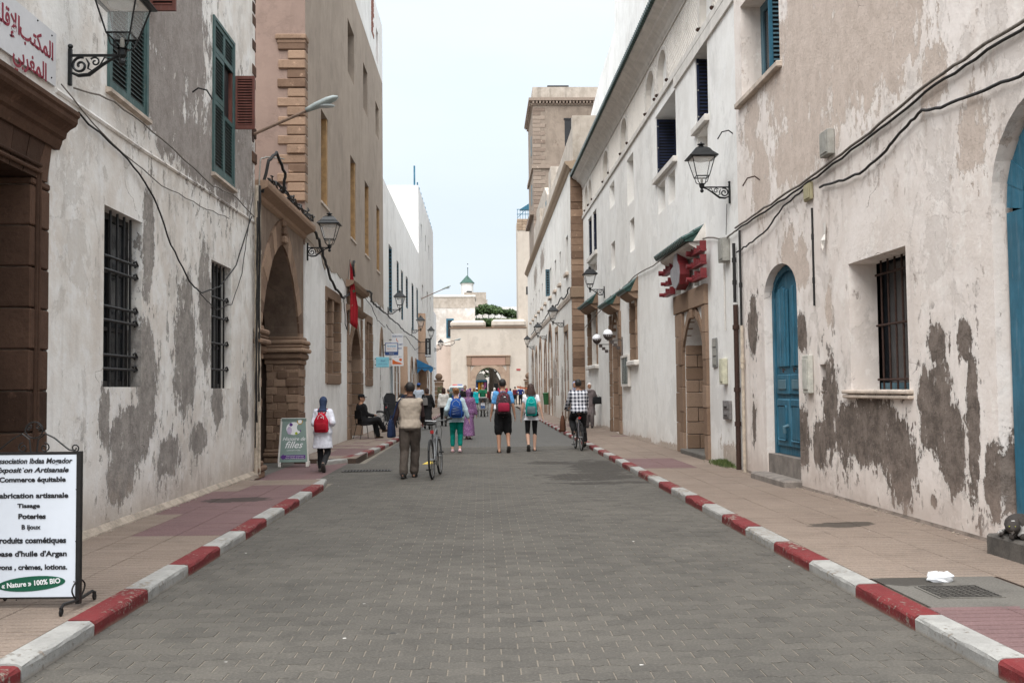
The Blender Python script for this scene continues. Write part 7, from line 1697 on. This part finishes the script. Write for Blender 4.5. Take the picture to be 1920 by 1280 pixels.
# ---------------------------------------------------------------- bicycle
m_tyre = simple('tyre_rubber', (.018, .018, .018), .85, 0, .2, 30, .2); m_chrome = simple('bare_metal', (.2, .2, .2), .35, .7, .1, 10, 0); m_bframe = simple('bike_frame_silver', (.15, .155, .16), .4, .3, .1, 6, 0)
def bicycle(label, loc, rz, frame=None, tilt=0.0):
    frame = frame or m_bframe
    t = thing('bicycle', label, 'bicycle', loc, rz); t.rotation_euler = (0, tilt, rz); R = .335
    for y in (-.52, .53):
        w = thing('wheel', None, None); w.parent = t; w.location = (0, y, R)
        MB().tube([(0, (R-.018)*cos(2*pi*i/28), (R-.018)*sin(2*pi*i/28)) for i in range(28)], .019, 6, True).build('tyre', m_tyre, w, True)
        MB().tube([(0, (R-.042)*cos(2*pi*i/28), (R-.042)*sin(2*pi*i/28)) for i in range(28)], .009, 5, True).build('rim', m_chrome, w, True)
        sp = MB()
        for i in range(18): a = 2*pi*i/18; sp.tube([((-1)**i*.025, 0, 0), (0, (R-.045)*cos(a), (R-.045)*sin(a))], .0016, 3)
        tag(sp.build('spokes', m_chrome, w), kind='stuff'); MB().tube([(-.05, 0, 0), (.05, 0, 0)], .018, 8).build('hub', m_chrome, w)
    bb = (0, -.06, .29); st_ = (0, -.2, .8); hd = (0, .34, .85); hd2 = (0, .37, .74); ra = (0, -.52, R)
    m = MB(); m.tube([bb, st_], .016, 8); m.tube([bb, hd2], .018, 8); m.tube([(0, -.17, .72), hd], .016, 8); m.tube([hd, hd2], .02, 8)
    for s in (-1, 1): m.tube([(s*.02, -.06, .29), (s*.06, -.52, R)], .009, 6); m.tube([(s*.02, -.19, .74), (s*.06, -.52, R)], .008, 6)
    m.build('frame', frame, t)
    m = MB(); m.tube([hd2, (0, .385, .68)], .018, 8)
    for s in (-1, 1): m.tube([(0, .385, .68), (s*.05, .4, .66), (s*.055, .53, R)], .012, 6)
    m.build('fork', frame, t)
    MB().tube([st_, (0, -.22, .93)], .013, 8).build('seat_post', m_chrome, t); MB().tube([hd, (0, .32, .98)], .014, 8).build('stem', m_chrome, t)
    hb = MB().tube([(-.3, .28, 1.02), (-.2, .33, 1.0), (0, .35, .98), (.2, .33, 1.0), (.3, .28, 1.02)], .012, 8).build('handlebar', m_chrome, t)
    for s in (-1, 1): MB().tube([(s*.2, .33, 1.0), (s*.31, .275, 1.022)], .018, 8).build('grip', m_tyre, hb); MB().tube([(s*.18, .35, .98), (s*.26, .37, .97)], .006, 5).build('brake_lever', m_iblack, hb)
    m = MB(); rings(m, [((0, -.36, .95), (1, 0, 0), (0, 0, 1), .06, .02), ((0, -.33, .955), (1, 0, 0), (0, 0, 1), .085, .03), ((0, -.26, .955), (1, 0, 0), (0, 0, 1), .07, .028), ((0, -.15, .955), (1, 0, 0), (0, 0, 1), .025, .02), ((0, -.09, .95), (1, 0, 0), (0, 0, 1), .018, .012)], 12); m.build('saddle', m_tyre, t, True)
    MB().lathe([(.02, -.012), (.095, -.008), (.095, .004), (.02, .008)], (.035, bb[1], bb[2]), 18, 'x').build('chainring', m_chrome, t)
    for s, a in ((-1, 1), (1, -1)):
        MB().tube([(s*.06, bb[1], bb[2]), (s*.075, bb[1]+a*.06, bb[2]-a*.155)], .009, 6).build('crank', m_chrome, t); MB().cbox(s*.13-.045, s*.13+.045, bb[1]+a*.06-.03, bb[1]+a*.06+.03, bb[2]-a*.155-.012, bb[2]-a*.155+.012, .004).build('pedal', m_iblack, t)
    MB().tube([(.035, bb[1], bb[2]+.09), (.05, -.52, R+.03), (.05, -.56, R), (.05, -.52, R-.035), (.035, bb[1], bb[2]-.09)], .005, 4).build('chain', m_iblack, t)
    MB().cbox(-.03, .03, -.27, -.25, .78, .84, .006).build('rear_reflector', simple('lens_red', (.5, .03, .03)), t)
    MB().tube([(.06, .45, .9), (.09, .42, .8), (.06, .46, .66)], .004, 4).build('brake_cable', m_iblack, t)
    for y0_, a0, a1 in ((-.52, .6, 2.6), (.53, .5, 2.1)):
        MB().tube([(0, y0_+(R+.02)*cos(a0+(a1-a0)*i/10), R+(R+.02)*sin(a0+(a1-a0)*i/10)) for i in range(11)], .014, 5).build('mudguard', m_iblack, t)
    return t
def shoulderbag(name, label, loc, rz, w, h, d, mat, strap=None, cat='bag'):
    t = thing(name, label, cat, loc, rz); m = MB(); ex, ey = Vector((1, 0, 0)), Vector((0, 1, 0))
    rings(m, [((0, 0, 0), ex, ey, w*.46, d*.4), ((0, 0, h*.08), ex, ey, w*.5, d*.5), ((0, 0, h*.6), ex, ey, w*.48, d*.42), ((0, 0, h*.95), ex, ey, w*.42, d*.25), ((0, 0, h), ex, ey, w*.3, d*.12)], 16, 3.5)
    organic(m, 'bag_body', mat, t, .012, 2, .012)
    if strap: MB().tube(strap, .013, 6).build('strap', mat, t)
    MB().tube([(-w*.25, 0, h*.95), (-w*.12, 0, h*1.2), (w*.12, 0, h*1.2), (w*.25, 0, h*.95)], .007, 5).build('handle', mat, t)
    return t
F_ = fabric
f_black = F_('cloth_black', (.013, .013, .014)); f_char = F_('cloth_charcoal', (.03, .03, .032)); f_navy = F_('cloth_navy', (.012, .02, .05)); f_grey = F_('cloth_grey', (.16, .15, .145)); f_whitec = F_('cloth_white', (.68, .68, .72)); f_brown = F_('cloth_brown', (.05, .03, .028))
# girl with the red bag
I = person('girl in a long white coat, dark trousers and navy headscarf walking past the arch', (-3.08, 19.3, .0), radians(-2), 1.46, (0, 0, .9), .1, ((-.07, .1, .08, 0), (.06, -.22, .2, .95)), ((-.14, .2, 1.1), (.2, .16, 1.08)), top=('coat', F_('coat_white', (.66, .66, .72)), .58, 1.9), bottom=('trousers', f_char, .95), shoe=('shoe', m_shoeg), hair=('scarf', F_('scarf_navy', (.03, .045, .09))), head=(0, .35), fem=1, vox=.013, fat=1.12)
f_redb = F_('bag_red', (.42, .012, .03)); backpack('small bright red backpack worn by the girl in the white coat', I, .34, .45, .16, 1.40, f_redb, F_('bag_red_dark', (.3, .01, .02)), m_white, kind=3, off=.15, taper=.6)
# man with the bicycle
I = person('man in a beige sleeveless pullover and brown trousers pushing a bicycle', (-1.30, 17.8, 0), radians(-3), 1.69, (0, 0, .93), .05, ((-.1, -.2, .1, .25), (.06, .14, .08, 0)), ((-.32, -.02, .88), (.2, .33, 1.02)), skin=m_skind, top=('vest', F_('vest_beige', (.37, .31, .25)), .9, 2), bottom=('loose', F_('trousers_brown', (.075, .06, .05)), .94), shoe=('shoe', m_shoe), hair=('short', m_hairk), head=(.25, .05), vox=.012, extra={'sleeve': F_('sleeve_brown', (.035, .02, .02))}, elbow=(0, -1, -.1), fat=1.1)
bicycle('silver bicycle pushed along the road by the man in the beige pullover', (-.84, 17.95, 0), radians(-5), tilt=radians(-3))
shoulderbag('shoulder_bag', 'navy shoulder bag hanging at the left hip of the man pushing the bicycle', (-1.62, 17.72, .72), radians(80), .3, .32, .12, F_('bag_navy', (.012, .022, .06)), [(-.02, -.02, .3), (.02, -.1, .6), (.06, -.2, .74), (.1, -.28, .58), (.08, -.22, .4)])
# walkers in the middle
I = person('woman in a pale blue shirt and teal trousers walking away', (-.66, 24.85, 0), radians(0), 1.60, (0, 0, .93), .03, ((-.11, .04, .08, 0), (.09, -.06, .09, .2)), ((-.3, .12, .98), (.33, .05, .9)), skin=m_skinl, fem=1, top=('jacket', F_('denim_pale', (.4, .5, .54)), .82, 1.75), bottom=('trousers', F_('trouser_teal', (.0, .17, .135)), .72), shoe=('shoe', F_('shoe_pink', (.6, .4, .44))), hair=('bun', m_hairr), vox=.015, fat=1.15)
backpack('blue backpack with grey lacing on the woman in teal trousers', I, .36, .52, .2, 1.46, F_('bag_blue', (.012, .06, .25)), F_('bag_blue_dark', (.01, .03, .12)), F_('lace_grey', (.35, .4, .45)), kind=1, off=.15)
I = person('woman in a patterned purple robe and headscarf walking left of the stroller', (-.46, 31.4, 0), radians(-8), 1.56, (0, 0, .92), .05, ((-.08, .12, .08, 0), (.09, -.2, .12, .5)), ((-.26, -.02, .84), (.28, .06, .84)), skin=m_skin, fem=1, fat=1.2, top=('coat', F_('robe_purple', (.16, .075, .17), pat='print', patcol=(.34, .22, .34), pscale=28), .8, 1.95), bottom=('robe', F_('robe_purple', (.16, .075, .17)), .12), shoe=('shoe', F_('shoe_pink', (.6, .4, .44))), hair=('scarf', F_('robe_purple', (.16, .075, .17))), vox=.018)
I = person('tall man in a blue T-shirt and black shorts wearing a maroon and grey backpack', (.49, 24.5, 0), radians(3), 1.80, (0, 0, .93), .03, ((-.10, -.04, .08, 0), (.12, -.16, .17, .75)), ((-.29, .04, .84), (.29, -.02, .84)), skin=m_skin, top=('tee', F_('tee_blue', (.09, .27, .52)), .9, .75), bottom=('shorts', f_black, .98), shoe=('sandal', m_shoe), hair=('short', m_hairk), vox=.014, fat=1.05)
backpack('maroon and grey backpack with red edging on the man in the blue T-shirt', I, .36, .52, .22, 1.45, F_('bag_maroon', (.05, .03, .035), pat='print', patcol=(.12, .07, .08), pscale=18), F_('bag_red2', (.25, .015, .04)), F_('bag_red2', (.25, .015, .04)), kind=3, off=.14)
I = person('woman with long dark hair, white top and black cropped leggings walking away', (1.21, 25.0, 0), radians(-2), 1.68, (0, 0, .93), .03, ((-.08, -.2, .16, .95), (.08, .06, .08, 0)), ((-.26, .08, .86), (.3, -.08, .86)), skin=m_skinl, fem=1, top=('tee', f_whitec, .8, .4), bottom=('leggings', f_black, .28), shoe=('sandal', m_shoe), hair=('long', m_hairb), vox=.014, fat=1.05)
backpack('teal backpack on the woman with long dark hair', I, .30, .50, .19, 1.42, F_('bag_teal', (.0, .26, .24)), F_('bag_teal_grey', (.08, .12, .13)), F_('bag_teal_light', (.1, .5, .46)), kind=2, off=.14)
# cyclist
bicycle('bicycle ridden away by the man in the checked shirt', (2.42, 25.35, 0), radians(3), F_('frame_dark', (.1, .1, .11), .4))
I = person('cyclist in a black and white checked shirt and black trousers riding away', (2.42, 25.35, 0), radians(3), 1.72, (0, -.2, 1.0), .18, ((-.13, -.13, .5, .1), (.16, .0, .2, .35)), ((-.27, .24, 1.06), (.27, .24, 1.06)), skin=m_skind, top=('jacket', F_('shirt_check', (.62, .62, .66), pat='check', patcol=(.012, .014, .03), pscale=11), .86, 1.9), bottom=('loose', f_black, .9), shoe=('shoe', m_shoe), hair=('short', m_hairk), vox=.014, fat=1.15, elbow=(0, -.4, -.6), knee=(0, 1, .2))
shoulderbag('carrier_bag', 'brown and black carrier bag hanging from the left handlebar of the checked cyclist', (2.04, 25.5, .45), radians(80), .32, .42, .16, F_('bag_brown', (.08, .035, .02)))
I = person('veiled woman in grey facing the camera with a black handbag on the right pavement', (3.93, 36.6, .1), radians(172), 1.64, (0, 0, .93), 0, ((-.09, .05, .08, 0), (.09, -.05, .08, 0)), ((-.28, .08, 1.0), (.1, .17, 1.45)), fem=1, fat=1.15, top=('coat', F_('coat_greymauve', (.16, .13, .13)), .5, 1.95), bottom=('loose', F_('trouser_greymauve', (.13, .11, .11)), .95), shoe=('shoe', m_shoe), hair=('scarf', F_('scarf_white', (.6, .57, .55))), vox=.02, face=True)
shoulderbag('handbag', 'black handbag on the arm of the veiled woman by the white wall', (4.2, 36.45, .98), radians(10), .38, .26, .16, f_black)
person('person in a floral headscarf half hidden behind the checked cyclist', (3.1, 33.5, .1), radians(178), 1.68, fem=1, fat=1.1, feet=((-.09, .05, .08, 0), (.09, -.1, .08, 0)), top=('coat', F_('coat_taupe', (.2, .17, .15)), .5, 1.95), bottom=('skirt', F_('coat_taupe', (.2, .17, .15)), .2), shoe=('shoe', m_shoe), hair=('scarf', F_('scarf_floral', (.3, .32, .42), pat='print', patcol=(.08, .1, .22), pscale=40)), vox=.02, face=True)
# seated man and his chair
ch = thing('chair', 'dark stacking chair with thin black legs outside the stone portal', 'chair', (-3.58, 30.35, .1), radians(-55))
MB().cbox(-.22, .22, -.2, .22, .43, .465, .015).build('seat', f_black, ch); MB().cbox(-.21, .21, -.24, -.215, .6, .86, .01).build('backrest', f_black, ch)
for sx in (-1, 1):
    for sy, fy in ((-1, -.27), (1, .24)): MB().tube([(sx*.19, sy*.17, .44), (sx*.22, fy, 0)], .011, 6).build('leg', m_iblack, ch)
    MB().tube([(sx*.2, -.19, .44), (sx*.2, -.23, .85)], .011, 6).build('back_post', m_iblack, ch)
person('man in black with a cap and sunglasses sitting cross-legged outside the stone portal', (-3.58, 30.35, .1), radians(-62), 1.74, (0, -.05, .53), -.12, ((-.08, .46, .08, 0), (.02, .62, .28, -.1)), ((-.05, .2, .72), (.1, .24, .7)), top=('jacket', f_black, .88, 1.95), bottom=('loose', f_black, .93), shoe=('shoe', F_('shoe_brown', (.05, .03, .02))), hair=('cap', m_hairk), head=(-.75, 0), vox=.015, face='glasses', fat=1.12, skin=m_skin, extra={'capmat': f_black})
# middle distance
person('woman in a white quilted jacket and black trousers walking away, left', (-1.68, 43, 0), 0, 1.64, fem=1, fat=1.1, top=('puffer', F_('puffer_white', (.66, .64, .6), pat='stripe', patcol=(.36, .34, .32), pscale=14), .84, 1.95), bottom=('trousers', f_black, .95), shoe=('shoe', m_shoe), hair=('mid', m_hairb), vox=.022)
person('woman in black with an orange-brown headscarf walking on the left kerb', (-2.2, 39.5, .05), radians(5), 1.58, fem=1, fat=1.2, top=('coat', f_black, .6, 1.95), bottom=('skirt', f_black, .15), shoe=('shoe', m_shoe), hair=('mid', m_hairb), vox=.022, hands=((-.26, .05, .84), (.3, .1, .92)))
shoulderbag('handbag', 'grey handbag on the back of the woman in black, left kerb', (-2.28, 39.3, .95), 0, .24, .3, .12, f_grey)
person('man in dark clothes walking half hidden behind the man with the bicycle', (-2.28, 30.2, .0), 0, 1.72, top=('jacket', f_char, .86, 1.95), bottom=('trousers', f_char, .95), shoe=('shoe', m_shoe), hair=('short', m_hairk), vox=.022)
person('person in a pale striped shirt with a blue cap walking along the left kerb', (-2.95, 46, .1), 0, 1.76, top=('shirt', F_('shirt_pale', (.5, .55, .62), pat='stripe', patcol=(.3, .36, .46), pscale=20), .86, 1.95), bottom=('trousers', f_navy, .95), shoe=('shoe', m_shoe), hair=('cap', m_hairk), vox=.024, extra={'capmat': F_('cap_blue', (.03, .08, .25))})
person('man in black with sunglasses walking towards the camera', (-.93, 52.5, 0), pi, 1.78, top=('jacket', f_black, .84, 1.95), bottom=('trousers', f_black, .95), shoe=('shoe', m_shoe), hair=('short', m_hairk), vox=.022, face='glasses', skin=m_skinl)
person('man in a green T-shirt pushing a stroller towards the camera', (.0, 57.9, 0), pi, 1.85, hands=((-.2, .36, .98), (.2, .36, .98)), top=('tee', F_('tee_green', (.01, .12, .06)), .88, .7), bottom=('trousers', f_grey, .95), shoe=('shoe', m_shoe), hair=('short', m_hairk), vox=.022, face='glasses', skin=m_skinl)
sr = thing('stroller', 'grey three wheeled child stroller pushed by the man in green', 'stroller', (0, 57.1, 0), pi)
for x, y in ((-.28, -.15), (.28, -.15), (-.12, .5), (.12, .5)): MB().lathe([(.02, -.02), (.13, -.02), (.13, .02), (.02, .02)], (x, y, .13), 14, 'x').build('wheel', m_tyre, sr)
for s in (-1, 1): MB().tube([(s*.27, -.15, .13), (s*.24, .05, .6), (s*.22, -.35, 1.02)], .015, 6).build('frame_tube', m_boxg, sr); MB().tube([(s*.12, .5, .13), (s*.2, .2, .45), (s*.24, .05, .6)], .015, 6).build('frame_tube', m_boxg, sr)
MB().tube([(-.22, -.35, 1.02), (.22, -.35, 1.02)], .018, 6).build('push_bar', m_tyre, sr)
MB().prism([(-.1, .42), (.3, .36), (.32, .44), (.0, .5), (-.25, .98), (-.32, .96)], -.2, .2, 0).build('seat', f_grey, sr)
o = MB().prism([(-.3, .9), (-.05, 1.12), (.18, 1.08), (.14, 1.03), (-.05, 1.05), (-.24, .86)], -.23, .23, 0).build('hood', F_('hood_grey', (.25, .25, .25)), sr)
person('small child in white and blue seated in the grey stroller', (0, 57.15, .02), pi, .92, (0, -.1, .98), -.3, ((-.09, .5, .72, -.2), (.09, .5, .74, -.2)), ((-.15, .2, 1.1), (.15, .2, 1.12)), skin=m_skinl, top=('shirt', f_whitec, .88, 1.6), bottom=('trousers', F_('jeans_blue', (.04, .1, .25)), .95), hair=('short', m_hairb), vox=.024)
for lb, x, y, rz_, h, kw in (
    ('woman in a lilac headscarf just left of the man with sunglasses', -1.25, 61, 0, 1.6, dict(fem=1, fat=1.15, top=('coat', F_('coat_lilac', (.2, .09, .2)), .4, 1.95), bottom=('skirt', F_('coat_lilac', (.2, .09, .2)), .15), hair=('scarf', F_('coat_lilac', (.2, .09, .2))))),
    ('person in a dark green coat on the far left of the crowd', -2.0, 58, 0, 1.6, dict(fat=1.1, top=('coat', F_('coat_green', (.03, .06, .05)), .6, 1.95), bottom=('trousers', f_char, .95), hair=('short', m_hairg))),
    ('grey haired man in a grey jacket near the white van', -2.0, 68, pi, 1.72, dict(top=('jacket', f_grey, .84, 1.95), bottom=('trousers', f_char, .95), hair=('short', m_hairg), face=True)),
    ('woman in a pink headscarf and dark coat near the left shop fronts', -2.5, 63, 0, 1.6, dict(fem=1, fat=1.1, top=('coat', f_char, .5, 1.95), bottom=('skirt', f_char, .15), hair=('scarf', F_('scarf_pink', (.4, .1, .16))))),
    ('woman in dark navy with a purple headscarf in front of the gate', -.95, 76, 0, 1.66, dict(fem=1, top=('coat', f_navy, .4, 1.95), bottom=('skirt', f_navy, .15), hair=('scarf', F_('scarf_purple', (.1, .05, .2))))),
    ('fair haired woman in a white top and dark trousers in front of the gate', -.68, 79, 0, 1.68, dict(fem=1, top=('shirt', f_whitec, .86, 1.9), bottom=('trousers', f_black, .95), hair=('long', m_hairr))),
    ('person in a bright turquoise tunic walking left of the stroller', -.42, 70, 0, 1.66, dict(fat=1.15, top=('coat', F_('tunic_turquoise', (.01, .36, .4)), .62, 1.9), bottom=('trousers', f_grey, .95), hair=('cap', m_hairk), extra={'capmat': f_whitec})),
    ('person in a maroon shirt partly hidden behind the man in green', .22, 66, 0, 1.7, dict(top=('shirt', F_('shirt_maroon', (.12, .02, .03)), .86, 1.9), bottom=('trousers', f_grey, .95), hair=('short', m_hairk))),
    ('man in a dark red shirt standing right of the gate arch', 3.15, 97, 0, 1.8, dict(top=('shirt', F_('shirt_darkred', (.1, .015, .02)), .86, 1.9), bottom=('trousers', f_black, .95), hair=('short', m_hairk))),
    ('man in a blue shirt with hands on hips near the right gate post', 3.6, 95, 0, 1.84, dict(top=('shirt', F_('shirt_blue', (.015, .03, .14)), .86, 1.9), bottom=('trousers', f_black, .95), hair=('short', m_hairk), hands=((-.2, .06, 1.02), (.2, .06, 1.02)), elbow=(0, -.2, 0))),
    ('woman with black hair and a white top right of the tall man', 2.5, 90, 0, 1.64, dict(fem=1, top=('shirt', f_whitec, .86, 1.6), bottom=('trousers', f_grey, .95), hair=('mid', m_hairk))),
    ('person in a white jacket farther back right of the tall man', 2.25, 98, 0, 1.66, dict(top=('jacket', f_whitec, .86, 1.9), bottom=('trousers', f_black, .95), hair=('short', m_hairk))),
    ('person with a white head covering just left of the tall man', .85, 72, 0, 1.66, dict(fem=1, fat=1.1, top=('coat', f_whitec, .5, 1.9), bottom=('skirt', f_whitec, .15), hair=('scarf', F_('scarf_white', (.6, .57, .55)))))):
    person(lb, (x, y, 0), rz_, h, vox=.032, shoe=('shoe', m_shoe), **kw)
# parked bicycles and pushchair at the wall
bicycle('black bicycle leaning crosswise against the left wall beyond the seated man', (-3.45, 38.2, .1), radians(-62), f_black)
bicycle('second parked bicycle behind the black one, farther along the left wall', (-3.35, 41.6, .1), radians(-75), f_black)
pc = thing('pushchair', 'black folded pushchair standing between the parked bicycles and the wall', 'pushchair', (-3.62, 39.1, .1), radians(10))
MB().prism([(-.22, .25), (.22, .25), (.2, 1.25), (.1, 1.35), (-.14, 1.35), (-.24, 1.2)], -.06, .06, 1).build('seat_shell', f_char, pc)
for s in (-1, 1): MB().lathe([(.02, -.02), (.12, -.02), (.12, .02), (.02, .02)], (s*.25, 0, .12), 12, 'x').build('wheel', m_tyre, pc); MB().tube([(s*.25, 0, .12), (s*.24, 0, .9), (s*.3, -.2, 1.2)], .014, 6).build('frame_tube', m_iblack, pc)
# cat on the right-hand step
m_catd, nt, b = newmat('cat_fur'); oc = ocoord(nt); nn = noise(nt, oc, 9, 3)
c = mixc(nt, sstep(nt, nn, .58, .61), (.035, .028, .024), (.36, .34, .32)); nt.links.new(c, b.inputs['Base Color']); b.inputs['Roughness'].default_value = .9
bump(nt, b, noise(nt, oc, 120, 3), .5, .005)
ct = thing('cat', 'dark and white cat curled up on the stone step at the right edge', 'cat', Vector(RG.world(.19, 8.28, .27)), radians(160))
m = MB(); rings(m, [((0, -.17, .07), (1, 0, 0), (0, 0, 1), .05, .05), ((0, -.13, .09), (1, 0, 0), (0, 0, 1), .10, .09), ((0, 0, .1), (1, 0, 0), (0, 0, 1), .115, .1), ((.01, .1, .09), (1, 0, 0), (0, 0, 1), .095, .085), ((.02, .16, .08), (1, 0, 0), (0, 0, 1), .05, .06)], 14, 2)
m.ball((.07, .17, .10), .058, 12, 8, (1, 1.05, .9)); m.ball((.08, .22, .09), .026, 8, 6)
for s in (-1, 1): m.tube([(.07+s*.034, .16, .135), (.07+s*.042, .158, .185)], [.02, .003], 6)
m.tube([(-.02, -.15, .03), (.1, -.14, .025), (.15, -.03, .025), (.14, .08, .03)], [.028, .024, .02, .014], 8)
for s in (-1, 1): m.tube([(.03+s*.04, .1, .04), (.05+s*.04, .2, .022)], .022, 8)
organic(m, 'body', m_catd, ct, .009, 2)
for s in (-1, 1): MB().ball((.085+s*.022, .222, .115), .006, 6, 5).build('eye', simple('cat_eye', (.3, .32, .05), .2), ct)
